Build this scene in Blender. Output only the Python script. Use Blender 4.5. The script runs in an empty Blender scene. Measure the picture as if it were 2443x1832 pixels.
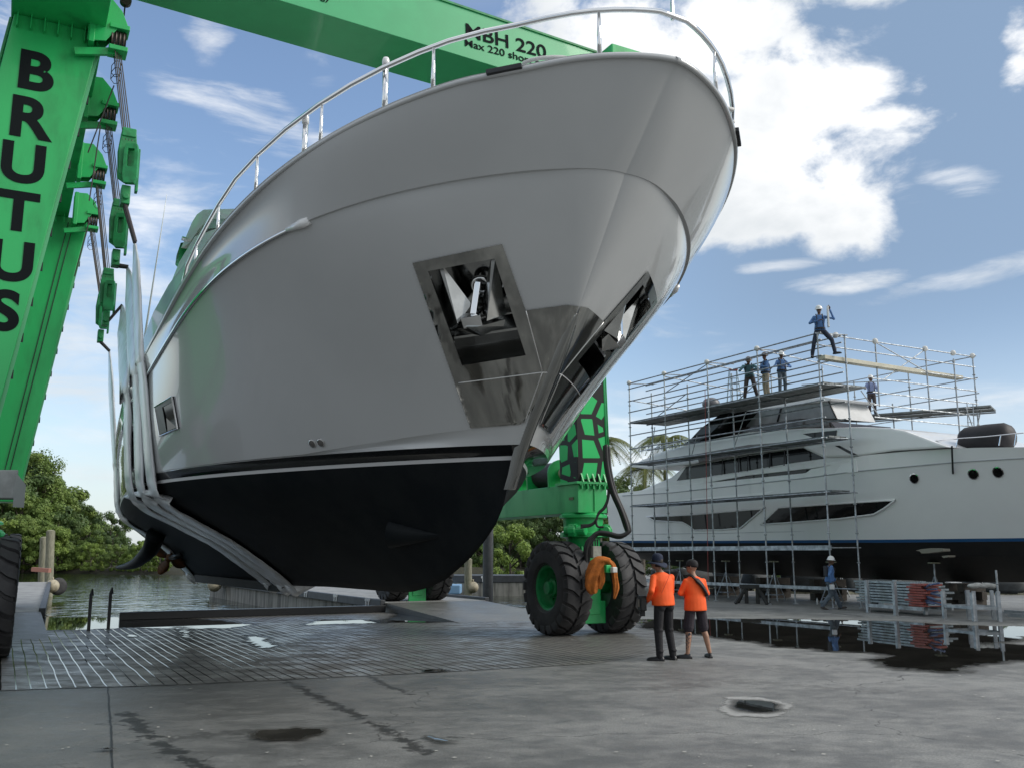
import bpy, bmesh, math, random
from mathutils import Vector as V, Matrix, noise
from mathutils.bvhtree import BVHTree
R = math.radians
PI = math.pi
sc = bpy.context.scene
COL = sc.collection
random.seed(7)

# ------------------------------------------------------------------ camera
F, CX, CY, CAMH = 2250.0, 1221.5, 916.0, 1.8        # focal length in photo pixels, centre, eye height
TH = math.atan((1320 - 916) / F)
CT, ST = math.cos(TH), math.sin(TH)
cd = bpy.data.cameras.new('camera'); cam = bpy.data.objects.new('camera', cd); COL.objects.link(cam)
cam.location = (0, 0, CAMH); cam.rotation_euler = (PI / 2 + TH, 0, 0)
cd.sensor_width = 36; cd.lens = 36 * F / 2443; cd.clip_start = .1; cd.clip_end = 5000
sc.camera = cam
sc.view_settings.view_transform = 'Standard'; sc.view_settings.look = 'None'
sc.view_settings.exposure = 0.40; sc.view_settings.gamma = 1
sc.cycles.max_bounces = 8; sc.cycles.transparent_max_bounces = 12
sc.cycles.caustics_reflective = False; sc.cycles.caustics_refractive = False
sc.cycles.use_denoising = True

EYE = V((0, 0, CAMH))
def ray(px, py):
    x = (px - CX) / F; y = (CY - py) / F
    return V((x, CT - ST * y, ST + CT * y))
def atY(px, py, Y):
    r = ray(px, py); return EYE + r * (Y / r.y)
def atZ(px, py, z=0.0):
    r = ray(px, py); return EYE + r * ((z - CAMH) / r.z)
def onpl(px, py, p0, n):
    r = ray(px, py); n = V(n); return EYE + r * ((V(p0) - EYE).dot(n) / r.dot(n))
def azel(px, py):
    r = ray(px, py).normalized(); return math.atan2(r.x, r.y), math.asin(r.z)

# ------------------------------------------------------------------ node helpers
class NT:
    def __init__(s, tree): s.t = tree; s.n = tree.nodes; s.l = tree.links
    def node(s, typ, **kw):
        n = s.n.new(typ)
        for k, v in kw.items():
            if k.startswith('i_'):
                key = k[2:]
                n.inputs[int(key) if key.isdigit() else key.replace('_', ' ')].default_value = v
            else: setattr(n, k, v)
        return n
    def link(s, a, b): s.l.new(a, b)
    def m(s, op, a, b=None, c=None, clamp=False):
        n = s.n.new('ShaderNodeMath'); n.operation = op; n.use_clamp = clamp
        for i, x in enumerate((a, b, c)):
            if x is None: continue
            if isinstance(x, (int, float)): n.inputs[i].default_value = x
            else: s.l.new(x, n.inputs[i])
        return n.outputs[0]
    def sstep(s, x, lo, hi, a=0.0, b=1.0):
        n = s.n.new('ShaderNodeMapRange'); n.interpolation_type = 'SMOOTHSTEP'
        s.l.new(x, n.inputs[0])
        for i, v in zip((1, 2, 3, 4), (lo, hi, a, b)): n.inputs[i].default_value = v
        return n.outputs[0]
    def noise(s, vec, scale, detail=4, rough=.5, dist=0.0):
        n = s.n.new('ShaderNodeTexNoise'); n.inputs['Scale'].default_value = scale
        n.inputs['Detail'].default_value = detail; n.inputs['Roughness'].default_value = rough
        n.inputs['Distortion'].default_value = dist
        if vec is not None: s.l.new(vec, n.inputs['Vector'])
        return n.outputs['Fac']
    def mix(s, fac, a, b):
        n = s.n.new('ShaderNodeMix'); n.data_type = 'RGBA'
        if isinstance(fac, (int, float)): n.inputs[0].default_value = fac
        else: s.l.new(fac, n.inputs[0])
        for i, x in ((6, a), (7, b)):
            if isinstance(x, (tuple, list)): n.inputs[i].default_value = (*x[:3], 1)
            else: s.l.new(x, n.inputs[i])
        return n.outputs[2]

# ------------------------------------------------------------------ world: Nishita sky with procedural clouds
SUN_AZ, SUN_EL = R(94), R(33)          # azimuth clockwise from +Y (view direction); the sun is right and slightly behind
w = bpy.data.worlds.new('World'); sc.world = w; w.use_nodes = True
nt = NT(w.node_tree); nt.n.clear()
out = nt.node('ShaderNodeOutputWorld'); bg = nt.node('ShaderNodeBackground')
SKY_S = 0.13
bg.inputs['Strength'].default_value = SKY_S
nt.link(bg.outputs[0], out.inputs[0])
sky = nt.node('ShaderNodeTexSky'); sky.sky_type = 'NISHITA'; sky.sun_disc = False
sky.sun_elevation = SUN_EL; sky.sun_rotation = SUN_AZ; sky.air_density = 1.0; sky.dust_density = 1.0; sky.ozone_density = 2.0
tc = nt.node('ShaderNodeTexCoord'); dirv = tc.outputs['Generated']
sep = nt.node('ShaderNodeSeparateXYZ'); nt.link(dirv, sep.inputs[0])
az = nt.m('ARCTAN2', sep.outputs[0], sep.outputs[1]); el = nt.m('ARCSINE', sep.outputs[2])
cmb = nt.node('ShaderNodeCombineXYZ')
nt.link(az, cmb.inputs[0]); nt.link(nt.m('MULTIPLY', el, 1.5), cmb.inputs[1])
cv = cmb.outputs[0]
def blob(px, py, rx, ry, wt=1.0, rot=0.0):
    a0, e0 = azel(px, py); sa = rx / F; se = ry / F
    da = nt.m('SUBTRACT', az, a0); de = nt.m('SUBTRACT', el, e0)
    c_, s_ = math.cos(rot), math.sin(rot)
    u = nt.m('ADD', nt.m('MULTIPLY', da, c_ / sa), nt.m('MULTIPLY', de, s_ / sa))
    v = nt.m('ADD', nt.m('MULTIPLY', da, -s_ / se), nt.m('MULTIPLY', de, c_ / se))
    r2 = nt.m('ADD', nt.m('MULTIPLY', u, u), nt.m('MULTIPLY', v, v))
    return nt.m('MULTIPLY', nt.m('SUBTRACT', 1.0, r2, clamp=False), wt)
def bmax(lst):
    r = lst[0]
    for x in lst[1:]: r = nt.m('MAXIMUM', r, x)
    return nt.m('MAXIMUM', r, -1.5)
cum = bmax([blob(1880, 295, 315, 225), blob(1560, 90, 400, 180), blob(1760, 500, 270, 120), blob(1985, 520, 130, 110, .7),
            blob(1985, 590, 60, 70, .5), blob(2425, 100, 45, 80, .45), blob(1760, -10, 140, 60, .3), blob(2060, -25, 120, 45, .3)])
cir = bmax([blob(2040, 676, 170, 30, 1.35), blob(2290, 664, 220, 34, 1.4, .12), blob(1850, 634, 110, 14, .5), blob(2290, 430, 110, 42, .8, -.3),
            blob(2130, 450, 90, 30, .35, -.5), blob(560, 270, 260, 66, .8, -.3), blob(700, 320, 240, 60, .6, -.3), blob(500, 115, 60, 80, .6), blob(765, 140, 70, 60, .6),
            blob(390, 430, 190, 150, .62), blob(250, 820, 260, 360, .95), blob(300, 600, 150, 120, .8), blob(1500, 1070, 300, 180, .7),
            blob(2350, 1000, 300, 90, .75), blob(1480, 850, 260, 120, .4), blob(60, 250, 160, 500, .7), blob(560, 640, 130, 240, .55)])
n1 = nt.noise(cv, 9.0, 9, .58, .25)
n2 = nt.noise(cv, 2.4, 5, .55)
# the half of the sky behind the camera: broken cloud from noise alone
back = nt.sstep(sep.outputs[1], .35, -.25)
upz = nt.sstep(el, .52, .8)
bk = nt.m('MAXIMUM', back, upz)
nb = nt.noise(dirv, 2.1, 8, .56, .3)
cback = nt.m('MULTIPLY', nt.sstep(nb, .36, .56), bk)
# unseen dark cloud bank, added behind left to keep the hull's near side dim
lb_ = nt.sstep(nt.m('ADD', nt.m('MULTIPLY', sep.outputs[0], .87), nt.m('MULTIPLY', sep.outputs[1], .5)), .05, -.45)
bank = nt.m('MULTIPLY', nt.m('MULTIPLY', lb_, nt.sstep(sep.outputs[1], .45, .1)), nt.sstep(el, 1.15, .75))
d1 = nt.sstep(nt.m('ADD', nt.m('MULTIPLY', cum, .75), nt.m('MULTIPLY', nt.m('SUBTRACT', n1, .5), 2.7)), .02, .55)
mp = nt.node('ShaderNodeMapping'); nt.link(cv, mp.inputs[0]); mp.inputs['Scale'].default_value = (1.0, 2.6, 1); mp.inputs['Rotation'].default_value = (0, 0, .2)
n3 = nt.noise(mp.outputs[0], 7.0, 8, .6, .5)
d2 = nt.sstep(nt.m('ADD', nt.m('MULTIPLY', cir, .8), nt.m('MULTIPLY', nt.m('SUBTRACT', n3, .5), 2.9)), .08, 1.25, 0, .82)
dens = nt.m('MAXIMUM', nt.m('MAXIMUM', d1, d2), cback)
haze = nt.sstep(el, .24, -.02, .0, .66)
skyc = nt.mix(.0, sky.outputs[0], (4, 5, 6))
hs = nt.node('ShaderNodeHueSaturation'); hs.inputs['Saturation'].default_value = .98; hs.inputs['Value'].default_value = 1.16
nt.link(skyc, hs.inputs['Color'])
veil = nt.m('MULTIPLY', nt.sstep(az, -.05, .32), nt.sstep(el, .02, .30, .25, .85))
skyv = nt.mix(veil, hs.outputs[0], (1.5, 2.15, 3.1))
skyh = nt.mix(haze, skyv, (4.3, 4.8, 5.3))
shade = nt.sstep(nt.m('ADD', nt.m('MULTIPLY', n2, .75), nt.m('MULTIPLY', n1, .35)), .45, .66)
ccol = nt.mix(shade, (6.6, 6.65, 6.7), (4.5, 4.75, 4.95))
full = nt.mix(nt.m('MULTIPLY', bank, .5), nt.mix(dens, skyh, ccol), (2.2, 2.45, 2.7))
nt.link(full, bg.inputs['Color'])

sd = bpy.data.lights.new('sun', 'SUN'); sun = bpy.data.objects.new('sun', sd); COL.objects.link(sun)
sd.energy = 2.1; sd.angle = R(34); sd.color = (1, .95, .87)
sdir = V((math.sin(SUN_AZ) * math.cos(SUN_EL), math.cos(SUN_AZ) * math.cos(SUN_EL), math.sin(SUN_EL)))
sun.rotation_euler = sdir.to_track_quat('Z', 'Y').to_euler(); sun.location = (30, -30, 60)

# ------------------------------------------------------------------ materials
MATS = {}
def pm(name, col, rough=.5, metal=0.0, coat=0.0, var=0.0, vscale=3.0, bump=0.0, bscale=20.0, rvar=0.0, spec=.5, col2=None, coords='Object', trans=0.0, alpha=1.0, stretch=None, detail=5, vlo=.35, vhi=.65):
    if name in MATS: return MATS[name]
    m = bpy.data.materials.new(name); m.use_nodes = True; MATS[name] = m
    n = NT(m.node_tree); b = n.n['Principled BSDF']
    b.inputs['Base Color'].default_value = (*col, 1); b.inputs['Roughness'].default_value = rough
    b.inputs['Metallic'].default_value = metal; b.inputs['Coat Weight'].default_value = coat; b.inputs['Coat Roughness'].default_value = .03
    b.inputs['Specular IOR Level'].default_value = spec
    if trans: b.inputs['Transmission Weight'].default_value = trans
    if alpha < 1: b.inputs['Alpha'].default_value = alpha
    if var or bump or rvar or col2:
        t = n.node('ShaderNodeTexCoord'); vec = t.outputs[coords]
        if stretch:
            mpn = n.node('ShaderNodeMapping'); mpn.inputs['Scale'].default_value = stretch
            n.link(vec, mpn.inputs[0]); vec = mpn.outputs[0]
        f = n.sstep(n.noise(vec, vscale, detail, .6), vlo, vhi)
        if var or col2:
            c2 = col2 if col2 else tuple(c * (1 - var) for c in col)
            n.link(n.mix(f, col, c2), b.inputs['Base Color'])
        if rvar:
            n.link(n.m('ADD', n.m('MULTIPLY', f, rvar), rough), b.inputs['Roughness'])
        if bump:
            bn = n.node('ShaderNodeBump'); bn.inputs['Strength'].default_value = bump; bn.inputs['Distance'].default_value = .02
            n.link(n.noise(vec, bscale, 4, .6), bn.inputs['Height']); n.link(bn.outputs[0], b.inputs['Normal'])
            if coat: n.link(bn.outputs[0], b.inputs['Coat Normal'])
    return m

# ------------------------------------------------------------------ mesh helpers
class MB:
    def __init__(s): s.v = []; s.f = []; s.mi = []; s.cur = 0
    def add(s, vs, fs):
        o = len(s.v); s.v += [V(p) for p in vs]
        for f in fs: s.f.append([o + i for i in f]); s.mi.append(s.cur)
    def box(s, c, size, ax=None):
        X, Y, Z = ax if ax else (V((1, 0, 0)), V((0, 1, 0)), V((0, 0, 1)))
        c = V(c); a, b_, d = (x / 2 for x in size)
        vs = [c + X * (i * a) + Y * (j * b_) + Z * (k * d) for i in (-1, 1) for j in (-1, 1) for k in (-1, 1)]
        s.add(vs, [(0, 1, 3, 2), (4, 6, 7, 5), (0, 4, 5, 1), (2, 3, 7, 6), (0, 2, 6, 4), (1, 5, 7, 3)]); return s
    def bar(s, p, q, w, h, up=(0, 0, 1)):
        p, q = V(p), V(q); d = (q - p); L = d.length; d = d.normalized(); up = V(up)
        if abs(d.dot(up)) > .98: up = V((1, 0, 0))
        x = d.cross(up).normalized(); y = x.cross(d)
        return s.box((p + q) / 2, (L, w, h), (d, x, y))
    def tube(s, pts, r, seg=8, cap=True, rs=None, flat=1.0):
        pts = [V(p) for p in pts]; n = len(pts); prev = None; rings = []
        for i, p in enumerate(pts):
            d = (pts[min(i + 1, n - 1)] - pts[max(i - 1, 0)])
            d = d.normalized() if d.length > 1e-9 else V((0, 0, 1))
            if prev is None:
                x = d.orthogonal().normalized() if abs(d.z) > .9 else d.cross(V((0, 0, 1))).normalized()
            else:
                x = (prev - d * prev.dot(d)); x = x.normalized() if x.length > 1e-6 else d.orthogonal().normalized()
            prev = x; y = d.cross(x); rr = rs[i] if rs else r
            rings.append([p + x * (math.cos(2 * PI * k / seg) * rr) + y * (math.sin(2 * PI * k / seg) * rr * flat) for k in range(seg)])
        vs = [q for rg in rings for q in rg]; fs = []
        for i in range(n - 1):
            for k in range(seg):
                a = i * seg + k; b_ = i * seg + (k + 1) % seg; fs.append((a, b_, b_ + seg, a + seg))
        if cap: fs.append(tuple(range(seg))[::-1]); fs.append(tuple((n - 1) * seg + k for k in range(seg)))
        s.add(vs, fs); return s
    def lathe(s, prof, o, axis, seg=24, ref=None, cap=True):
        o = V(o); z = V(axis).normalized(); x = z.orthogonal().normalized() if ref is None else (V(ref) - z * V(ref).dot(z)).normalized(); y = z.cross(x)
        n = len(prof); vs = []
        for (r, h) in prof:
            for k in range(seg):
                a = 2 * PI * k / seg; vs.append(o + z * h + x * (r * math.cos(a)) + y * (r * math.sin(a)))
        fs = []
        for i in range(n - 1):
            for k in range(seg):
                a = i * seg + k; b_ = i * seg + (k + 1) % seg; fs.append((a, b_, b_ + seg, a + seg))
        if cap and prof[0][0] > 1e-6: fs.append(tuple(range(seg))[::-1])
        if cap and prof[-1][0] > 1e-6: fs.append(tuple((n - 1) * seg + k for k in range(seg)))
        s.add(vs, fs); return s
    def prism(s, poly, vec):
        poly = [V(p) for p in poly]; vec = V(vec); n = len(poly)
        vs = poly + [p + vec for p in poly]
        s.add(vs, [tuple(range(n))[::-1], tuple(range(n, 2 * n))] + [(i, (i + 1) % n, n + (i + 1) % n, n + i) for i in range(n)]); return s
    def loft(s, rings, closed=True, cap=False):
        n = len(rings[0]); vs = [p for r in rings for p in r]; fs = []
        m = n if closed else n - 1
        for i in range(len(rings) - 1):
            for k in range(m):
                a = i * n + k; b_ = i * n + (k + 1) % n; fs.append((a, b_, b_ + n, a + n))
        if cap: fs.append(tuple(range(n))[::-1]); fs.append(tuple((len(rings) - 1) * n + k for k in range(n)))
        s.add(vs, fs); return s
    def sphere(s, c, r, seg=12, rings=8, sx=1, sy=1, sz=1):
        c = V(c); vs = [c + V((0, 0, r * sz))]; fs = []
        for i in range(1, rings):
            a = PI * i / rings
            for k in range(seg):
                b_ = 2 * PI * k / seg; vs.append(c + V((r * sx * math.sin(a) * math.cos(b_), r * sy * math.sin(a) * math.sin(b_), r * sz * math.cos(a))))
        vs.append(c - V((0, 0, r * sz))); L = len(vs) - 1
        for k in range(seg): fs.append((0, 1 + k, 1 + (k + 1) % seg))
        for i in range(rings - 2):
            for k in range(seg):
                a = 1 + i * seg + k; b_ = 1 + i * seg + (k + 1) % seg; fs.append((a, a + seg, b_ + seg, b_))
        for k in range(seg): fs.append((L, 1 + (rings - 2) * seg + (k + 1) % seg, 1 + (rings - 2) * seg + k))
        s.add(vs, fs); return s
    def build(s, name, mats, parent=None, smooth=False, recalc=True, bevel=0.0, auto=None):
        me = bpy.data.meshes.new(name); me.from_pydata([tuple(p) for p in s.v], [], s.f)
        if not isinstance(mats, (list, tuple)): mats = [mats]
        for m in mats: me.materials.append(m)
        if len(mats) > 1: me.polygons.foreach_set('material_index', s.mi)
        if recalc or bevel:
            bm = bmesh.new(); bm.from_mesh(me)
            if recalc: bmesh.ops.recalc_face_normals(bm, faces=bm.faces)
            if bevel:
                es = [e for e in bm.edges if len(e.link_faces) == 2 and e.calc_face_angle(0) > .6]
                bmesh.ops.bevel(bm, geom=es, offset=bevel, segments=2, affect='EDGES', profile=.6, clamp_overlap=True)
            bm.to_mesh(me); bm.free()
        if smooth: me.polygons.foreach_set('use_smooth', [True] * len(me.polygons))
        if auto: me.set_sharp_from_angle(angle=R(auto))
        o = bpy.data.objects.new(name, me); COL.objects.link(o)
        if parent is not None: setpar(o, parent)
        return o
def setpar(o, parent):
    o.parent = parent
    if parent.type == 'EMPTY': o.matrix_parent_inverse = Matrix.Translation(-parent.location)
def thing(name, label, cat, loc=(0, 0, 0), group=None):
    o = bpy.data.objects.new(name, None); COL.objects.link(o); o.location = loc; o.empty_display_size = .3
    o['label'] = label; o['category'] = cat
    if group: o['group'] = group
    return o
def tag(o, label, cat, group=None):
    o['label'] = label; o['category'] = cat
    if group: o['group'] = group
    return o
def struct(o): o['kind'] = 'structure'; return o
def stuff(o): o['kind'] = 'stuff'; return o
def dup(root, loc=None, label=None, rotz=None, scale=None):
    def rec(o, par):
        c = o.copy(); COL.objects.link(c)
        if par is not None:
            inv = o.matrix_parent_inverse.copy(); c.parent = par; c.matrix_parent_inverse = inv
        for ch in list(o.children): rec(ch, c)
        return c
    r = rec(root, None)
    if loc is not None: r.location = loc
    if rotz is not None: r.rotation_euler.z = rotz
    if scale is not None: r.scale = scale if isinstance(scale, (tuple, list)) else (scale,) * 3
    if label: r['label'] = label
    return r
def lerp(a, b, t): return a + (b - a) * t
def interp(tab, x):
    if x <= tab[0][0]: return tab[0][1]
    for (a, va), (b, vb) in zip(tab, tab[1:]):
        if x <= b: return va + (vb - va) * (x - a) / (b - a)
    return tab[-1][1]
def catmull(pts, n=6):
    pts = [V(p) for p in pts]; r = []
    for i in range(len(pts) - 1):
        p0 = pts[max(i - 1, 0)]; p1 = pts[i]; p2 = pts[i + 1]; p3 = pts[min(i + 2, len(pts) - 1)]
        for k in range(n):
            t = k / n
            r.append(.5 * ((2 * p1) + (p2 - p0) * t + (2 * p0 - 5 * p1 + 4 * p2 - p3) * t * t + (3 * p1 - p0 - 3 * p2 + p3) * t ** 3))
    r.append(pts[-1]); return r
def text_mesh(name, body, size, origin, xdir, ydir, mat, parent, depth=.006, font_bold=.0, align='CENTER', valign='CENTER', sx=1.0):
    """lettering as a real thin mesh lying on a surface"""
    cu = bpy.data.curves.new(name, 'FONT'); cu.body = body; cu.size = size; cu.align_x = align; cu.align_y = valign
    cu.extrude = depth; cu.offset = font_bold
    to = bpy.data.objects.new(name, cu); COL.objects.link(to)
    dg = bpy.context.evaluated_depsgraph_get(); me = bpy.data.meshes.new_from_object(to.evaluated_get(dg))
    bpy.data.objects.remove(to); bpy.data.curves.remove(cu)
    x = V(xdir).normalized(); z = x.cross(V(ydir)).normalized(); y = z.cross(x)
    for v in me.vertices: v.co = V(origin) + x * (v.co.x * sx) + y * v.co.y + z * v.co.z
    me.name = name; me.materials.clear(); me.materials.append(mat)
    o = bpy.data.objects.new(name, me); COL.objects.link(o)
    if parent is not None: setpar(o, parent)
    return o

WHITE = pm('white_gelcoat', (.78, .79, .79), .22, coat=.6, var=.05, vscale=.7, bump=.012, bscale=1.2)
GREEN = pm('green_paint', (.013, .40, .102), .36, coat=.2, var=.34, vscale=1.6, rvar=.2, bump=.05, bscale=26, stretch=(1, 1, .35), detail=9, vlo=.45, vhi=.75)
GREEND = pm('green_paint_worn', (.012, .27, .08), .5, var=.4, vscale=5, bump=.06, bscale=40)
CHROME = pm('polished_steel', (.82, .83, .84), .06, 1.0, bump=.01, bscale=3)
CHROMEP = pm('mirror_steel_plate', (.40, .405, .39), .05, 1.0, bump=.018, bscale=2.2, var=.06, vscale=1.5)
STEEL = pm('galvanised_steel', (.42, .45, .47), .42, .85, var=.35, vscale=6, rvar=.2)
BLACK = pm('black_paint', (.012, .013, .015), .35, bump=.02, bscale=15)
RUBBER = pm('tyre_rubber', (.022, .022, .024), .7, var=.4, vscale=3, bump=.2, bscale=35, col2=(.04, .04, .041))
NAVY = pm('antifouling', (.0022, .0045, .0065), .6, col2=(.006, .0085, .010), vscale=2.2, bump=.2, bscale=40, spec=.18, stretch=(1, 1, .6))
ROPE = pm('wire_rope', (.055, .05, .045), .55, .4)
GLASS = pm('dark_glass', (.006, .007, .008), .05, spec=.4)
WRAP = pm('plastic_wrap', (.74, .77, .79), .3, coat=.4, var=.25, vscale=4, bump=.6, bscale=9, stretch=(1, 1, .25))
DARKST = pm('dark_steel', (.045, .047, .05), .45, .6, var=.3, vscale=4)
# ================================================================== ground, water, slip, piers
A_ = R(28)
U = V((math.cos(A_), math.sin(A_), 0)); VV = V((-math.sin(A_), math.cos(A_), 0)); Zu = V((0, 0, 1))

TRAILS = [([(560, 1550), (640, 1600), (720, 1642), (860, 1710), (985, 1775), (1010, 1800)], .10, .9), ([(300, 1700), (360, 1760), (430, 1800), (520, 1850)], .13, 1.0),
          ([(430, 1572), (540, 1574), (660, 1570)], .07, .8), ([(880, 1612), (935, 1640), (975, 1655)], .08, .8), ([(590, 1745), (500, 1750), (400, 1765)], .16, .55), ([(1560, 1640), (1800, 1625), (2100, 1650)], .25, .3), ([(1990, 1462), (2060, 1470)], .2, .5)]
def ground_mat():
    m = bpy.data.materials.new('wet_concrete'); m.use_nodes = True; n = NT(m.node_tree); b = n.n['Principled BSDF']
    t = n.node('ShaderNodeTexCoord'); o = t.outputs['Object']
    mp = n.node('ShaderNodeMapping'); mp.inputs['Scale'].default_value = (.8, 1.05, 1); mp.inputs['Rotation'].default_value = (0, 0, R(-28)); n.link(o, mp.inputs[0])
    big = n.noise(mp.outputs[0], .5, 7, .62, .4); mid = n.noise(mp.outputs[0], 3.0, 9, .70, .3); fine = n.noise(o, 45, 6, .75); speck = n.noise(o, 150, 3, .6)
    f = n.m('ADD', n.m('MULTIPLY', big, .45), n.m('MULTIPLY', mid, .55))
    c1 = n.mix(n.sstep(f, .39, .61), (.128, .129, .124), (.305, .305, .288))
    c2 = n.mix(n.sstep(fine, .40, .62, 0, .62), c1, (.112, .112, .107))
    c3 = n.mix(n.sstep(speck, .62, .72, 0, .6), c2, (.42, .41, .37))
    sx = n.node('ShaderNodeSeparateXYZ'); n.link(o, sx.inputs[0])
    # left side darker: damp, plus its weaker sky reflection painted into the colour
    wet = n.sstep(n.m('ADD', n.m('ADD', sx.outputs[0], n.m('MULTIPLY', sx.outputs[1], -.12)), n.m('MULTIPLY', n.m('SUBTRACT', big, .5), 8)), 2.5, -6.0, 0, .55)
    c4 = n.mix(wet, c3, (.058, .058, .055))
    # seepage trails: irregular damp stains along cracks
    dist_n = n.noise(o, 5.5, 7, .68, .4); dmask = None
    for pxs, wd, st in TRAILS:
        pts = [atZ(x, y) for x, y in pxs]
        for p, q in zip(pts, pts[1:]):
            d = V((q.x - p.x, q.y - p.y, 0)); L2 = d.length_squared
            vx = n.m('SUBTRACT', sx.outputs[0], p.x); vy = n.m('SUBTRACT', sx.outputs[1], p.y)
            h = n.m('MULTIPLY', n.m('ADD', n.m('MULTIPLY', vx, d.x), n.m('MULTIPLY', vy, d.y)), 1 / L2, clamp=True)
            ex = n.m('SUBTRACT', vx, n.m('MULTIPLY', h, d.x)); ey_ = n.m('SUBTRACT', vy, n.m('MULTIPLY', h, d.y))
            dd = n.m('SQRT', n.m('ADD', n.m('MULTIPLY', ex, ex), n.m('MULTIPLY', ey_, ey_)))
            e = n.m('MULTIPLY', n.sstep(n.m('ADD', n.m('MULTIPLY', dd, 1 / wd), n.m('MULTIPLY', n.m('SUBTRACT', dist_n, .5), 7.0)), 1.0, .2), st)
            dmask = e if dmask is None else n.m('MAXIMUM', dmask, e)
    c5 = n.mix(dmask, c4, (.022, .021, .019))
    # hairline cracks
    vo = n.node('ShaderNodeTexVoronoi'); vo.feature = 'DISTANCE_TO_EDGE'; vo.inputs['Scale'].default_value = .16
    ad = n.node('ShaderNodeVectorMath'); ad.operation = 'MULTIPLY_ADD'; nn_ = n.node('ShaderNodeTexNoise'); nn_.inputs['Scale'].default_value = 1.2; nn_.inputs['Detail'].default_value = 6; n.link(o, nn_.inputs['Vector'])
    n.link(nn_.outputs['Color'], ad.inputs[0]); ad.inputs[1].default_value = (1.6, 1.6, 0); n.link(o, ad.inputs[2]); n.link(ad.outputs[0], vo.inputs['Vector'])
    crack = n.m('MULTIPLY', n.sstep(vo.outputs['Distance'], .0022, .0010), n.sstep(big, .40, .55))
    c6 = n.mix(n.m('MULTIPLY', crack, .8), c5, (.03, .03, .028))
    n.link(c6, b.inputs['Base Color'])
    rg = n.m('ADD', n.m('ADD', n.m('MULTIPLY', mid, .6), n.m('MULTIPLY', wet, -.32)), n.m('MULTIPLY', dmask, .04)); n.link(n.m('MAXIMUM', n.m('ADD', rg, .30), .12), b.inputs['Roughness'])
    bn = n.node('ShaderNodeBump'); bn.inputs['Strength'].default_value = .8; bn.inputs['Distance'].default_value = .010
    n.link(n.m('ADD', fine, n.m('MULTIPLY', mid, 2.0)), bn.inputs['Height']); n.link(bn.outputs[0], b.inputs['Normal'])
    return m
GROUND = ground_mat()
def water_mat(name, col, scale, strength, rough=.02, stretch=(1, 1, 1), dist=.05):
    m = bpy.data.materials.new(name); m.use_nodes = True; n = NT(m.node_tree); b = n.n['Principled BSDF']
    b.inputs['Base Color'].default_value = (*col, 1); b.inputs['Roughness'].default_value = rough; b.inputs['IOR'].default_value = 1.33
    t = n.node('ShaderNodeTexCoord'); mp = n.node('ShaderNodeMapping'); mp.inputs['Scale'].default_value = stretch; n.link(t.outputs['Object'], mp.inputs[0])
    h = n.m('ADD', n.noise(mp.outputs[0], scale, 3, .55, .4), n.m('MULTIPLY', n.noise(mp.outputs[0], scale * .31, 2, .5), 1.2))
    bn = n.node('ShaderNodeBump'); bn.inputs['Strength'].default_value = strength; bn.inputs['Distance'].default_value = dist
    n.link(h, bn.inputs['Height']); n.link(bn.outputs[0], b.inputs['Normal'])
    return m
def pud_mat(name, deep=(.012, .0115, .010), mud=(.05, .046, .038)):
    m = bpy.data.materials.new(name); m.use_nodes = True; n = NT(m.node_tree); b = n.n['Principled BSDF']
    at = n.node('ShaderNodeAttribute'); at.attribute_name = 'edge'; t = n.node('ShaderNodeTexCoord'); o = t.outputs['Object']
    nz = n.noise(o, 3.2, 8, .66, .3); e = n.m('ADD', at.outputs['Fac'], n.m('MULTIPLY', n.m('SUBTRACT', nz, .5), 1.1))
    water = n.sstep(e, .42, .52); damp = n.sstep(e, .12, .42, 0, .62)
    n.link(n.mix(water, mud, n.mix(n.sstep(n.noise(o, 1.3, 4), .4, .65), deep, tuple(c * 1.8 for c in deep))), b.inputs['Base Color'])
    n.link(n.m('SUBTRACT', .42, n.m('MULTIPLY', water, .405)), b.inputs['Roughness']); b.inputs['IOR'].default_value = 1.33
    n.link(n.m('MAXIMUM', damp, n.m('MULTIPLY', water, 1.0)), b.inputs['Alpha'])
    bn = n.node('ShaderNodeBump'); bn.inputs['Strength'].default_value = .02; bn.inputs['Distance'].default_value = .01; n.link(n.noise(o, 2.5, 2), bn.inputs['Height']); n.link(bn.outputs[0], b.inputs['Normal'])
    return m
WATER = water_mat('canal_water', (.010, .018, .008), 1.7, 1.0, .02, (.75, .62, 1), .075)
PUD = pud_mat('puddle_water')
APRON = pm('wet_grooved_concrete', (.21, .206, .192), .27, vscale=2.2, rvar=.32, bump=.45, bscale=34, col2=(.105, .103, .096), stretch=(.7, 1.2, 1), detail=9)
CONC = pm('weathered_concrete', (.30, .29, .26), .8, col2=(.10, .095, .085), vscale=2.2, bump=.3, bscale=12, stretch=(1.6, 1.6, .22), vlo=.38, vhi=.7)
CONCL = pm('pale_concrete', (.33, .33, .32), .7, var=.35, vscale=2.0, bump=.2, bscale=18)
WOOD = pm('grey_timber', (.30, .29, .22), .8, col2=(.16, .16, .11), vscale=6, stretch=(5, 5, .5), bump=.4, bscale=20)
BANK = pm('bank_earth', (.035, .035, .018), .9, var=.5, vscale=3)

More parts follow.
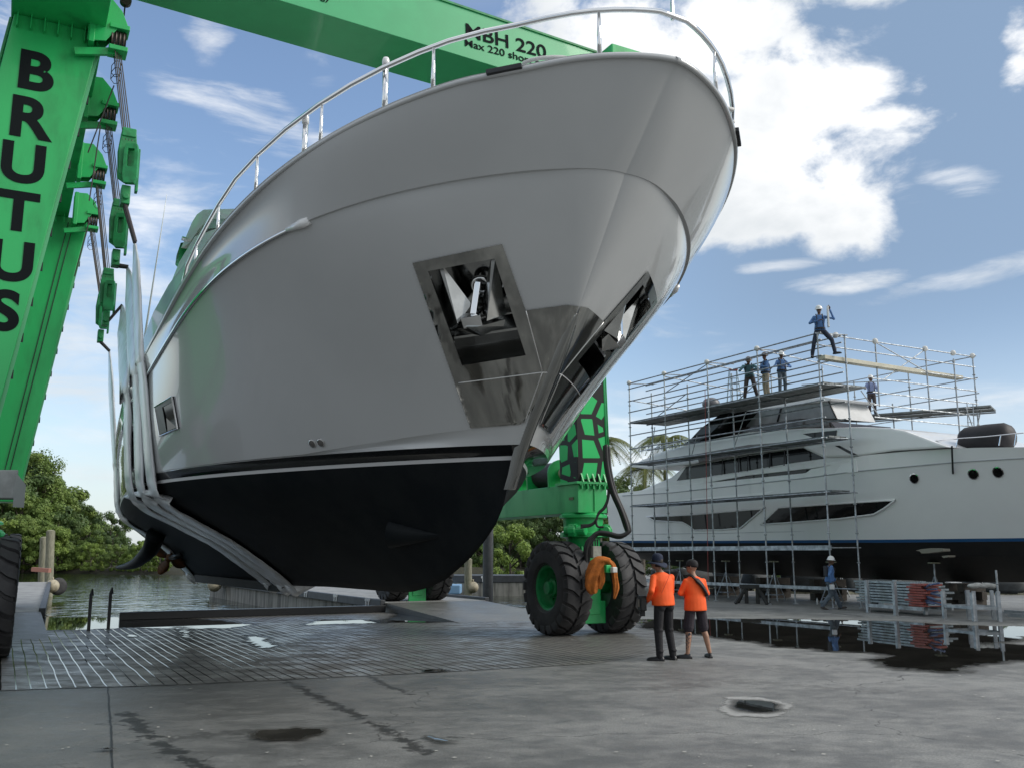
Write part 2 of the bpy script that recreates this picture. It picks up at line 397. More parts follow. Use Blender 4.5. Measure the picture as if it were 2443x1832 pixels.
PZ = .28                                              # pier deck height
PA = V((-4.5, 31.4, 0))                               # a point on the slip's right wall, pier edge
HR = V((-3.9, 30.3, 0))                              # right end of the slip's head wall
HL = HR - U * 9.8                                    # left end
def poly_obj(name, pts, z, mat, kind=True):
    mb = MB(); mb.add([(p[0], p[1], z) for p in pts], [tuple(range(len(pts)))]); o = mb.build(name, mat, recalc=False)
    if o.data.polygons[0].normal.z < 0: o.data.flip_normals()
    return struct(o) if kind else o
PR = HR + U * 3.7                                     # right end of right pier head (second slip begins)
P2 = PR + U * 4.0
land = [(-90, -12), (95, -12), (95, 140), (6, 140), (6, 62), (P2.x, P2.y), (PR.x, PR.y), (HR.x, HR.y), (HL.x, HL.y)]
lf = HL - U * 60
land += [(lf.x, lf.y)]
gd = poly_obj('yard_ground', land, 0, GROUND)
# head wall down into the water
mb = MB()
for a, b_ in ((HL - U * 60, HL), (HL, HR), (HR, PR), (PR, P2), (P2, V((6, 62, 0)))):
    d = (b_ - a).normalized(); nrm = V((-d.y, d.x, 0))
    mb.add([a - Zu * .003, b_ - Zu * .003, b_ - Zu * 2.5, a - Zu * 2.5], [(0, 1, 2, 3)])
struct(mb.build('quay_face', CONC))
WZ = -.62
mb = MB(); mb.add([(-400, 5, WZ), (400, 5, WZ), (400, 700, WZ), (-400, 700, WZ)], [(0, 1, 2, 3)])
struct(mb.build('canal_water', WATER, recalc=False))
# far bank
def shore(x): return 122 + 6 * math.sin(x * .05) + 3 * math.sin(x * .21 + 1)
mb = MB(); xs = [-200 + 5 * i for i in range(81)]
mb.loft([[V((x, shore(x) - 1.0, WZ - .3)) for x in xs], [V((x, shore(x) + 1.2, WZ + .5 + .2 * math.sin(x))) for x in xs], [V((x, shore(x) + 30, .6)) for x in xs], [V((x, 640, 1.0)) for x in xs]], closed=False)
struct(mb.build('far_bank', BANK, smooth=True))

# piers ----------------------------------------------------------------
RAILM = pm('rub_rail_rubber', (.055, .06, .068), .55, var=.3, vscale=3)
CLEATW = pm('white_paint_mark', (.62, .63, .63), .5)
LPD = (atZ(121, 1369, PZ) - HL); LPD.z = 0; LPD.normalize()
def pier(name, label, e0, e1, wid, side, rail=True, cleats=(), deckmat=CONCL):
    """e0,e1: slip-side edge near/far; the deck lies to `side` (+1 right / -1 left of direction)"""
    t = thing(name, label, 'pier', ((e0 + e1) / 2)[:])
    d = (e1 - e0).normalized(); nrm = V((d.y, -d.x, 0)) * side
    mb = MB(); c = (e0 + e1) / 2 + nrm * (wid / 2)
    L = (e1 - e0).length
    mb.box(c + Zu * ((PZ - .18 - 2.6) / 2 + 0), (L, wid - .02, PZ - .18 + 2.6), (d, nrm, Zu)); mb.build('pier_wall', CONC, t)
    mb = MB(); mb.box(c + Zu * (PZ - .085), (L + .02, wid + .03, .17), (d, nrm, Zu)); mb.build('deck', deckmat, t)
    if rail:
        for sg, eo in ((-1, e0), (1, e0 + nrm * wid)):
            a = eo + nrm * (sg * .08) ; b_ = a + d * L
            mb = MB(); mb.bar(a + Zu * (PZ - .04), b_ + Zu * (PZ - .04), .16, .26); mb.build('rub_rail', RAILM, t, bevel=.02)
    for k in cleats:
        p = e0 + d * k - nrm * .17 + Zu * (PZ - .02)
        mb = MB(); mb.box(p + Zu * .07, (.46, .02, .09), (d, nrm, Zu)); mb.box(p + d * .12 - Zu * .05, (.10, .02, .15), (d, nrm, Zu)); mb.box(p - d * .12 - Zu * .05, (.10, .02, .15), (d, nrm, Zu))
        mb.build('cleat_plate', CLEATW, t)
    return t
pr = pier('finger_pier', 'long stained concrete pier with black rub rail under the hanging hull', HR + VV * .2, HR + VV * 29, 3.5, 1, cleats=(1.2, 4.6, 8.4))
pl_ = pier('finger_pier', 'narrow pier with pale deck and timber edge behind the left wheels', HL + VV * .2, HL + VV * .2 + LPD * 30, 3.4, -1, cleats=())
# sloped ramp from the yard up to the piers
RAMPM = APRON
for e, nm in ((HR, 1), (HL - U * 3.4, 1)):
    mb = MB(); a = e; b_ = e + U * 3.2
    mb.prism([a - VV * 5.5 + Zu * .002, a + VV * .19 + Zu * .002, a + VV * .19 + Zu * (PZ - .004)], U * 3.45)
    struct(mb.build('pier_ramp', GROUND))
# timber edge on the left pier and the dark steel coaming across the slip head
mb = MB(); mb.bar(HL + U * 2.0 + Zu * .11, HR - U * .1 + Zu * .11, .22, .22)
o = mb.build('slip_coaming', BLACK, bevel=.02); tag(o, 'low black steel coaming along the head of the flooded slip', 'coaming')
t = thing('cross_pier', 'weathered concrete pier with white marks across the second slip', 'pier', (-1.4, 57, 0))
c = V((-.6, 57.5, 0)); dx = V((1, 0, 0))
mb = MB(); mb.box(c + Zu * (-.95), (6.6, 3, 1.9 + .3), ); mb.build('pier_wall', CONC, t)
mb = MB(); mb.box(c + Zu * .36, (6.7, 3.1, .40)); mb.build('rub_rail', RAILM, t, bevel=.03)
for k in (-.9, 2.0):
    mb = MB(); p = c + V((k, -1.57, .46)); mb.box(p, (.6, .03, .13)); mb.box(p + V((.16, 0, -.16)), (.15, .03, .2)); mb.box(p + V((-.16, 0, -.16)), (.15, .03, .2)); mb.build('cleat_plate', CLEATW, t)
o = MB().box(V((-4.6, 55.0, WZ + .45)), (3.4, 2.2, .5)).build('floating_dock', pm('blue_plastic', (.20, .36, .55), .5), bevel=.06); tag(o, 'low blue plastic floating dock beside the concrete cross pier', 'dock')

# puddles ---------------------------------------------------------------
def wobble(pts, step=.25, amp=.10, seed=0):
    res = []; n = len(pts)
    for i in range(n):
        a, b_ = V((*pts[i][:2], 0)), V((*pts[(i + 1) % n][:2], 0)); k = max(1, int((b_ - a).length / step))
        for j in range(k):
            p = a.lerp(b_, j / k); q = p * 1.7 + V((seed * 3.1, 0, 0))
            p = p + V((noise.noise(q), noise.noise(q + V((5, 9, 2))), 0)) * amp * 2.2 + V((noise.noise(q * 4), noise.noise(q * 4 + V((3, 1, 7))), 0)) * amp * .7
            res.append(p)
    return res
npud = [0]
def puddle(pxs, amp=.1, step=.25, label=None, mat=None, z=.008, name='puddle'):
    npud[0] += 1
    w_ = [atZ(x, y, 0) for x, y in pxs]
    pts = wobble(w_, step, amp, npud[0]); size = min(max(p.x for p in pts) - min(p.x for p in pts), max(p.y for p in pts) - min(p.y for p in pts))
    import mathutils.geometry as mg
    th_ = max(.12, min(.75, size * .34)); n_ = len(pts); P2d = [V((p.x, p.y)) for p in pts]; st_ = max(.07, th_ / 4)
    def bdist(q): return min((q - mg.intersect_point_line(q, P2d[i], P2d[(i + 1) % n_])[0]).length if 0 <= mg.intersect_point_line(q, P2d[i], P2d[(i + 1) % n_])[1] <= 1 else (q - P2d[i]).length for i in range(n_))
    def inside(x, y):
        r_ = False
        for i in range(n_):
            a_, b2 = P2d[i], P2d[(i + 1) % n_]
            if (a_.y > y) != (b2.y > y) and x < (b2.x - a_.x) * (y - a_.y) / (b2.y - a_.y) + a_.x: r_ = not r_
        return r_
    co = list(P2d); dv = [0.0] * n_; x = min(p.x for p in P2d)
    xs1, ys0, ys1 = max(p.x for p in P2d), min(p.y for p in P2d), max(p.y for p in P2d)
    while x < xs1:
        y = ys0
        while y < ys1:
            if inside(x, y):
                d = bdist(V((x, y)))
                if d > st_ * .4: co.append(V((x, y))); dv.append(d)
            y += st_
        x += st_
    vv_, ee_, ff_, ov_, _, _ = mg.delaunay_2d_cdt(co, [(i, (i + 1) % n_) for i in range(n_)], [], 1, 1e-5)
    bm = bmesh.new(); ly = bm.verts.layers.float.new('edge'); bv = []
    for i, q in enumerate(vv_):
        v = bm.verts.new((q.x, q.y, z + .0012 * npud[0])); k = ov_[i][0] if ov_[i] else 0; v[ly] = min(1.0, dv[k] / th_); bv.append(v)
    for f in ff_:
        try: bm.faces.new([bv[i] for i in f])
        except ValueError: pass
    bm.normal_update()
    if bm.faces[:] and bm.faces[:][0].normal.z < 0: bmesh.ops.reverse_faces(bm, faces=bm.faces[:])
    me = bpy.data.meshes.new(name); bm.to_mesh(me); bm.free(); me.materials.append(mat or PUD); o = bpy.data.objects.new(name, me); COL.objects.link(o)
    return struct(o)
# apron of grooved concrete ---------------------------------------------
ap = [atZ(-60, 1650), atZ(137, 1642), atZ(407, 1634), atZ(739, 1618), atZ(1000, 1606), atZ(1233, 1593), atZ(1420, 1583), atZ(1560, 1560), atZ(1630, 1535), atZ(1640, 1490), V((2.6, 24.5, 0)), V((1.0, 28.5, 0)), HR - VV * .1, HL + U * .0 - VV * .1, HL - U * 3 - VV * .1, V((-16, 15, 0))]
apo = poly_obj('grooved_apron', [p[:2] for p in ap], .004, APRON)
GRV = pm('groove_water', (.008, .008, .008), .05, rvar=.12, vscale=.8, spec=.5)
def _g():
    n = NT(GRV.node_tree); b = n.n['Principled BSDF']; t = n.node('ShaderNodeTexCoord'); sx = n.node('ShaderNodeSeparateXYZ'); n.link(t.outputs['Object'], sx.inputs[0])
    f = n.sstep(n.m('ADD', sx.outputs[0], n.m('MULTIPLY', n.noise(t.outputs['Object'], .9, 4), 3.0)), -3.4, -1.6); n.link(n.m('ADD', n.m('MULTIPLY', f, .75), .06), b.inputs['Roughness'])
    n.link(n.m('MULTIPLY_ADD', f, -.42, .5), b.inputs['Specular IOR Level'])
_g()
mb = MB()
poly2 = [(p.dot(U), p.dot(VV)) for p in ap]
def clipseg(u):
    ys = []
    n = len(poly2)
    for i in range(n):
        (a, c_), (b_, d_) = poly2[i], poly2[(i + 1) % n]
        if (a - u) * (b_ - u) < 0: ys.append(c_ + (d_ - c_) * (u - a) / (b_ - a))
    ys.sort(); return ys
u = -12.0
while u < 16:
    ys = clipseg(u)
    if len(ys) >= 2:
        y0, y1 = ys[0] + .05, ys[-1] - .1; k = max(2, int((y1 - y0) / .35)); pts = []
        for i in range(k + 1):
            y = lerp(y0, y1, i / k); du = noise.noise(V((u * 3, y * .9, 1))) * .018
            hw = .009 + .004 * noise.noise(V((u * 7, y * 1.3, 4)))
            pts.append((u + du, y, max(.003, hw)))
        vs = []
        for (a, y, hw) in pts:
            for sg in (-1, 1): q = U * (a + sg * hw) + VV * y; vs.append((q.x, q.y, .0065))
        mb.add(vs, [(2 * i, 2 * i + 1, 2 * i + 3, 2 * i + 2) for i in range(k)])
    u += .182 + random.uniform(-.012, .012)
g = mb.build('groove', GRV, recalc=False); g.parent = apo
for p in g.data.polygons:
    if p.normal.z < 0: g.data.flip_normals(); break

puddle([(-20, 1505), (150, 1506), (300, 1500), (430, 1503), (560, 1500), (640, 1490), (560, 1478), (420, 1472), (300, 1470), (100, 1470), (-20, 1471)], .10)
puddle([(385, 1496), (405, 1520), (440, 1536), (480, 1534), (490, 1512), (475, 1496), (430, 1490)], .06, .15)
puddle([(690, 1494), (800, 1491), (985, 1486), (900, 1476), (740, 1476)], .06)
puddle([(560, 1532), (600, 1549), (660, 1552), (690, 1540), (650, 1518), (600, 1510), (565, 1516)], .06, .15)
puddle([(880, 1486), (1000, 1487), (1120, 1484), (1250, 1480), (1268, 1462), (1120, 1458), (1000, 1454), (930, 1462)], .10)
puddle([(1000, 1606), (1060, 1605), (1088, 1598), (1050, 1594), (1005, 1598)], .04, .12)
puddle([(290, 1520), (330, 1523), (338, 1515), (300, 1512)], .03, .1)
puddle([(1500, 1498), (1600, 1512), (1700, 1525), (1840, 1546), (1960, 1555), (2060, 1562), (2020, 1574), (2120, 1600), (2260, 1612), (2330, 1604), (2380, 1590), (2600, 1580), (2700, 1545), (2443, 1535), (2600, 1500), (2443, 1492), (2280, 1490), (2150, 1480), (1980, 1477), (1750, 1474), (1500, 1476)], .13)
puddle([(1712, 1690), (1760, 1705), (1840, 1708), (1885, 1700), (1893, 1682), (1820, 1668), (1730, 1668)], .03, .08)
puddle([(560, 1765), (640, 1775), (740, 1772), (806, 1752), (790, 1738), (700, 1734), (590, 1742)], .05, .12, mat=pud_mat('shallow_wet', (.030, .029, .025)))
puddle([(1000, 1760), (1060, 1776), (1130, 1778), (1080, 1764), (1020, 1752)], .05, .1)
puddle([(210, 1792), (250, 1786), (275, 1780), (282, 1792), (240, 1798)], .03, .08)
# pale dried rim round the small puddle on the right
def rim_mat():
    m = bpy.data.materials.new('dried_rim_edge'); m.use_nodes = True; n = NT(m.node_tree); b = n.n['Principled BSDF']
    at = n.node('ShaderNodeAttribute'); at.attribute_name = 'edge'; t = n.node('ShaderNodeTexCoord'); o = t.outputs['Object']
    e = n.m('ADD', at.outputs['Fac'], n.m('MULTIPLY', n.m('SUBTRACT', n.noise(o, 5, 8, .7), .5), .8)); n.link(n.sstep(e, .10, .34, 0, .9), b.inputs['Alpha'])
    n.link(n.mix(n.noise(o, 14, 5, .6), (.27, .27, .26), (.47, .47, .45)), b.inputs['Base Color']); b.inputs['Roughness'].default_value = .7; return m
npud[0] -= 8
puddle([(1698, 1694), (1735, 1710), (1850, 1716), (1896, 1705), (1906, 1680), (1822, 1661), (1718, 1661)], .03, .08, mat=rim_mat(), z=.002, name='dried_rim')
npud[0] += 7
# dark stain trails and joints
mb = MB()
for pxs in ([(257, 1640), (262, 1700), (266, 1760), (270, 1860)],):
    pts = [atZ(x, y) for x, y in pxs]
    q = []
    for a, b_ in zip(pts, pts[1:]):
        for i in range(10): p = a.lerp(b_, i / 10); q.append(p + V((random.uniform(-.005, .005), 0, 0)))
    vs = [(p.x + sg * random.uniform(.006, .013), p.y, .006) for p in q for sg in (-1, 1)]
    mb.add(vs, [(2 * i, 2 * i + 1, 2 * i + 3, 2 * i + 2) for i in range(len(q) - 1)])
q = [atZ(x, y) for x, y in [(-60, 1650), (137, 1642), (407, 1634), (739, 1618), (1000, 1606), (1233, 1593), (1420, 1583)]]
vs = [p + V((0, sg * .012, .0066)) for p in q for sg in (-1, 1)]
mb.add(vs, [(2 * i, 2 * i + 1, 2 * i + 3, 2 * i + 2) for i in range(len(q) - 1)])
struct(mb.build('slab_joint', pm('joint_dark', (.012, .012, .012), .5), recalc=False))
# pale flecks of litter on the concrete: uncountable
mb = MB()
for i in range(300):
    if random.random() < .5: p = atZ(random.uniform(880, 1400), random.uniform(1500, 1600))
    else: p = atZ(random.uniform(0, 2443), random.uniform(1500, 1830))
    r = random.uniform(.006, .022); a = random.uniform(0, 6.3)
    mb.add([(p.x + r * math.cos(a + k * PI / 2) * (1.6 if k % 2 else .7), p.y + r * math.sin(a + k * PI / 2), .012 + .004 * random.random()) for k in range(4)], [(0, 1, 2, 3)])
lt = stuff(mb.build('litter', pm('pale_litter', (.45, .44, .40), .7), recalc=False)); tag(lt, 'pale flecks of litter scattered on the wet concrete', 'litter')
# ================================================================== the lifted yacht
PHI = R(30); YC = V((-3.515, 18.379, 0)); YB = V((math.sin(PHI), -math.cos(PHI), 0)); YS = V((-math.cos(PHI), -math.sin(PHI), 0))
TA = -13.0
def taper(t): return 1.0 if t > -1.5 else 1 - .40 * ((-1.5 - t) / 11.5) ** 1.25
def curve(B, t0, T, p, q, zf):
    def f(u):
        t = TA + (T - TA) * u; x = max(0., min(1., (t - t0) / (T - t0)))
        return t, B * max(0., 1 - x ** p) ** (1 / q) * taper(t), zf(t)
    return f
def zD(t): return 5.136 + .18 * t - .00041 * t * t - .035 * math.exp(-((t - 9.75) / .3) ** 2) if t > -3 else 5.137 - .54 + .05 * (t + 3)
def zK(t): return -.003 * t * t + .154 * t + 4.806 if t > -3 else 4.317 + .03 * (t + 3)
cD = curve(3.65, 1.791, 10.535, 3.234, 1.571, zD)
cK = curve(3.55, 1.836, 9.718, 3.333, 1.27, lambda t: min(zK(t), zD(t) - .25))
cC0 = curve(3.40, -1, 7.6, 1.8, 1.2, lambda t: .078 * t + 2.829)
cB = curve(3.40, -1, 7.4, 1.85, 1.195, lambda t: 3.17)
cW = curve(3.40, -1, 7.1, 1.70, 1.076, lambda t: 3.05)
cW2 = curve(3.385, -1, 7.07, 1.70, 1.076, lambda t: 3.00)
def cKo(u):
    t, h, z = cK(u); k = max(0, min(1, (u - .55) / .2)) * max(0, min(1, (1 - u) / .022)); return t + .04 * k * max(0, min(1, (u - .9) / .1)), h + .038 * k, z
def cC(u):
    t, h, z = cC0(u); tb, hbb, zb = cB(u)
    k = max(0., min(1., (t - 3.6) / 1.2)); zz = zb + .02 + max(0, z - zb - .02) * k
    return lerp(tb, t, k), lerp(hbb + .012, h, k), max(zz, zb + .02)
KEEL = [(-13, 1.14), (-2.6, 1.13), (0, 1.18), (2.1, 1.19), (3.2, 1.19), (3.97, 1.22), (4.6, 1.31), (5.1, 1.43), (5.5, 1.58), (5.87, 1.74), (6.28, 1.96), (6.6, 2.18), (6.79, 2.40), (6.92, 2.68), (7.07, 3.0)]
def cKe(u): t = TA + (7.07 - TA) * u; return t, 0.0, interp(KEEL, t)
def YP(t, h, z): return YC + YB * t + YS * h + Zu * z
US = [1 - (1 - i / 170) ** 1.9 for i in range(171)]
def fillet(f, r):
    """round the plan curve over the centre line so the bow is blunt, not a knife edge"""
    if r < .03: return f
    lo, hi_ = .5, 1.0
    for k in range(40):
        mid = (lo + hi_) / 2
        if f(mid)[1] < r: hi_ = mid
        else: lo = mid
    T, tr = f(1.0)[0], f(lo)[0]; s_ = (T - tr) / r
    def g(u):
        t, h, z = f(u)
        if h < r and u > .4: t = t - s_ * (r - h) ** 2 / (2 * r)
        return t, h, z
    return g
def ss_(x, a, b_):
    x = max(0., min(1., (x - a) / (b_ - a))); return x * x * (3 - 2 * x)
def rows_between(c0, c1, n, bulge=0.0, zb=0.0, fil=None):
    """list of functions between two curves; bulge pushes outward (+) or hollows (-) the section towards the bow"""
    res = []
    for i in range(n + 1):
        k = i / n
        def f(u, k=k):
            a, b_ = c0(u), c1(u); t, h, z = (lerp(x, y, k) for x, y in zip(a, b_))
            bw = max(0., min(1., (t - 1.0) / 4.0)); fade = 1 - max(0., (u - .88) / .12) ** 4
            return t, max(0., h + (bulge * ss_(t, 5.6, 8.4) - .10 * ss_(t, .5, 4) * (1 - ss_(t, 5.6, 8.4))) * math.sin(PI * k ** .75) * fade if u < 1 else 0.), z
        res.append(fillet(f, fil(k)) if fil else f)
    return res
def hull_band(name, rows, mat, par, both=True, skip=None):
    mb = MB(); nu = len(US)
    for sd in (1, -1):
        g = [[YP(*(lambda t, h, z: (t, h * sd, z))(*r(u))) for u in US] for r in rows]
        o0 = len(mb.v); mb.v += [p for r in g for p in r]
        for i in range(len(rows) - 1):
            for j in range(nu - 1):
                q = [o0 + i * nu + j, o0 + i * nu + j + 1, o0 + (i + 1) * nu + j + 1, o0 + (i + 1) * nu + j]
                if skip and skip((g[i][j] + g[i][j + 1] + g[i + 1][j] + g[i + 1][j + 1]) / 4, sd): continue
                mb.f.append(q if sd > 0 else q[::-1]); mb.mi.append(0)
    me_o = mb.build(name, mat, None, smooth=True, recalc=False)
    bm = bmesh.new(); bm.from_mesh(me_o.data); bmesh.ops.remove_doubles(bm, verts=bm.verts, dist=.0008)
    bmesh.ops.recalc_face_normals(bm, faces=bm.faces)
    bm.to_mesh(me_o.data); bm.free()
    me_o.data.polygons.foreach_set('use_smooth', [True] * len(me_o.data.polygons))
    setpar(me_o, par); return me_o
yacht = thing('motor_yacht', 'big white motor yacht hanging in lift slings, bow towering over the yard', 'yacht', (YC.x, YC.y, 1.1))
HULLW = pm('glossy_white_hull', (.48, .495, .50), .16, coat=.85, bump=.02, bscale=.9, var=.04, vscale=.5)
FILT = lambda k: max(0, .62 * (1 - k / .56))
rows_top = rows_between(cK, cC, 26, .20, fil=FILT)
# openings of the anchor pockets are cut out of the topsides
OPEN = [(1022, 646.5), (1180, 616.5), (1254.5, 847), (1103, 871)]
PLATE = [(985, 627), (1198, 582), (1254, 740), (1352, 727), (1380, 730), (1330, 870), (1249, 1010), (1123.5, 1020)]
def in_poly(x, y, poly):
    r = False; n = len(poly)
    for i in range(n):
        (x0, y0), (x1, y1) = poly[i], poly[(i + 1) % n]
        if (y0 > y) != (y1 > y) and x < (x1 - x0) * (y - y0) / (y1 - y0) + x0: r = not r
    return r
def to_px(P):
    Y, Z = P.y, P.z - CAMH; zc = CT * Y + ST * Z; yc = CT * Z - ST * Y
    return CX + F * P.x / zc, CY - F * yc / zc
def mirror(P):                                        # across the boat's centre plane
    d = (P - YC).dot(YS); return P - YS * (2 * d)
cenO = (sum(p[0] for p in OPEN) / 4, sum(p[1] for p in OPEN) / 4)
OPENB = [(cenO[0] + (x - cenO[0]) * 1.10, cenO[1] + (y - cenO[1]) * 1.07) for x, y in OPEN]
def cut(P, sd):
    if (P - YC).dot(YB) < 4: return False
    Q = P if sd > 0 else mirror(P); return in_poly(*to_px(Q), OPENB)
hull = hull_band('topsides', rows_top, HULLW, yacht, skip=cut)
hull_band('bulwark', rows_between(cD, cKo, 7, .05, fil=lambda k: .25 + .37 * k) + [fillet(cK, .62)], HULLW, yacht).data.set_sharp_from_angle(angle=R(35))
hull_band('spray_strake', rows_between(cC, cB, 3), HULLW, yacht)
hull_band('boot_stripe', rows_between(cB, cW, 3), pm('boot_stripe_black', (.006, .008, .010), .12, coat=.6), yacht)
hull_band('waterline_stripe', rows_between(cW, cW2, 1), pm('white_stripe', (.62, .63, .64), .3), yacht)
SEC = [(1, 1), (.965, .91), (.90, .82), (.80, .74), (.65, .63), (.44, .47), (.22, .25), (.05, .07), (0, 0)]
def bott(k):
    fh, fz = SEC[k]
    def f(u):
        a, b_ = cW2(u), cKe(u); bw = max(0., min(1., (a[0] - 1) / 5.5)); fz2 = lerp(fz, fh ** 1.0, bw * .8)
        return lerp(a[0], b_[0], 1 - fz2), a[1] * fh, lerp(b_[2], a[2], fz2)
    return f
bottom = hull_band('bottom', [bott(k) for k in range(len(SEC))], NAVY, yacht)
# transom and deck
def close_face(name, fs, u, mat):
    ring = [YP(*f(u)) for f in fs]; ring2 = [mirror(p) for p in ring][::-1]
    mb = MB(); mb.add(ring + ring2, [tuple(range(len(ring) * 2))]); return mb.build(name, mat, yacht)
close_face('transom', [cD, cK, cC, cB, cW, bott(3), bott(6), bott(8)], 0, HULLW)
mb = MB(); L_ = []
for u in US[::3] + [1.0]:
    t, h, z = (lerp(a, b_, .5) for a, b_ in zip(cD(u), cK(u))); L_.append([YP(t - .10, max(h - .07, 0), z), YP(t - .10, -max(h - .07, 0), z)])
mb.loft(L_, closed=False); mb.build('foredeck', WHITE, yacht)
mb = MB()
for sd in (1, -1): mb.tube([YP(t, (h - .03) * sd, z - .03) for t, h, z in (cD(u) for u in US[::2] + [1.0])], .032, 8)
mb.build('cap_rail', HULLW, yacht, smooth=True)
# stainless rub rail on the knuckle
mb = MB()
for sd in (1, -1):
    pts = [YP(t, (h + .015) * sd, z) for t, h, z in (cK(u) for u in US) if t < 7.05]
    mb.tube(pts, .028, 8)
mb.build('rub_rail', CHROME, yacht, smooth=True)
for sd in (1, -1):
    mb = MB(); t, h, z = [c for c in (cK(u) for u in US) if c[0] < 7.12][-1]; kb_ = cK((t - .35 - TA) / (9.718 - TA))
    p = YP(t, (h + .02) * sd, z); p2 = YP(t - .35, (kb_[1] + .03) * sd, kb_[2])
    mb.tube([p2, p2.lerp(p, .7), p], .055, 8, rs=[.03, .06, .05]); mb.build('rub_rail_end', WHITE, yacht, smooth=True)

# bow rail
def railpt(t, sd, dz, ins=.05):
    T = 10.535; u = (t - TA) / (T - TA); a, h, z = cD(min(u, 1)); return YP(t, max(h - ins, 0) * sd, zD(t) + dz)
ts = [3.385, 3.6, 4.1, 4.6, 5.1, 5.7, 6.3, 7.0, 7.6, 8.1, 8.5, 8.9, 9.2, 9.5, 9.75, 9.95, 10.1, 10.22, 10.32, 10.4, 10.45, 10.48, 10.50]
hz = lambda t: .50 if t > 5.6 else (.02 + .29 * min(1, (t - 3.385) / .3)) + .19 * max(0, (t - 4.2) / 1.4)
pts = [railpt(t, 1, hz(t)) for t in ts]; pts = pts + [mirror(p) for p in pts[::-1]]
mb = MB(); mb.tube(pts, .030, 10); mb.build('bow_rail', CHROME, yacht, smooth=True)
for t in (4.12, 5.12, 6.33, 7.65, 9.05, 10.25):
    for sd in (1, -1):
        mb = MB(); p = railpt(t, sd, 0); q = railpt(t, sd, hz(t) - .01)
        mb.tube([p, p.lerp(q, .5), q], .02, 8, rs=[.026, .022, .016]); mb.build('stanchion', CHROME, yacht, smooth=True)
for t, h in ((8.485, .46), (7.295, .36)):
    for sd in (1, -1):
        mb = MB(); p = railpt(t, sd, -.03, .10); mb.tube([p, p + Zu * (h + .1)], .034, 10); q = mb.build('fender_post', CHROME, yacht, smooth=True)
        mb = MB(); mb.tube([p + Zu * (h + .1), p + Zu * (h + .19), p + Zu * (h + .215)], .04, 10, rs=[.042, .042, .032]); mb.build('post_cap', WHITE, q, smooth=True)
mb = MB(); p = YP(10.485, .0, zD(10.48) + .46); mb.tube([p, p + Zu * .6], .018, 6); mb.build('jack_staff', CHROME, yacht)
# fairlead rollers on the bulwark top and some foredeck gear
for sd in (1, -1):
    mb = MB(); a = railpt(9.56, sd, -.02, -.01); b_ = railpt(9.82, sd, -.02, -.01); mb.bar(a, b_, .09, .055); mb.build('fairlead', DARKST, yacht, bevel=.01)
    mb = MB(); a = railpt(9.78, sd, 0, .35)
    mb.tube([a + V((.25 * math.cos(k * .5), .10 * math.sin(k * .5), .03 + .012 * k)) for k in range(16)], .022, 6); mb.build('mooring_line', pm('white_rope', (.6, .6, .58), .7), yacht, smooth=True)

# mirror steel plates round the anchor pockets, laid on the hull
bvh = BVHTree.FromObject(hull, bpy.context.evaluated_depsgraph_get())
mat_in = hull.matrix_world.inverted()
full_rows = rows_between(cK, cC, 26, .20, fil=FILT)
mbf = MB(); g = [[YP(*r(u)) for u in US] for r in full_rows]; nu = len(US)
for r in g: mbf.v += r
for i in range(len(g) - 1):
    for j in range(nu - 1): mbf.f.append((i * nu + j, i * nu + j + 1, (i + 1) * nu + j + 1, (i + 1) * nu + j))
bvhf = BVHTree.FromPolygons([tuple(p) for p in mbf.v], mbf.f)
def hullhit(px, py, off=0.0):
    r = ray(px, py).normalized(); loc, n, i, d = bvhf.ray_cast(EYE, r)
    if loc is None:                                   # beyond the edge: nearest point on the surface to the ray
        P = onpl(px, py, YC, YS); loc, n, i, d = bvhf.find_nearest(P)
    if n.dot(YS) < 0 and abs(n.dot(YS)) > .05: n = -n
    elif n.dot(-r) < 0: n = -n
    return loc + n * off, n
def strip_panel(poly, off, n=22):
    """fill a pixel polygon (no hole) with a grid clipped by rows; returns rows of points left->right"""
    pass
def decal(mb, poly, hole=None, step=9, off=.008, hit=None):
    """triangulated panel over the hull: grid cells inside the polygon, boundary vertices snapped"""
    bm = bmesh.new()
    def dens(pl):
        o_ = []
        for i in range(len(pl)):
            a, b_ = pl[i], pl[(i + 1) % len(pl)]; k = max(1, int(math.hypot(b_[0] - a[0], b_[1] - a[1]) / step))
            o_ += [(lerp(a[0], b_[0], j / k), lerp(a[1], b_[1], j / k)) for j in range(k)]
        return o_
    import mathutils.geometry as mg
    loops = [dens(poly)] + ([dens(hole)] if hole else [])
    co = []; ed = []
    for lp in loops:
        o0 = len(co); co += [V(p) for p in lp]; ed += [(o0 + i, o0 + (i + 1) % len(lp)) for i in range(len(lp))]
    xs = [p[0] for p in poly]; ys = [p[1] for p in poly]; x = min(xs)
    while x < max(xs):
        y = min(ys)
        while y < max(ys):
            if in_poly(x, y, poly) and not (hole and in_poly(x, y, hole)) and min((V((x, y)) - c).length for c in co[:len(loops[0]) + (len(loops[1]) if hole else 0)]) > step * .5: co.append(V((x, y)))
            y += step
        x += step
    vv, ee, ff, _, _, _ = mg.delaunay_2d_cdt([V((p[0], p[1])) for p in co], ed, [], 0, 1e-4)
    fl = []
    for f in ff:
        cx_ = sum(vv[i].x for i in f) / len(f); cy_ = sum(vv[i].y for i in f) / len(f)
        if in_poly(cx_, cy_, poly) and not (hole and in_poly(cx_, cy_, hole)): fl.append(tuple(f))
    P = [hit(p.x, p.y) if hit else hullhit(p.x, p.y, off)[0] for p in vv]
    return P, fl
Pd, fl = decal(None, PLATE, OPEN, off=.015)
for sd in (1, -1):
    mb = MB(); mb.add(Pd if sd > 0 else [mirror(p) for p in Pd], fl if sd > 0 else [f[::-1] for f in fl])
    o = mb.build('anchor_plate', CHROMEP, yacht, smooth=True, recalc=False)
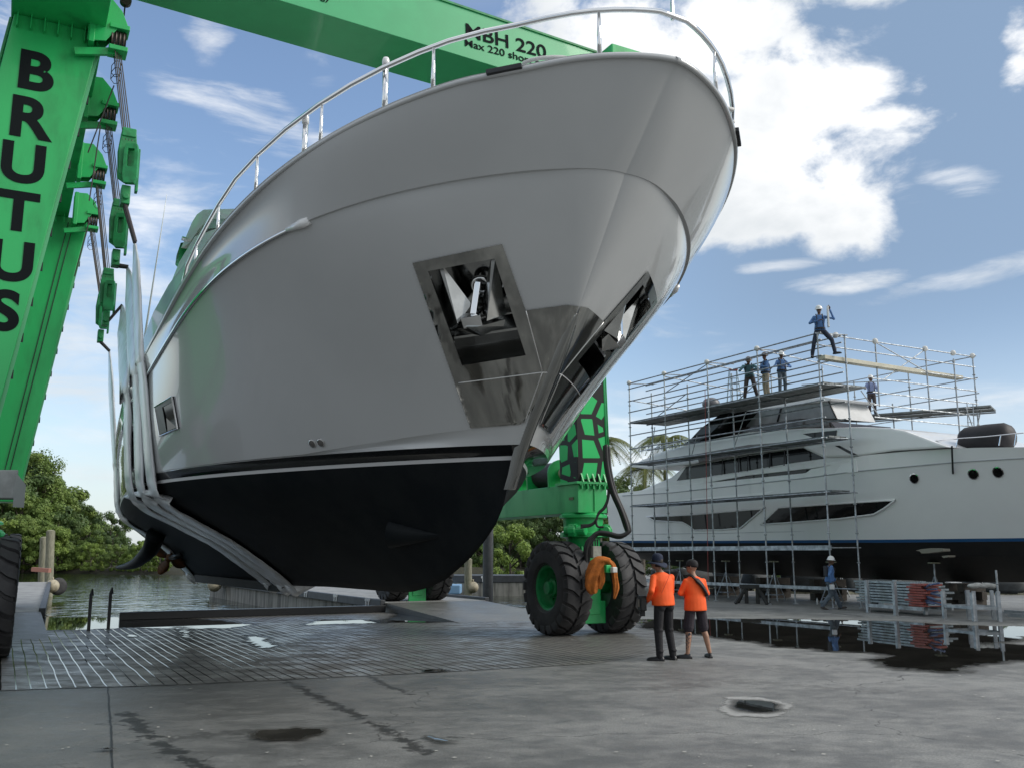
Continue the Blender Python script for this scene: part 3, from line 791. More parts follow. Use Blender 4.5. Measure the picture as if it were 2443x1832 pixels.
# seams of the plate as thin raised beads
SEAM = pm('plate_seam', (.75, .75, .74), .3, .6)
def bead(pxs, nm='plate_seam', r=.006):
    q = []
    for a, b_ in zip(pxs, pxs[1:]):
        for i in range(8): q.append(hullhit(lerp(a[0], b_[0], i / 8), lerp(a[1], b_[1], i / 8), .017)[0])
    q.append(hullhit(*pxs[-1], .017)[0])
    for sd in (1, -1):
        mb = MB(); mb.tube(q if sd > 0 else [mirror(p) for p in q], r, 6); mb.build(nm, SEAM, yacht, smooth=True)
bead([(1095, 912), (1200, 899), (1294, 887), (1322, 889)])
bead([(1255, 741), (1294, 887)]); bead([(1294, 887), (1251, 1008)])
# stem guard: bright steel band down the stem
sp = [(8.56, 4.60), (8.40, 4.38), (8.1, 3.97), (7.82, 3.65), (7.62, 3.44), (7.45, 3.22), (7.30, 3.02), (7.18, 2.80), (7.05, 2.62)]
mb = MB(); L_ = []
for i, (t, z) in enumerate(sp):
    wd = (.06 if i == 0 else .13 - .05 * i / 8)
    L_.append([YP(t - .20 + .012 * i, wd * .95, z), YP(t - .04, wd * .72, z), YP(t + .035, wd * .30, z), YP(t + .05, 0, z), YP(t + .035, -wd * .30, z), YP(t - .04, -wd * .72, z), YP(t - .20 + .012 * i, -wd * .95, z)])
mb.loft(L_, closed=False); mb.f.append([0, 1, 2, 3, 4, 5, 6]); mb.mi.append(0); k = (len(L_) - 1) * 7; mb.f.append([k + i for i in range(7)][::-1]); mb.mi.append(0)
mb.build('stem_guard', CHROMEP, yacht, smooth=True, auto=35)
# the pocket itself with the anchor stowed in it
oc = [hullhit(*p, .0)[0] for p in OPEN]
pn = ((oc[1] - oc[0]).cross(oc[3] - oc[0])).normalized()
if pn.dot(YS) < 0: pn = -pn
pc = sum(oc, V()) / 4
ex = ((oc[1] - oc[0]).normalized() + (oc[2] - oc[3]).normalized()).normalized(); ey = pn.cross(ex).normalized()
if ey.z < 0: ey = -ey
def pk(px, py, d=0.0): return onpl(px, py, pc, pn) + pn * d          # point on the pocket's plane, d outward
def mir_build(mb, name, mat, par, **kw):
    r = []
    for sd in (1, -1):
        m2 = MB(); m2.v = [p.copy() if sd > 0 else mirror(p) for p in mb.v]; m2.f = [list(f) if sd > 0 else list(f)[::-1] for f in mb.f]; m2.mi = list(mb.mi)
        r.append(m2.build(name, mat, par[sd < 0] if isinstance(par, (list, tuple)) else par, **kw))
    return r
DK = -.42
mb = MB(); rim = [pk(*p, .012) for p in OPEN]; deep = [pk(cenO[0] + (x - cenO[0]) * .93, cenO[1] + (y - cenO[1]) * .93, DK) for x, y in OPEN]
mb.add(rim + deep, [(i, (i + 1) % 4, 4 + (i + 1) % 4, 4 + i) for i in range(4)] + [(4, 5, 6, 7)])
FLUKE = pm('fluke_steel', (.50, .51, .50), .20, 1.0, bump=.03, bscale=5, var=.2, vscale=4)
POCK = pm('pocket_steel', (.34, .345, .34), .12, 1.0, var=.2, vscale=3)
pock = mir_build(mb, 'anchor_pocket', POCK, yacht, recalc=False)
# cross shelf in the pocket, hawse hole ring
mb = MB(); q = [pk(1082, 806, -.02), pk(1238, 783, -.02), pk(1236, 776, -.36), pk(1080, 799, -.36)]; mb.prism(q, -ey * .03); mir_build(mb, 'pocket_shelf', FLUKE, pock)
mb = MB(); hc = pk(1139, 704, -.30); mb.lathe([(.10, 0), (.135, .02), (.135, .05), (.10, .07), (.07, .02)], hc, pn, 20, cap=False); mir_build(mb, 'hawse_ring', CHROME, pock, smooth=True)
# anchor: shank, crown, two flukes
anc = [tag(bpy.data.objects.new('anchor', None), '', '') for _ in (0, 1)]
for a_, sd in zip(anc, (1, -1)):
    COL.objects.link(a_); a_.location = pc if sd > 0 else mirror(pc); del a_['label']; del a_['category']; a_.parent = yacht; a_.matrix_parent_inverse = Matrix.Translation(-yacht.location)
anc_par = anc
def mir_build2(mb, name, mat, **kw):
    for sd, a_ in zip((1, -1), anc):
        m2 = MB(); m2.v = [p.copy() if sd > 0 else mirror(p) for p in mb.v]; m2.f = [list(f) if sd > 0 else list(f)[::-1] for f in mb.f]; m2.mi = list(mb.mi)
        o = m2.build(name, mat, None, **kw); o.parent = a_; o.matrix_parent_inverse = Matrix.Translation(-(a_.location))
mb = MB(); mb.bar(pk(1134, 690, -.20), pk(1131, 748, .05), .07, .10, pn); mb.box(pk(1130, 757, .06), (.24, .14, .16), (ex, ey, pn)); mir_build2(mb, 'shank', CHROME, bevel=.008)
def fluke(tip, bl, br, ridge):
    T = pk(*tip, -.16); a = pk(*bl, -.10); b_ = pk(*br, -.10); r_ = pk(*ridge, .12); bk = pk(*ridge, -.25)
    mb = MB(); T2 = T + ex * .05; mb.add([T, T2, a, r_, b_, bk], [(0, 2, 3), (0, 3, 1), (1, 3, 4), (0, 5, 2), (1, 4, 5), (0, 1, 5), (2, 5, 3), (3, 5, 4)]); return mb
mir_build2(fluke((1040, 648), (1074, 790), (1122, 735), (1096, 762)), 'fluke', FLUKE)
mir_build2(fluke((1168, 622), (1147, 728), (1206, 758), (1165, 756)), 'fluke', FLUKE)
mb = MB(); mb.add([pk(1072, 793, -.05), pk(1118, 767, .16), pk(1143, 767, .16), pk(1207, 758, .06), pk(1202, 777, .02), pk(1150, 800, .02), pk(1080, 797, -.12), pk(1140, 775, -.2)],
                  [(0, 1, 5, 6), (1, 2, 5), (2, 3, 4, 5), (0, 7, 1), (1, 7, 2), (2, 7, 3), (6, 5, 7), (5, 4, 7), (0, 6, 7), (3, 7, 4)]); mir_build2(mb, 'crown', FLUKE)

# hull fittings traced on the starboard side
def disc_on(px, py, r, nm, mat, dep=.03):
    p, n = hullhit(px, py, 0); mb = MB(); mb.lathe([(r * 1.25, -dep), (r * 1.25, .012), (r, .018), (r * .92, -.0), (.0001, -.004)], p, n, 20); return p, n, mb
for px, py in ((746, 1057), (766.5, 1055)):
    p, n, mb = disc_on(px, py, .052, '', 0); o = mb.build('overboard_drain', CHROME, yacht, smooth=True, auto=40)
    mb = MB(); mb.lathe([(.0001, .02), (.05, .012), (.05, -.01)], p, n, 16); mb.build('drain_hole', pm('drain_hole', (.10, .095, .09), .6), o)
# bow thruster duct fairing on the bottom
bb = BVHTree.FromPolygons([tuple(yacht.location + v.co - yacht.location) for v in bottom.data.vertices], [tuple(p.vertices) for p in bottom.data.polygons])
def bothit(px, py, off=0.0):
    loc, n, i, d = bb.ray_cast(EYE, ray(px, py).normalized())
    if n.dot(ray(px, py)) > 0: n = -n
    return loc + n * off, n
mb = MB(); L_ = []
for k in range(9):
    f = k / 8; top = bothit(lerp(927, 1048, f), lerp(1243, 1275, f))[0]; bot = bothit(lerp(940, 1045, f), lerp(1302, 1283, f))[0]; n = bothit(lerp(933, 1046, f), lerp(1270, 1279, f))[1]
    h = (top - bot).length / 2; c = (top + bot) / 2; d = (top - bot).normalized(); out_ = .16 * (1 - f ** 1.6)
    L_.append([c + d * (h * math.cos(a * PI / 8)) + n * (out_ * math.sin(a * PI / 8)) for a in range(9)])
mb.loft(L_, closed=False); mb.add(L_[0], [tuple(range(9))]); mb.build('thruster_fairing', NAVY, yacht, smooth=True, auto=50)
# side windows on the topsides
def hullpoly(pxs, off=.006):
    return [hullhit(x, y, off)[0] for x, y in pxs]
for pxs in ([(374, 971), (415, 945), (428, 1020), (386, 1039)], [(312, 1025), (327, 1008), (331, 1110), (322, 1124)]):
    q = hullpoly(pxs, .035); n = hullhit(sum(p[0] for p in pxs) / 4, sum(p[1] for p in pxs) / 4)[1]
    mb = MB(); c = sum(q, V()) / 4; q2 = [c + (p - c) * .90 for p in q]
    mb.add(q + q2 + [p - n * .05 for p in q], [(i, (i + 1) % 4, 4 + (i + 1) % 4, 4 + i) for i in range(4)] + [(i, (i + 1) % 4, 8 + (i + 1) % 4, 8 + i) for i in range(4)]); w0 = mb.build('hull_window', BLACK, yacht, recalc=False)
    mb = MB(); mb.add([p - n * .004 for p in q2], [(0, 1, 2, 3)]); mb.build('pane', GLASS, w0, recalc=False)
    mb = MB(); e0, e1 = q2[0].lerp(q2[1], .42) + n * .006, q2[3].lerp(q2[2], .42) + n * .006; mb.add([q2[0] + n * .006, e0, e1, q2[3] + n * .006], [(0, 1, 2, 3)]); mb.build('recess_shade_strip', BLACK, w0, recalc=False)  # flat black strip painting the shade of a recess that is not modelled
    mb = MB(); mb.add([q[0] + n * .007, q[1] + n * .007, q[1].lerp(q[2], .16) + n * .007, q[0].lerp(q[3], .12) + n * .007], [(0, 1, 2, 3)]); mb.build('head_shade_strip', BLACK, w0, recalc=False)  # same painted shade along the window head
    mb = MB(); mb.tube(q + [q[0]], .014, 6); mb.build('window_trim', CHROME, w0)

# superstructure aft of the bow: side profiles extruded across the beam
def sp_(px, py, off): return onpl(px, py, YC + YS * off, YS)
def house(name, pxs, off, mat, width=None, par=None, bevel=.0):
    q = [sp_(x, y, off) for x, y in pxs]; mb = MB(); mb.prism(q, -YS * (width if width else 2 * off)); return mb.build(name, mat, par or yacht, bevel=bevel)
CREAM = pm('cream_gelcoat', (.62, .62, .56), .3, coat=.4)
SHADEW = pm('shaded_white_gelcoat', (.40, .42, .42), .25, coat=.6)  # white gelcoat with its shade and reflections put into the colour
house('hardtop', [(432, 592), (446, 560), (458, 531), (470, 512), (486, 501), (556, 499), (640, 500), (640, 530), (545, 522), (500, 523), (476, 545), (452, 580), (444, 585)], 2.45, CREAM)
house('hardtop_soffit', [(440, 583), (462, 548), (480, 527), (505, 520), (640, 526), (640, 560), (520, 545), (500, 545), (470, 565), (446, 584)], 2.40, SHADEW)
house('wheelhouse_window', [(421, 610), (431, 580), (450, 577), (520, 540), (560, 545), (470, 600), (425, 640), (418, 632)], 2.32, GLASS)
house('wheelhouse', [(402, 690), (428, 625), (465, 565), (520, 545), (600, 560), (560, 700), (470, 640), (440, 670), (405, 720)], 2.50, WHITE)
house('deckhouse', [(359, 770), (380, 720), (402, 680), (440, 630), (500, 600), (560, 640), (500, 900), (330, 1000), (318, 960), (322, 880), (340, 815)], 2.62, SHADEW)
house('side_deck_wing', [(345, 800), (366, 745), (392, 700), (412, 672), (440, 640), (452, 640), (440, 690), (420, 720), (385, 790), (352, 870), (330, 930), (322, 905), (330, 850)], 2.72, SHADEW, .10)
mb = MB(); a = sp_(352, 762, 2.2); b_ = sp_(398, 465, 2.2); mid = a.lerp(b_, .45); mb.tube([a - (b_ - a) * .15, a, mid, b_], .02, 6, rs=[.03, .028, .018, .006]); mb.build('whip_antenna', WHITE, yacht, smooth=True)
mb = MB(); pts = [sp_(449, 580, 2.3), sp_(468, 545, 2.3), sp_(480, 533, 2.3), sp_(500, 525, 2.3), sp_(535, 524, 2.3)]; mb.tube(catmull(pts, 4), .022, 6); mb.build('flybridge_rail', CHROME, yacht, smooth=True)
p = sp_(452, 574, 2.42); mb = MB(); mb.tube([p, p + YS * .16 + Zu * .02], .05, 8); mb.build('searchlight', CHROME, yacht)
# running gear: orange propeller and dark curved strut aft
def aft(px, py, off): return onpl(px, py, YC + YS * off, YS)
PROP = pm('orange_antifoul', (.19, .075, .025), .6, var=.3, vscale=4)
pcn = aft(404, 1330, .9); ax = (YB * -1 + V((0, 0, -.05))).normalized()
mb = MB(); mb.lathe([(.05, -.22), (.11, -.1), (.12, .12), (.06, .22), (.001, .26)], pcn, ax, 14); prop = mb.build('propeller', PROP, yacht, smooth=True)
for k in range(4):
    a = k * PI / 2 + .5; rd = YS * math.cos(a) + Zu * math.sin(a); tn = ax.cross(rd)
    mb = MB(); L_ = []
    for i in range(7):
        f = i / 6; wd = .34 * math.sin(PI * (.14 + .80 * f)) + .02; tw = 1.0 - .6 * f; dd = (tn * math.cos(tw) + ax * math.sin(tw))
        c = pcn + rd * (.08 + .44 * f); L_.append([c - dd * wd * .5, c + ax * .012, c + dd * wd * .5, c - ax * .012])
    mb.loft(L_, cap=True); mb.build('blade', PROP, prop, smooth=True)
pts = catmull([aft(372, 1275, 1.9), aft(358, 1310, 1.9), aft(330, 1338, 1.9), aft(302, 1350, 1.9), aft(278, 1353, 1.9)], 5)
mb = MB(); n_ = len(pts); mb.tube(pts, .1, 10, rs=[.24 * (1 - .85 * (i / (n_ - 1)) ** 1.3) for i in range(n_)]); mb.build('curved_rudder', NAVY, yacht, smooth=True)
mb = MB(); a = YP(-9.5, .9, 1.75); mb.tube([a, pcn - ax * .2], .07, 8); mb.build('propeller_shaft', DARKST, yacht, smooth=True)
mb = MB(); mb.prism([YP(-12.5, .05, 1.9), YP(-2, .05, 1.25), YP(-3.2, .05, .98), YP(-11.5, .05, .98)], YS * -.10); mb.build('skeg', NAVY, yacht)
# ================================================================== the green travel lift
lift = thing('travel_lift', 'huge green mobile boat hoist on paired tyres, BRUTUS down its leg', 'boat hoist', (-4, 22, 0))
G2 = pm('turtle_pattern', (.02, .38, .11), .38)
def turtle():
    n = NT(G2.node_tree); b = n.n['Principled BSDF']; t = n.node('ShaderNodeTexCoord')
    mp = n.node('ShaderNodeMapping'); mp.inputs['Scale'].default_value = (1, 1, 1.15); n.link(t.outputs['Object'], mp.inputs[0])
    vo = n.node('ShaderNodeTexVoronoi'); vo.feature = 'DISTANCE_TO_EDGE'; vo.inputs['Scale'].default_value = 1.95; vo.inputs['Randomness'].default_value = .8
    n.link(mp.outputs[0], vo.inputs['Vector'])
    f = n.sstep(vo.outputs['Distance'], .115, .135); b.inputs['Specular IOR Level'].default_value = .25; b.inputs['Roughness'].default_value = .5
    n.link(n.mix(f, (.004, .005, .005), (.018, .46, .12)), b.inputs['Base Color'])
    b.inputs['Coat Weight'].default_value = .05
turtle()
def legloft(name, cl, cu, wl, wu, dl, du_, mat, par, nm='leg'):
    """box leg: centre low/up (of front face), widths along U, depth along VV"""
    L_ = []
    for c, w_, d_ in ((cl, wl, dl), (cu, wu, du_)):
        L_.append([c - U * w_ / 2, c + U * w_ / 2, c + U * w_ / 2 + VV * d_, c - U * w_ / 2 + VV * d_])
    mb = MB(); mb.loft(L_, cap=True); return mb.build(nm, mat, par, bevel=.015)
# --- left front leg (front face traced)
YF = 16.4
lowR = atY(0, 960, YF); topR = atY(234, 109, YF + .45)
axl = (topR - lowR); z0, z1 = 3.25, 11.75
pR0 = lowR + axl * ((z0 - lowR.z) / axl.z); pR1 = lowR + axl * ((z1 - lowR.z) / axl.z)
WL0, WL1 = 1.28, 1.50
cl, cu = pR0 - U * WL0 / 2, pR1 - U * WL1 / 2
legFL = legloft('leg', cl, cu, WL0, WL1, .95, 1.05, GREEN, lift)
DL = 11.3                                             # distance between front and rear legs
YR = 27.0
lowR2 = atY(66, 1087, YR); topR2 = atY(206, 542, YR + .3); ax2 = topR2 - lowR2
pQ0 = lowR2 + ax2 * ((z0 - lowR2.z) / ax2.z); pQ1 = lowR2 + ax2 * ((z1 - lowR2.z) / ax2.z)
legRL = legloft('leg', pQ0 - U * WL0 / 2, pQ1 - U * WL1 / 2, WL0, WL1, .95, 1.05, GREEN, lift)
# flange strips and ladder strip on the leg's inner edge
for a, b_ in ((pR0, pR1), (pQ0, pQ1)):
    mb = MB(); mb.bar(a + U * .03 + VV * .1, b_ + U * .03 + VV * .1, .06, .05, VV); mb.build('leg_flange', pm('leg_edge', (.10, .42, .2), .5), lift)
    for k in range(9): p = a.lerp(b_, .2 + .08 * k) + U * .06 + VV * .14; MB().box(p, (.05, .05, .16), (U, VV, Zu)).build('hinge', DARKST, lift)
    for k, off in ((0, .35), (1, .48)):
        mb = MB(); p = a.lerp(b_, .05) - U * (off) - VV * .02; q = a.lerp(b_, .98) - U * (off * 1.05) - VV * .02; mb.tube([p, q], .012, 6); 
        if a.y > 20: mb.build('control_cable', BLACK, lift)
# left outer pipe runs
mb = MB(); p = cl - U * (WL0 / 2 + .05) + VV * .2; q = cu - U * (WL1 / 2 + .05) + VV * .2; mb.tube([p, q], .035, 8); mb.build('pipe', GREEND, lift)
# top side beams and their overhang
def tbeam(c0, wid):
    mb = MB(); d0 = c0 - VV * 2.2; d1 = c0 + VV * (DL + 2.4)
    for z_, h_, w_ in ((z1 + .68, 1.36, wid),):
        mb.bar(d0 + Zu * (z_ - c0.z), d1 + Zu * (z_ - c0.z), w_, h_)
    o = mb.build('top_beam', GREEN, lift, bevel=.03)
    for sgn in (0, DL):
        for k in range(7):
            p = c0 + VV * (sgn - .06) + U * (-wid / 2 + .12 + k * (wid - .24) / 6); p.z = z1 - .14
            MB().box(p, (.02, .12, .28), (U, VV, Zu)).build('gusset', GREEN, o)
    return o
tb1 = tbeam(cu, WL1 + .12)
# --- right legs
fr = V((2.16, 21.95, 0)); W0, W1 = .76, .98
clr = V((1.85, 21.80, 3.42)); cur = V((1.78, 21.80, 11.75)) - U * .0
legFR = legloft('leg', clr, cur, W0, W1, .80, .95, G2, lift)
legRR = legloft('leg', clr + VV * DL, cur + VV * DL, W0, W1, .80, .95, G2, lift)
tb2 = tbeam(cur, W1 + .3)
# lower side beams
for c0, wd in ((clr, .78), (V((cl.x, cl.y, 3.42)), 1.2)):
    mb = MB(); a = c0 + VV * -.0; b_ = c0 + VV * (DL + .85); mid = Zu * (3.05 - 3.42)
    mb.bar(a + mid, b_ + mid, wd, .66); lb = mb.build('lower_beam', GREEN, lift, bevel=.012)
    mb = MB()
    for s_ in (0, DL):
        c = c0 + VV * (s_ + .42) + Zu * .0; mb.box(V((c.x, c.y, 3.40)), (wd + .14, 1.0, .05), (U, VV, Zu))
    mb.build('flange_plate', GREEN, lb)
    for s_ in (0, DL):
        mb = MB()
        for k in range(5):
            p = c0 + VV * (s_ - .03) + U * (-wd / 2 + .08 + k * (wd - .16) / 4); mb.prism([V((p.x, p.y, 3.42)), V((p.x, p.y, 3.62)) + VV * .03, V((p.x, p.y, 3.42)) - VV * .07], U * .035)
            mb.box(V((p.x, p.y, 3.33)) - VV * .01, (.03, .06, .13), (U, VV, Zu))
        for k in range(9):
            p = c0 + VV * (s_ - .055) + U * (-wd / 2 + .04 + k * (wd - .08) / 8); mb.box(V((p.x, p.y, 3.365)), (.03, .03, .05), (U, VV, Zu))
        mb.build('bolt_row', GREEN, lb)
    if wd < 1:
        mb = MB(); p = c0 - VV * .01 + U * .05; mb.bar(V((p.x, p.y, 3.34)), V((p.x, p.y, 2.76)), .02, .03, VV); mb.build('stiffener', GREEN, lb)
        mb = MB(); p = c0 - U * (wd / 2 + .012) + VV * .28; mb.box(V((p.x, p.y, 3.05)), (.02, .18, .06), (U, VV, Zu)); mb.build('maker_plate', pm('maker_plate', (.10, .12, .06), .5), lb)
# white box and cabinet over the left front wheels
p = cl + VV * (DL * 1.0) ; mb = MB(); q = atY(22, 1165, 26.2)
for nm, px0, px1, Yb, mt, dep in (('control_cabinet', (-20, 1120), (38, 1188), 16.0, pm('grey_cabinet', (.30, .32, .31), .5, var=.3), .5),):
    a, b_ = atY(*px0, Yb), atY(*px1, Yb); mb = MB(); mb.prism([a, V((b_.x, Yb, a.z)), b_, V((a.x, Yb, b_.z))], VV * dep); mb.build(nm, mt, lift, bevel=.02)
a, b_ = atY(38, 1125, 15.95), atY(57, 1210, 16.2); mb = MB(); mb.prism([a, V((b_.x, b_.y, a.z - .2)), b_, V((a.x, a.y, b_.z))], VV * .1); mb.build('cabinet_door', pm('pale_grey', (.42, .45, .44), .5), lift)
# cross beam overhead, traced on the plane of its underside
ZB = 13.1
b0, b1 = atZ(663, 0, ZB), atZ(1178, 158, ZB); bd = (b1 - b0).normalized(); bn_ = V((-bd.y, bd.x, 0))
if bn_.y < 0: bn_ = -bn_
kb = atZ(1020, 199, ZB); wB = (kb - b0).dot(bn_)
tp = onpl(1223, 59, b0, bn_); hB = tp.z - ZB
L0, L1 = b0 - bd * 9.5, b1 + bd * 5.2
mb = MB(); mb.prism([L0, L1, L1 + bn_ * wB, L0 + bn_ * wB], Zu * hB)
cross = mb.build('cross_beam', pm('cross_beam_green', (.05, .40, .16), .35, coat=.3, var=.12, vscale=.8), lift, bevel=.01)
mb = MB(); mb.bar(L0 - bn_ * .01 + Zu * (hB + .01), L1 - bn_ * .01 + Zu * (hB + .01), .05, .05); mb.build('beam_edge', GREEND, cross)
INK = pm('black_lettering', (.008, .011, .012), .8, spec=.1)
def face_text(s, pa, pb, plane_p, nrm, mat, par, bold=.03, yd=Zu, off=.012, nm='lettering', ysc=.80):
    a = onpl(*pa, plane_p, nrm); b_ = onpl(*pb, plane_p, nrm); xd = (b_ - a)
    n_ = -V(nrm).normalized() if V(nrm).dot(a - EYE) > 0 else V(nrm).normalized()
    o = text_mesh(nm, s, 1.0, a, xd, yd, mat, None, .004, bold, 'LEFT', 'BOTTOM_BASELINE')
    xs_ = [(v.co - a).dot(xd.normalized()) for v in o.data.vertices]; k = xd.length / max(xs_)
    up_ = n_.cross(xd.normalized()); up_ = up_ if up_.z > 0 else -up_
    for v in o.data.vertices:
        dv_ = (v.co - a) * k; v.co = a + dv_ - up_ * (dv_.dot(up_) * (1 - ysc)) + n_ * off
    setpar(o, par); return o
face_text('MBH 220', (1108, 87), (1303, 141), b0, bn_, INK, cross, .014)
face_text('Max 220 short tons', (1107, 110), (1322, 168), b0, bn_, INK, cross, .012)
face_text('g', (764, -1), (775, 2), b0, bn_, INK, cross, .012)
face_text('y', (776, 2), (787, 6), b0, bn_, INK, cross, .012)
# BRUTUS down the leg
fn = U.cross(axl.normalized()).normalized()
if fn.dot(V((0, -1, 0))) < 0: fn = -fn
for ch, px, py, hpx in (('B', 83.5, 175.7, 92), ('R', 68.7, 287, 97), ('U', 55, 394.6, 95), ('T', 42.6, 509.5, 94), ('U', 27.5, 628, 95), ('S', 10, 746, 95)):
    c = onpl(px, py, cl, fn); d = (c - EYE).length; hgt = hpx * d / math.hypot(F, 700) * .90
    text_mesh('lettering', ch, hgt / .70, c + fn * .008, U, axl, INK, legFL, .004, .035, 'CENTER', 'CENTER', 1.06)

# wheels ----------------------------------------------------------------
RT, WT = 1.04, .66
def make_wheel(axis_pt):
    """one tyre with rim; axle along U, outer face towards -U"""
    mb = MB(); prof = []
    for r, h in ((.50, -.27), (.56, -.33), (.72, -.345), (.90, -.335), (.965, -.30), (.985, -.20), (.99, 0), (.985, .20), (.965, .30), (.90, .335), (.72, .345), (.56, .33), (.50, .27)):
        prof.append((r, h))
    mb.lathe(prof, V(), U, 56, cap=False)
    N = 21
    for k in range(N):
        for sd in (-1, 1):
            a0 = 2 * PI * (k + (.5 if sd > 0 else 0)) / N
            def at(a, r, h): return U * h + (VV * math.cos(a) + Zu * math.sin(a)) * r
            w0 = .105; sk = .17
            ring = []
            q = [(.035, sk), (.17, sk * .35), (.26, .02), (.325, .0), (.35, .0)]
            top = []; low = []
            for h, s_ in q:
                rr = 1.045 if h < .32 else (1.015 if h < .34 else .86)
                for sg in (-1, 1):
                    top.append(at(a0 + s_ + sg * w0 * (1 if h < .3 else .95), rr, h * sd)); low.append(at(a0 + s_ + sg * w0 * 1.12, .95 if h < .33 else .80, (h - (.0 if h < .33 else .03)) * sd))
            nq = len(q); o0 = len(mb.v); mb.v += top + low
            for i in range(nq - 1):
                a, b_, c_, d_ = 2 * i, 2 * i + 1, 2 * i + 3, 2 * i + 2; L = 2 * nq
                for f in ((a, b_, c_, d_), (b_, b_ + L, c_ + L, c_), (a + L, a, d_, d_ + L)): mb.f.append([o0 + x for x in f]); mb.mi.append(0)
            for e in (0, 2 * nq - 2): mb.f.append([o0 + e, o0 + e + 1, o0 + e + 1 + 2 * nq, o0 + e + 2 * nq]); mb.mi.append(0)
    t = mb.build('tyre', RUBBER, None, smooth=True, auto=38)
    mb = MB(); mb.lathe([(.525, -.30), (.545, -.285), (.50, -.26), (.46, -.24), (.44, -.04), (.40, .0), (.20, .02), (.20, -.14), (.17, -.17), (.10, -.175), (.10, -.19), (.0001, -.19)], V(), U, 40, cap=False)
    mb.lathe([(.525, .30), (.545, .285), (.50, .26), (.46, .10), (.0001, .08)], V(), U, 40, cap=False)
    for k in range(12):
        a = 2 * PI * k / 12; mb.lathe([(.025, 0), (.025, -.03), (.0001, -.03)], (VV * math.cos(a) + Zu * math.sin(a)) * .31 + U * .0, U, 6)
    r_ = mb.build('rim', pm('rim_green', (.014, .30, .09), .45, var=.3, vscale=6), None, smooth=True, auto=40)
    for o in (t, r_): o.parent = lift
    return t, r_
tyre0, rim0 = make_wheel(None)
rim0.parent = tyre0
tyre0.matrix_parent_inverse = Matrix.Translation(-lift.location)
def put_wheel(first, p, flip=False, spin=0.0):
    if first: t, r_ = tyre0, rim0
    else:
        t = tyre0.copy(); COL.objects.link(t); r_ = rim0.copy(); COL.objects.link(r_); r_.parent = t
    m = Matrix.Translation(p) @ Matrix.Rotation(PI if flip else 0, 4, 'Z') @ Matrix.Rotation(spin, 4, U)
    t.parent = lift; t.matrix_parent_inverse = Matrix.Translation(-lift.location); t.matrix_basis = m
    if r_ is not rim0: r_.matrix_parent_inverse = Matrix.Identity(4)
corners = [V((1.66, 22.25, 0)), V((1.86, 22.35, 0)) + VV * 11.0 + Zu * PZ, V((-9.86, 16.85, 0)), V((-15.2, 27.3, 0)) + Zu * PZ]
first = True
for ci, c in enumerate(corners):
    for sd in (-1, 1):
        put_wheel(first, c + U * (.72 * sd) + Zu * (RT + .004), sd > 0, random.uniform(0, 6)); first = False
    # bogie, slewing ring and motors between the tyres
    zt = 2.72
    mb = MB(); b_ = Zu * c.z
    cc = V((c.x, c.y, 0))
    mb.lathe([(.50, zt), (.56, zt - .04), (.56, zt - .10), (.47, zt - .12), (.45, zt - .42), (.54, zt - .44), (.54, zt - .54), (.40, zt - .57), (.37, zt - .78)], cc, Zu, 28)
    bo = mb.build('slewing_column', GREEN, lift, smooth=True, auto=35)
    mb = MB(); mb.box(cc + Zu * 1.48, (.50, .62, .98), (U, VV, Zu)); mb.box(cc + Zu * .82, (.34, .90, .75), (U, VV, Zu)); mb.box(cc + Zu * .50 - VV * .40, (.62, .05, .5), (U, VV, Zu)); mb.build('bogie', GREEN, lift, bevel=.02)
    mb = MB(); mb.tube([cc + U * -1.0 + Zu * (RT + b_.z), cc + U * 1.0 + Zu * (RT + b_.z)], .14, 12); mb.build('axle', GREEND, lift)
    for k, ang in enumerate((-2.55, -.62)):
        d = U * math.cos(ang) + VV * math.sin(ang); p = cc + d * .52 + Zu * 2.32
        mb = MB(); t_ = U * -math.sin(ang) + VV * math.cos(ang)
        mb.lathe([(.10, -.30), (.12, -.28), (.12, -.08), (.16, -.06), (.16, .10), (.11, .12), (.11, .22), (.0001, .23)], p, t_ if k else -t_, 14); mb.box(p, (.22, .22, .26), (d, t_, Zu)); mb.build('slewing_motor', GREEN, bo, bevel=.01)
# hoses on the right front corner
def hose(pxs, Yd, r, par, nm='hose', mat=BLACK):
    mb = MB(); mb.tube(catmull([atY(x, y, Yd + (d if d else 0)) for x, y, d in [(p + (0,))[:3] for p in pxs]], 6), r, 8); return mb.build(nm, mat, par, smooth=True)
HB = pm('hose_rubber', (.014, .014, .015), .5)
for k, (ox, oy, r) in enumerate(((0, 0, .045), (6, 4, .04), (-5, 2, .032))):
    hose([(1446 + ox, 1060 + oy), (1449 + ox, 1110 + oy), (1462 + ox, 1168 + oy), (1482 + ox, 1215 + oy), (1496 + ox, 1255 + oy), (1496 + ox * .4, 1270), (1478, 1277 + oy), (1450, 1271 + oy), (1426, 1270 + oy), (1408 + ox, 1287), (1400 + ox, 1310), (1398 + ox, 1345)], 21.3 + .05 * k, r, lift, 'hose', HB)
for k in range(3):
    hose([(1451 + 2 * k, 1165, 0), (1449 + k, 1190, 0), (1440 + 2 * k, 1210, 0), (1428, 1222 + 2 * k, 0), (1421, 1240 + 2 * k, 0), (1408, 1250 + 2 * k, 0), (1385, 1252 + 3 * k, 0)], 21.45, .022, lift, 'hose', HB)
hose([(1422, 1240), (1423, 1250), (1428, 1256), (1440, 1256)], 21.4, .025, lift, 'hose', HB)
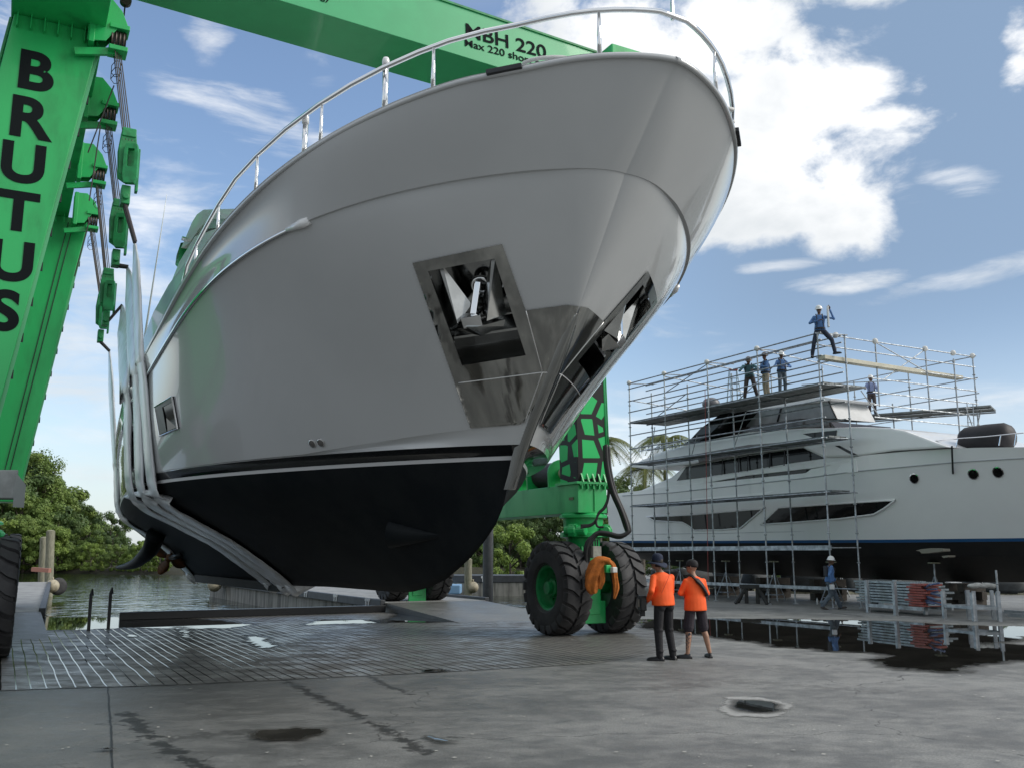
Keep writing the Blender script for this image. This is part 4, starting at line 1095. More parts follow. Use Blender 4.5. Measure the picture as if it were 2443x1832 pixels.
# green pipe and conduit up the leg's right edge
for dx_, r in ((5, .03), (10, .018)):
    mb = MB(); mb.tube([atY(1446 + dx_, 1165, 22.0), atY(1434 + dx_, 890, 22.0), atY(1420 + dx_, 560, 22.0)], r, 8); mb.build('conduit', GREEN, lift, smooth=True)
mb = MB(); p = atY(1421, 1316, 21.35); mb.box(p, (.22, .14, .26), (U, VV, Zu)); jb = mb.build('junction_box', pm('box_grey', (.33, .32, .28), .6, var=.3, vscale=8), lift, bevel=.012)
mb = MB(); p = atY(1420, 1297, 21.4)
for k in (-1, 0, 1): mb.tube([p + U * (.06 * k) - Zu * .06, p + U * (.06 * k) + Zu * .10], .016, 6)
mb.build('cable_gland', DARKST, jb)
mb = MB(); p = atY(1453, 1356, 20.9); mb.bar(p - VV * .05, p + VV * .9, .20, .17); br = mb.build('lamp_bracket', GREEN, lift, bevel=.015)
mb = MB(); p2 = p - VV * .12 + U * .04 - Zu * .02; mb.box(p2, (.12, .12, .12), (U, VV, Zu)); mb.build('lamp', pm('lamp_white', (.6, .6, .58), .4), br, bevel=.02)
# winches on the right lower beam
for k, s_ in enumerate((1.35, 3.0, 4.8)):
    c = V((clr.x, clr.y, 3.72)) + VV * s_
    mb = MB(); mb.tube([c, c + VV * 1.0], .30, 20); dr = mb.build('winch_drum', pm('wound_rope', (.03, .03, .032), .6, bump=.8, bscale=60), lift, smooth=True, auto=40)
    for j, e in enumerate((-.05, 1.0)):
        mb = MB(); q = c + VV * e
        prof = [q + U * (.42 * math.cos(a)) + Zu * (.34 * math.sin(a)) for a in [i * PI / 10 for i in range(11)]] + [q - U * .40 - Zu * .36, q + U * .40 - Zu * .36]
        mb.prism(prof, VV * .05); mb.build('winch_cheek', GREEN, dr)
    mb = MB(); mb.lathe([(.14, 0), (.14, -.10), (.10, -.16), (.0001, -.17)], c - VV * .05, VV, 14); mb.build('winch_motor', pm('motor_cream', (.42, .40, .30), .5), dr, smooth=True, auto=40)
# orange cloth hung over the lamp bracket: a thing of its own
def cloth():
    mb = MB()
    for pxs, ra, rb in (([(1456, 1338), (1438, 1336), (1424, 1345), (1416, 1368), (1412, 1395), (1417, 1416)], [.05, .09, .13, .15, .15, .06], .55), ([(1450, 1337), (1462, 1350), (1467, 1375), (1470, 1402), (1465, 1428)], [.05, .06, .055, .06, .02], .6), ([(1440, 1338), (1432, 1360), (1434, 1385), (1430, 1404)], [.05, .09, .08, .03], .5)):
        pts = catmull([atY(x, y, 20.9) for x, y in pxs], 6); n_ = len(pts); rings = []
        for i, p in enumerate(pts):
            r = interp([(k / (len(ra) - 1), v) for k, v in enumerate(ra)], i / (n_ - 1)); d = (pts[min(i + 1, n_ - 1)] - pts[max(i - 1, 0)]).normalized(); sx_ = d.cross(V((0, 1, 0))).normalized()
            rings.append([p + sx_ * (r * math.cos(a_) * (1 + .22 * math.sin(5 * a_ + i * .35))) + V((0, 1, 0)) * (r * rb * math.sin(a_) * (1 + .3 * math.sin(4 * a_ + i * .2 + 1))) for a_ in [2 * PI * k / 22 for k in range(22)]])
        mb.loft(rings, cap=True)
    o = mb.build('hung_cloth', pm('orange_cloth', (.50, .15, .022), .9, var=.35, vscale=9, bump=.5, bscale=14), None, smooth=True)
    tag(o, 'faded orange cloth draped between the two big right front tyres', 'cloth')
cloth()

# hoist tackle along the left top beam ---------------------------------------
SHV = pm('sheave_steel', (.05, .04, .035), .5, .5)
HY = [16.9, 19.8, 23.5, 27.0]
UPX = [(284, 78), (262, 258), (238, 405), (222, 515)]
LPX = [(303, 372), (280, 532), (255, 688), (243, 738)]
SPX = [(322, 585), (305, 643), (291, 733), (261, 842)]
def upper_bracket(i):
    Y = HY[i]; c = atY(*UPX[i], Y); q = .58
    def P_(x, z): return c + U * (x * q) + Zu * (z * q)
    b = None
    for e in (-.16, .16):
        prof = [P_(-.95, 1.0), P_(-.35, 1.05), P_(.05, .62), P_(.26, .12), P_(.26, -.05), P_(-.05, -.02), P_(-.40, -.55), P_(-.95, -.65)]
        o = MB().prism([p + VV * e for p in prof], VV * .04).build('hoist_bracket', GREEN, lift, bevel=.008); b = b or o
    mb = MB(); mb.box(c - U * .48 + Zu * .1, (.10, .36, 1.0), (U, VV, Zu)); mb.build('bracket_web', GREEN, lift, bevel=.01)
    for k in range(4):
        MB().lathe([(.06, -.025), (.19, -.025), (.175, 0), (.19, .025), (.06, .025)], c - Zu * .20 + U * (-.105 + .07 * k), U, 22).build('sheave', SHV, b, smooth=True, auto=40)
    MB().box(c + Zu * .02, (.36, .42, .09), (U, VV, Zu)).build('sheave_cheek', GREEN, b, bevel=.012); MB().box(c - Zu * .42, (.34, .40, .09), (U, VV, Zu)).build('sheave_cheek', GREEN, b, bevel=.012)
    MB().bar(c - U * .75 - Zu * .60, c - U * .02 - Zu * .42, .08, .14).build('stay', GREEN, b)
    for k in range(5): MB().tube([c + VV * (-.14 + .07 * k) + U * .02 + Zu * .05, c + VV * (-.14 + .07 * k) - U * .02 + Zu * .16], .018, 6).build('rope_socket', DARKST, b)
    return c
def tackle(i):
    cU = upper_bracket(i); Y = HY[i]; c = atY(*LPX[i], Y)
    t = thing('hoist_block', ['big green pulley block nearest the camera, hanging from the lift', 'second green pulley block back, hanging beside the lift legs', 'third green pulley block back on the left ropes', 'farthest green pulley block hanging over the stern'][i], 'pulley block', c[:], 'pulley blocks on the left side of the lift')
    mb = MB(); s = 1.0
    for e in (-.15, .15): mb.prism([p + VV * e for p in (c + Zu * .50 - U * .12, c + Zu * .50 + U * .12, c + Zu * .1 + U * .16, c - Zu * .42 + U * .13, c - Zu * .5, c - Zu * .42 - U * .13, c + Zu * .1 - U * .16)], VV * .04)
    mb.box(c + Zu * .40, (.25, .36, .16), (U, VV, Zu)); b = mb.build('block_cheek', GREEND, t, bevel=.015)
    mb = MB()
    for k in range(4): mb.lathe([(.05, -.025), (.155, -.025), (.14, 0), (.155, .025), (.05, .025)], c + Zu * .26 + U * (-.085 + .056 * k), U, 18)
    mb.build('sheave', SHV, t, smooth=True, auto=40)
    q = c - VV * .24 - Zu * .22 + U * .06
    mb = MB(); o_ = [(-.10, .36), (.10, .36), (.13, .2), (.13, -.3), (.09, -.42), (-.09, -.42), (-.13, -.3), (-.13, .2)]; i_ = [(-.055, .26), (.055, .26), (.065, .18), (.065, -.06), (.04, -.10), (-.04, -.10), (-.065, -.06), (-.065, .18)]
    nx = U * .7 + VV * -.25; nx.normalize(); ny = Zu.cross(nx).normalized()
    A3 = [[q + nx * x + Zu * z + ny * e for x, z in pl] for e in (.06, -.06) for pl in (o_, i_)]
    mb.v = A3[0] + A3[1] + A3[2] + A3[3]
    for k in range(8):
        k2 = (k + 1) % 8
        for a, b2 in ((0, 8), (16, 24)): mb.f.append([a + k, a + k2, b2 + k2, b2 + k]); mb.mi.append(0)
        mb.f.append([k, k2, 16 + k2, 16 + k]); mb.mi.append(0); mb.f.append([8 + k, 8 + k2, 24 + k2, 24 + k]); mb.mi.append(0)
    mb.build('shackle', GREEND, t, bevel=.01)
    # small lower pulley with pin
    q2 = c - Zu * .82 + U * .02
    mb = MB(); mb.box(q2, (.16, .30, .36), (U, VV, Zu)); mb.tube([q2 - VV * .22 - Zu * .05, q2 + VV * .22 - Zu * .05], .06, 10); mb.build('pin_block', GREEND, t, bevel=.03)
    mb = MB(); mb.box(c + U * .20 - Zu * .30 - VV * .05, (.05, .16, .85), (U, VV, Zu)); mb.build('guard_plate', GREEND, t, bevel=.01)
    for k in range(6):
        mb = MB(); e = -.13 + .052 * k; a = cU - Zu * .3 + VV * e + U * (-.08 + .04 * (k % 4)); b_ = c + Zu * .3 + VV * e * .9 + U * (-.07 + .045 * (k % 4)); mb.tube([a, b_], .012, 6); mb.build('wire_rope', ROPE, t)
    mb = MB(); a = cU - Zu * .7; mb.tube([a + V((.10 * math.cos(k * .9), 0, -.02 * k + .14 * math.sin(k * .9))) for k in range(18)], .008, 5); mb.build('slack_cable', BLACK, t)
    top = atY(*SPX[i], Y + .05)
    mb = MB()
    for e in (-.08, .08): mb.tube([q2 + VV * e - Zu * .15, top + VV * e * .6 + Zu * .05], .035, 8)
    mb.build('sling_strop', pm('strop_dark', (.05, .042, .045), .7), t)
    return c
blocks = [tackle(i) for i in range(4)]
# slack wires from the beams
mb = MB(); a = atY(300, -4, 17.5); mb.tube([a, atY(292, 78, 17.2)], .016, 6); mb.build('wire_rope', ROPE, lift)
for pa, pb in (((272, 205), (210, 365)), ((240, 300), (213, 480)), ((215, 520), (178, 660))):
    mb = MB(); mb.tube([atY(*pa, 19), atY(*pb, 19)], .014, 6); mb.build('wire_rope', ROPE, lift)
mb = MB(); p = atY(300, 4, 17.4)
mb.lathe([(.05, -.06), (.11, -.06), (.11, .06), (.05, .06)], p, VV, 14); mb.build('sheave', SHV, lift)

# wrapped slings -----------------------------------------------------------
def u_of(t, T): return (t - TA) / (T - TA)
def find_t(pxx):
    best = None
    for k in range(400):
        t = 2.0 - k * .035
        P = YP(*cW(u_of(t, 7.1))); x = to_px(P)[0]
        if best is None or abs(x - pxx) < best[0]: best = (abs(x - pxx), t)
    return best[1]
WPX = [370, 342, 317, 268]
for i in range(4):
    t0 = find_t(WPX[i]); drift = 2.6
    top = atY(*SPX[i], HY[i] + .05); side = []
    def surf(f, T, t, off=.03):
        tt, h, z = f(u_of(t, T)); return YP(tt, h + off, z)
    pts = [surf(cD, 10.535, t0 + .02, .02), surf(cK, 9.718, t0, .05), surf(cW, 7.1, t0, .06)]
    for k in (1, 2, 3, 4, 5, 6, 7, 8):
        f = bott(k); hh = SEC[k][0]; tt = t0 - drift * (1 - hh); tt_, h, z = f(u_of(tt, 7.07)); pts.append(YP(tt, h + .015, z - .05))
    full = [top] + pts; path = [top.lerp(pts[0], k / 8) for k in range(8)] + catmull(pts, 6)
    wd = [.05 + .26 * min(1, k / 1.6) + (.03 if k > 14 else 0) for k in range(len(path))]
    nz = random.random() * 50
    mb = MB(); rings = []
    for k, p in enumerate(path):
        d = (path[min(k + 1, len(path) - 1)] - path[max(k - 1, 0)]).normalized(); wdir = (YB - d * YB.dot(d)).normalized(); th = d.cross(wdir)
        rg = []
        for a in range(16):
            an = 2 * PI * a / 16; r_n = 1 + .16 * noise.noise(V((math.cos(an) * 1.5, math.sin(an) * 1.5 + k * .3, nz))) + .15 * noise.noise(V((math.cos(an) * 5, math.sin(an) * 3 + k * 1.1, nz + 9)))
            under = k > 20
            rg.append(p + wdir * (wd[k] * (1.05 if under else 1) * math.cos(an) * r_n) + th * ((.055 if not under else .03) * math.sin(an) * r_n * (1 if k > 1 else .6)))
        rings.append(rg)
    mb.loft(rings, cap=True)
    # the far half of the same strap, up the port side
    mir = [mirror(p) for p in path]
    mb2 = MB(); mb2.tube(mir, .12, 8, rs=[max(.05, w_ * .7) for w_ in wd]); mb.add(mb2.v, mb2.f)
    o = mb.build('lifting_sling', WRAP, None, smooth=True)
    tag(o, ['plastic-wrapped lifting sling nearest the bow, crossing the dark bottom lowest', 'second plastic-wrapped lifting sling behind the one nearest the bow', 'third plastic-wrapped lifting sling, between the second and the sternmost one', 'sternmost plastic-wrapped lifting sling, hanging clear on the far left'][i], 'sling', 'plastic-wrapped slings under the yacht')
# ================================================================== second yacht on stands and its scaffold
Q0 = V((5.3, 42.0, 0)); SA = V((.477, -.879, 0)).normalized(); SW = V((.879, .477, 0)).normalized()   # along (towards its bow), across
def SP(s, w_, z): return Q0 + SA * s + SW * w_ + Zu * z
def sfit(px, py, off):                                  # pixel -> point on the vertical plane w = off
    return onpl(px, py, Q0 + SW * off, SW)
OH = 1.35; HBF = 2.95; WC = OH + HBF                   # hull side offset, half breadth, centre plane
z7 = lambda x, y: (1480 + x * .43535, 720 + y * .43535)
z8 = lambda x, y: (1480 + x * .43535, 1200 + y * .43535)
fy = thing('motor_yacht', 'white yacht with black windows standing inside the scaffolding', 'yacht', SP(6, WC, .8)[:])
FW = pm('white_topsides', (.78, .79, .79), .25, coat=.5, var=.04, vscale=.6, bump=.01, bscale=1)
FWD = pm('white_deckhouse', (.82, .825, .82), .3, coat=.4, var=.05, vscale=.8)
def sz(px, py, off=OH):
    p = sfit(px, py, off) - Q0; return p.dot(SA), p.z
# longitudinal curves measured from the photograph
S_ST = sz(*z7(-70, 1290))[0]
sheer_tab = [sz(*z7(x, y)) for x, y in ((-10, 1048), (270, 1010), (1030, 935), (1300, 842), (1560, 815), (1850, 795), (2212, 786))]
knuck_tab = [sz(*z7(x, y)) for x, y in ((-20, 1062), (270, 1045), (1030, 962), (1280, 927), (1820, 871), (2212, 842))]
BOWS = 24.0
def plan(s, full, s0, p, q):
    if s <= s0: return full
    x = min(1, (s - s0) / (full_end - s0)); return full * max(0, 1 - x ** p) ** (1 / q)
full_end = BOWS
def hrow(tab, zoff, fb, s0, end, p, q):
    def f(u):
        s = S_ST + (end - S_ST) * u; x = max(0, min(1, (s - s0) / (end - s0))); hb_ = fb * max(0, 1 - x ** p) ** (1 / q)
        z = interp(tab, s) if s < tab[-1][0] else tab[-1][1] + (s - tab[-1][0]) * .06
        return s, hb_, z + zoff
    return f
WLZ = sz(*z7(1000, 1302))[1]
wl_tab = [(S_ST, sz(*z7(0, 1305))[1]), (4, sz(*z7(800, 1302))[1]), (12, sz(*z7(1400, 1300))[1]), (30, sz(*z7(1500, 1300))[1])]
kl_tab = [(S_ST, 1.35), (0, .95), (12, .85), (18, .95), (21, 1.6), (24, 2.4)]
cS = hrow(sheer_tab, 0, HBF, 9.5, 24.5, 2.0, 1.2)
cKn = hrow(knuck_tab, 0, HBF, 9.0, 24.0, 2.0, 1.2)
cWl = hrow(wl_tab, 0, HBF - .12, 6.0, 21.5, 1.8, 1.1)
cWb = hrow(wl_tab, -.10, HBF - .14, 6.0, 21.4, 1.8, 1.1)
cCh = hrow([(s, z - .55) for s, z in wl_tab], 0, HBF - .55, 5.0, 20.8, 1.8, 1.1)
cKl = hrow(kl_tab, 0, .001, 30, 20.8, 1, 1)
UF = [1 - (1 - i / 60) ** 1.4 for i in range(61)]
def fband(name, c0, c1, n, mat, par=fy):
    mb = MB()
    for sd in (1, -1):
        g = []
        for i in range(n + 1):
            g.append([SP(s, WC - h * sd, z) for s, h, z in (tuple(lerp(a, b_, i / n) for a, b_ in zip(c0(u), c1(u))) for u in UF)])
        mb.loft(g, closed=False)
    o = mb.build(name, mat, par, smooth=True); return o
fband('bulwark', cS, cKn, 2, FW); fhull = fband('topsides', cKn, cWl, 10, FW)
fband('blue_stripe', cWl, cWb, 1, pm('blue_boot_stripe', (.008, .07, .19), .3))
fband('bilge', cWb, cCh, 3, pm('dark_antifouling', (.012, .012, .013), .6, var=.4, vscale=1.2, col2=(.02, .018, .017))); fband('bottom', cCh, cKl, 4, MATS['dark_antifouling'])
mb = MB(); L_ = [SP(*(lambda s, h, z: (s, WC - h, z))(*c(0))) for c in (cS, cKn, cWl, cWb, cCh, cKl)]
R_ = [SP(*(lambda s, h, z: (s, WC + h, z))(*c(0))) for c in (cS, cKn, cWl, cWb, cCh, cKl)]
mb.add(L_ + R_[::-1], [tuple(range(12))]); mb.build('transom', FW, fy)
mb = MB(); mb.loft([[SP(s, WC - h + .03, z - .05), SP(s, WC + h - .03, z - .05)] for s, h, z in (cS(u) for u in UF)], closed=False); mb.build('main_deck', FWD, fy)
# raised groove along the knuckle and the lower spray line
for c0, dz, r in ((cKn, 0, .022), (hrow([(s, lerp(k_[1], w2, .86)) for (s, w2), k_ in zip(wl_tab, [(0, interp(knuck_tab, s)) for s, _ in wl_tab])], 0, HBF - .10, 6, 22, 1.8, 1.1), 0, .012)):
    mb = MB(); mb.tube([SP(s, WC - h - .005, z) for s, h, z in (c0(u) for u in UF) if -3 < s < 21], r, 6); mb.build('hull_moulding', pm('moulding_grey', (.42, .44, .46), .3), fy, smooth=True)
def hb_at(s, z):                                        # outer half breadth of the topsides
    u = (s - S_ST) / (24.0 - S_ST); a = cKn(max(0, min(1, u))); b_ = cWl(max(0, min(1, (s - S_ST) / (21.5 - S_ST))))
    k = (z - b_[2]) / max(.1, a[2] - b_[2]); return lerp(b_[1], a[1], max(0, min(1, k)))
fbv = BVHTree.FromPolygons([tuple(v.co) for v in fhull.data.vertices], [tuple(p.vertices) for p in fhull.data.polygons])
def side_pt(px, py, proud=.01):
    r = ray(px, py).normalized(); loc, n, i, d = fbv.ray_cast(EYE, r)
    if loc is None: loc = sfit(px, py, OH)
    return loc - SW * proud
BG = pm('black_window', (.005, .006, .007), .08, spec=.3)
def hull_panel(name, pxs, mat, par, proud=.012, frame=None):
    Pd_, fl_ = decal(None, pxs, step=8, hit=lambda x, y: side_pt(x, y, proud))
    mb = MB(); mb.add(Pd_, fl_); o = mb.build(name, mat, par); so = o.modifiers.new('s', 'SOLIDIFY'); so.thickness = .02; so.offset = 0
    if frame:
        P = []
        for a, b_ in zip(pxs, pxs[1:] + pxs[:1]):
            for i in range(8): P.append(side_pt(lerp(a[0], b_[0], i / 8), lerp(a[1], b_[1], i / 8), proud))
        mb = MB(); mb.tube(P + [P[0]], .035, 6); mb.build('window_surround', frame, o, smooth=True)
    return o
hull_panel('hull_window', [z7(x, y) for x, y in ((150, 1176), (385, 1166), (788, 1131), (700, 1205), (662, 1238), (560, 1247), (410, 1249), (375, 1222), (345, 1206), (190, 1198))], BG, fy, .035, FW)
hull_panel('hull_window', [z7(x, y) for x, y in ((772, 1219), (830, 1165), (872, 1126), (1200, 1104), (1510, 1084), (1450, 1130), (1392, 1163), (1200, 1188), (1000, 1203))], BG, fy, .035, FW)
for x, y in ((1612, 967), (1935, 943), (2070, 933)):
    c = side_pt(*z7(x, y), .004); nh = fbv.ray_cast(EYE, ray(*z7(x, y)).normalized())[1]; nh = -nh if nh.dot(SW) > 0 else nh; mb = MB(); mb.lathe([(.175, -.02), (.175, .015), (.15, .02), (.145, .0), (.0001, 0)], c, nh, 20); po = mb.build('porthole', CHROME, fy, smooth=True, auto=35)
    mb = MB(); mb.lathe([(.143, .006), (.0001, .006)], c, nh, 20); mb.build('pane', BG, po)
# house blocks: profiles traced on planes set in from the side
def fblock(name, pts, off, mat, par=fy, wid=None, bevel=.04):
    q = [sfit(*z7(x, y), off) for x, y in pts]; mb = MB(); mb.prism(q, SW * (wid if wid else 2 * (WC - off))); return mb.build(name, mat, par, bevel=bevel)
fblock('main_deckhouse', [(90, 1040), (280, 960), (350, 900), (700, 838), (1000, 798), (1330, 850), (1400, 845), (1400, 960), (1030, 985), (700, 1085), (330, 1085), (90, 1085)], OH + .25, FWD)
fblock('saloon_window', [(360, 903), (700, 842), (1000, 800), (1122, 856), (900, 888), (700, 922), (500, 952), (366, 978), (300, 990)], OH + .23, BG, wid=.06, bevel=0)
fblock('saloon_window', [(270, 1028), (400, 1000), (700, 945), (1042, 912), (985, 956), (905, 1004), (800, 1030), (600, 1047), (330, 1062)], OH + .12, BG, wid=.06, bevel=0)
fblock('wing_panel', [(250, 985), (500, 955), (900, 895), (1290, 858), (1290, 870), (1040, 912), (700, 950), (400, 1003), (262, 1030)], OH + .03, FWD, wid=.3, bevel=.02)
fblock('wing_panel', [(270, 1030), (330, 1064), (600, 1049), (805, 1032), (905, 1006), (985, 958), (1044, 914), (1290, 868), (1300, 930), (1030, 965), (700, 1090), (200, 1090)], OH + .02, FWD, wid=.25, bevel=.02)
for x in (560, 650, 700, 820, 900):
    a, b_ = sfit(*z7(x, 838 - (x - 700) * .13), OH + .20), sfit(*z7(x - 8, 1040), OH + .10); mb = MB(); mb.bar(a, b_, .04, .03); mb.build('window_bar', DARKST, fy)
# upper deck blade with its overhang
fblock('upper_deck', [(48, 903), (120, 862), (400, 770), (700, 712), (1000, 692), (1330, 684), (1480, 690), (1560, 705), (1660, 742), (1800, 795), (1500, 815), (1300, 845), (1120, 852), (1000, 797), (700, 832), (360, 894), (150, 915)], OH + .05, FWD, bevel=.07)
fblock('upper_side_window', [(1000, 722), (1185, 702), (1180, 748), (1130, 752), (1060, 745)], OH + .03, BG, wid=.05, bevel=0)
fblock('deck_vent', [(1175, 786), (1200, 786), (1300, 838), (1270, 838)], OH + .03, BG, wid=.05, bevel=0)
fblock('upper_moulding', [(420, 832), (700, 782), (1000, 760), (1120, 772), (1000, 790), (700, 826), (430, 880)], OH + .02, pm('bronze_panel', (.16, .14, .13), .3), wid=.05, bevel=0)
# flybridge: dark windscreen, arch, soft enclosures and hardtop
fblock('flybridge_coaming', [(340, 782), (400, 742), (520, 705), (720, 680), (980, 640), (1150, 655), (1180, 690), (1000, 692), (700, 714), (400, 772)], OH + 1.3, pm('brown_smoked', (.035, .028, .026), .12), bevel=.02)
fblock('windscreen', [(960, 655), (1050, 642), (1140, 656), (1150, 684), (1000, 688)], OH + 1.26, pm('smoked_screen', (.07, .06, .055), .06), wid=.06, bevel=0)
fblock('radar_arch', [(360, 775), (440, 690), (560, 605), (615, 590), (540, 680), (470, 745), (420, 770)], OH + .5, BG, bevel=.03)
fblock('arch_leg', [(520, 690), (580, 620), (600, 618), (545, 690)], OH + .52, BLACK, wid=.12, bevel=0)
VIN = pm('clear_vinyl', (.36, .38, .39), .35, spec=.4, var=.35, vscale=2.0, col2=(.28, .30, .31))
fblock('vinyl_enclosure', [(560, 690), (600, 625), (760, 590), (1140, 535), (1190, 640), (980, 640), (720, 682)], OH + 1.9, VIN, bevel=.02)
fblock('hardtop', [(540, 600), (1110, 520), (1160, 528), (1150, 540), (560, 618)], OH + 1.75, FWD, bevel=.03)
for x0, y0, x1, y1 in ((690, 630, 660, 690), (880, 580, 860, 655), (1140, 540, 1188, 642)):
    mb = MB(); mb.tube([sfit(*z7(x0, y0), OH + 1.86), sfit(*z7(x1, y1), OH + 1.86)], .035, 6); mb.build('enclosure_pole', BLACK, fy)
p = sfit(*z7(497, 560), WC); mb = MB(); mb.sphere(p, .42, 16, 10, sz=.75); mb.build('radar_dome', pm('dome_grey', (.10, .10, .11), .4), fy, smooth=True)
fblock('flybridge_floor', [(170, 835), (330, 790), (560, 740), (560, 760), (340, 815), (180, 850)], OH + .4, FWD)
mb = MB()
for k in range(7):
    f = k / 6; p = sfit(*z7(lerp(110, 330, f), lerp(855, 800, f)), OH + .3); mb.tube([p, p + Zu * .55], .012, 6)
mb.tube([sfit(*z7(105, 818), OH + .3), sfit(*z7(335, 765), OH + .3)], .018, 6); mb.build('aft_rail', CHROME, fy)
# bow rail
mb = MB(); q = []
for x, y in ((1550, 808), (1620, 775), (1850, 748), (2000, 738), (2212, 716)): q.append(sfit(*z7(x, y), OH + .25))
mb.tube(q, .02, 6); mb.build('bow_rail', CHROME, fy)
for x, y, y2 in ((1850, 748, 795), (2085, 728, 786), (2170, 720, 786)):
    mb = MB(); mb.tube([sfit(*z7(x, y), OH + .25), sfit(*z7(x - 10, y2), OH + .25)], .016, 6); mb.build('stanchion', CHROME, fy)
# black fender boat cover on the foredeck, mooring line, plaster patches
a, b_ = sfit(*z7(1885, 762), OH + 1.4), sfit(*z7(2135, 735), OH + 1.4); mb = MB(); d = (b_ - a)
mb.tube([a.lerp(b_, k) for k in (-.05, 0, .1, .5, .9, 1.0, 1.05)], .4, 16, rs=[.18, .36, .44, .46, .44, .36, .16]); o = mb.build('covered_tender', pm('black_cover', (.012, .011, .015), .6, var=.3, vscale=4, bump=.5, bscale=6), None, smooth=True)
tag(o, 'rolled black cover lying on the foredeck of the scaffolded yacht', 'cover')
mb = MB(); p = side_pt(*z7(1820, 790), .03); q = side_pt(*z7(1826, 940), .03); mb.tube([p, p.lerp(q, .5), q], .03, 6); mb.build('fender_line', BLACK, fy)
for pts in ([(1618, 258), (1650, 250), (1700, 245), (1765, 248), (1768, 262), (1690, 272), (1650, 274), (1640, 262)], [(1760, 288), (1795, 284), (1795, 294), (1770, 298)]):
    P = [onpl(*z8(x, y), SP(0, OH + .16, 0), SW) for x, y in pts]; mb = MB(); mb.prism(P, SW * .35); mb.build('filler_patch', pm('filler_patch', (.22, .21, .17), .8), fy)

# jack stands and keel blocks under it -------------------------------------
def stand(s, w_, h, first=[None], lab='galvanised jack stand propping the dark bottom of the scaffolded yacht'):
    p = SP(s, w_, 0)
    if first[0] is None:
        t = thing('jack_stand', lab, 'jack stand', p[:], 'jack stands under the scaffolded yacht')
        apex = p + Zu * h * .72
        for k in range(3):
            a = 2 * PI * k / 3 + .4; f = p + V((.48 * math.cos(a), .48 * math.sin(a), .02)); mb = MB(); mb.tube([f, apex], .022, 6); mb.build('leg', STEEL, t)
            f2 = p + V((.48 * math.cos(a + 2.09), .48 * math.sin(a + 2.09), .02)); mb = MB(); mb.tube([f.lerp(apex, .2), f2.lerp(apex, .2)], .014, 5); mb.build('brace', STEEL, t)
        mb = MB(); mb.tube([apex - Zu * .3, p + Zu * h], .03, 8); mb.build('screw', STEEL, t); mb = MB(); mb.box(p + Zu * h, (.3, .3, .05)); mb.build('pad', WOOD, t)
        first[0] = t; return t
    return dup(first[0], p[:])
for s, w_, h in ((-2.5, 2.1, 1.5), (.6, 2.1, 1.35), (3.5, 2.2, 1.3), (6.3, 2.2, 1.3), (9.2, 2.2, 1.35), (13.0, 2.9, 1.4), (18.0, 3.8, 1.7), (1.5, 6.6, 1.4), (5.5, 6.6, 1.4), (9.5, 6.5, 1.4)): stand(s, w_, h)
KB = None
for k, s in enumerate((-2, 1, 4, 7, 10, 13, 16)):
    if KB is None:
        KB = thing('keel_block', 'dark stack of timber blocks under the keel of the scaffolded yacht', 'timber block', SP(s, WC, 0)[:], 'keel blocks under the scaffolded yacht')
        for j in range(3):
            mb = MB(); ax = (SA, SW, Zu) if j % 2 else (SW, SA, Zu)
            for e in (-.3, .3): mb.box(SP(s, WC, .14 + .27 * j) + ax[1] * e, (1.1, .26, .26), ax)
            mb.build('timber_layer', pm('dark_timber', (.07, .06, .05), .85, var=.4, vscale=5), KB)
    else: dup(KB, SP(s, WC, 0)[:])
o = MB().box(V((4.2, 40.6, .22)), (3.4, 3.0, .44)).build('concrete_slab', CONCL, bevel=.03); tag(o, 'low raised concrete slab behind the two men in orange shirts', 'slab')

# scaffold -----------------------------------------------------------------
scf = thing('scaffold', 'galvanised tube scaffold with plank decks boxed round the second yacht', 'scaffold', SP(5.6, 4.2, 0)[:])
SS = [0, 2.56, 5.37, 8.24, 11.24]; WS = [0, 1.0, 7.35, 8.35]; ZT = 9.36
def tube_part(name, p, q, r=.026, m=STEEL, seg=6):
    mb = MB(); mb.tube([p, q], r, seg); return mb.build(name, m, scf)
def standard(s, w_, z0, z1):
    mb = MB(); mb.tube([SP(s, w_, z0), SP(s, w_, z1)], .028, 6)
    z = z0 + .5
    while z < z1: mb.lathe([(.03, -.03), (.062, -.012), (.062, .012), (.03, .03)], SP(s, w_, z), Zu, 8); z += .98
    if z0 < .1: mb.box(SP(s, w_, .02), (.16, .16, .03))
    mb.build('standard', STEEL, scf)
for s in SS:
    standard(s, 0, 0.02, ZT); standard(s + .3, 1.0, .02, ZT - .4 if s < 11 else ZT)
for s in (5.37, 8.24, 11.24):
    standard(s, 8.35, 5.2, ZT)
standard(11.24, 2.9, 7.0, ZT); standard(11.24, 5.6, 7.0, ZT); standard(11.24, 7.2, 5.6, ZT - .2); standard(8.2, 7.3, 6.2, ZT - 1.5); standard(5.4, 3.4, 7.6, ZT - .2); standard(8.2, 3.4, 7.6, ZT - .3)
front_levels = [.62, 2.0, 3.85, 5.7, 6.4, 7.0, 7.55, 8.05, 8.55, ZT - .25, ZT]
for zl in front_levels:
    tube_part('ledger', SP(-.1, 0, zl), SP(11.4, 0, zl))
    tube_part('ledger', SP(-.1, 1.0, zl), SP(11.4, 1.0, zl))
for s in SS:
    for zl in (2.0, 3.85, 5.7, 7.55, ZT): tube_part('transom', SP(s, -.1, zl), SP(s + .3, 1.15, zl), .022)
for zl in (6.6, 7.05, 7.5, 8.0, 8.47, 8.95, ZT):
    tube_part('ledger', SP(11.24, 2.6 if zl < 8.4 else -.1, zl), SP(11.24, 8.45, zl), .022)
for zl in (6.0, 7.3, 7.9, 8.5, ZT): tube_part('ledger', SP(4.5, 8.35, zl), SP(11.4, 8.35, zl), .022)
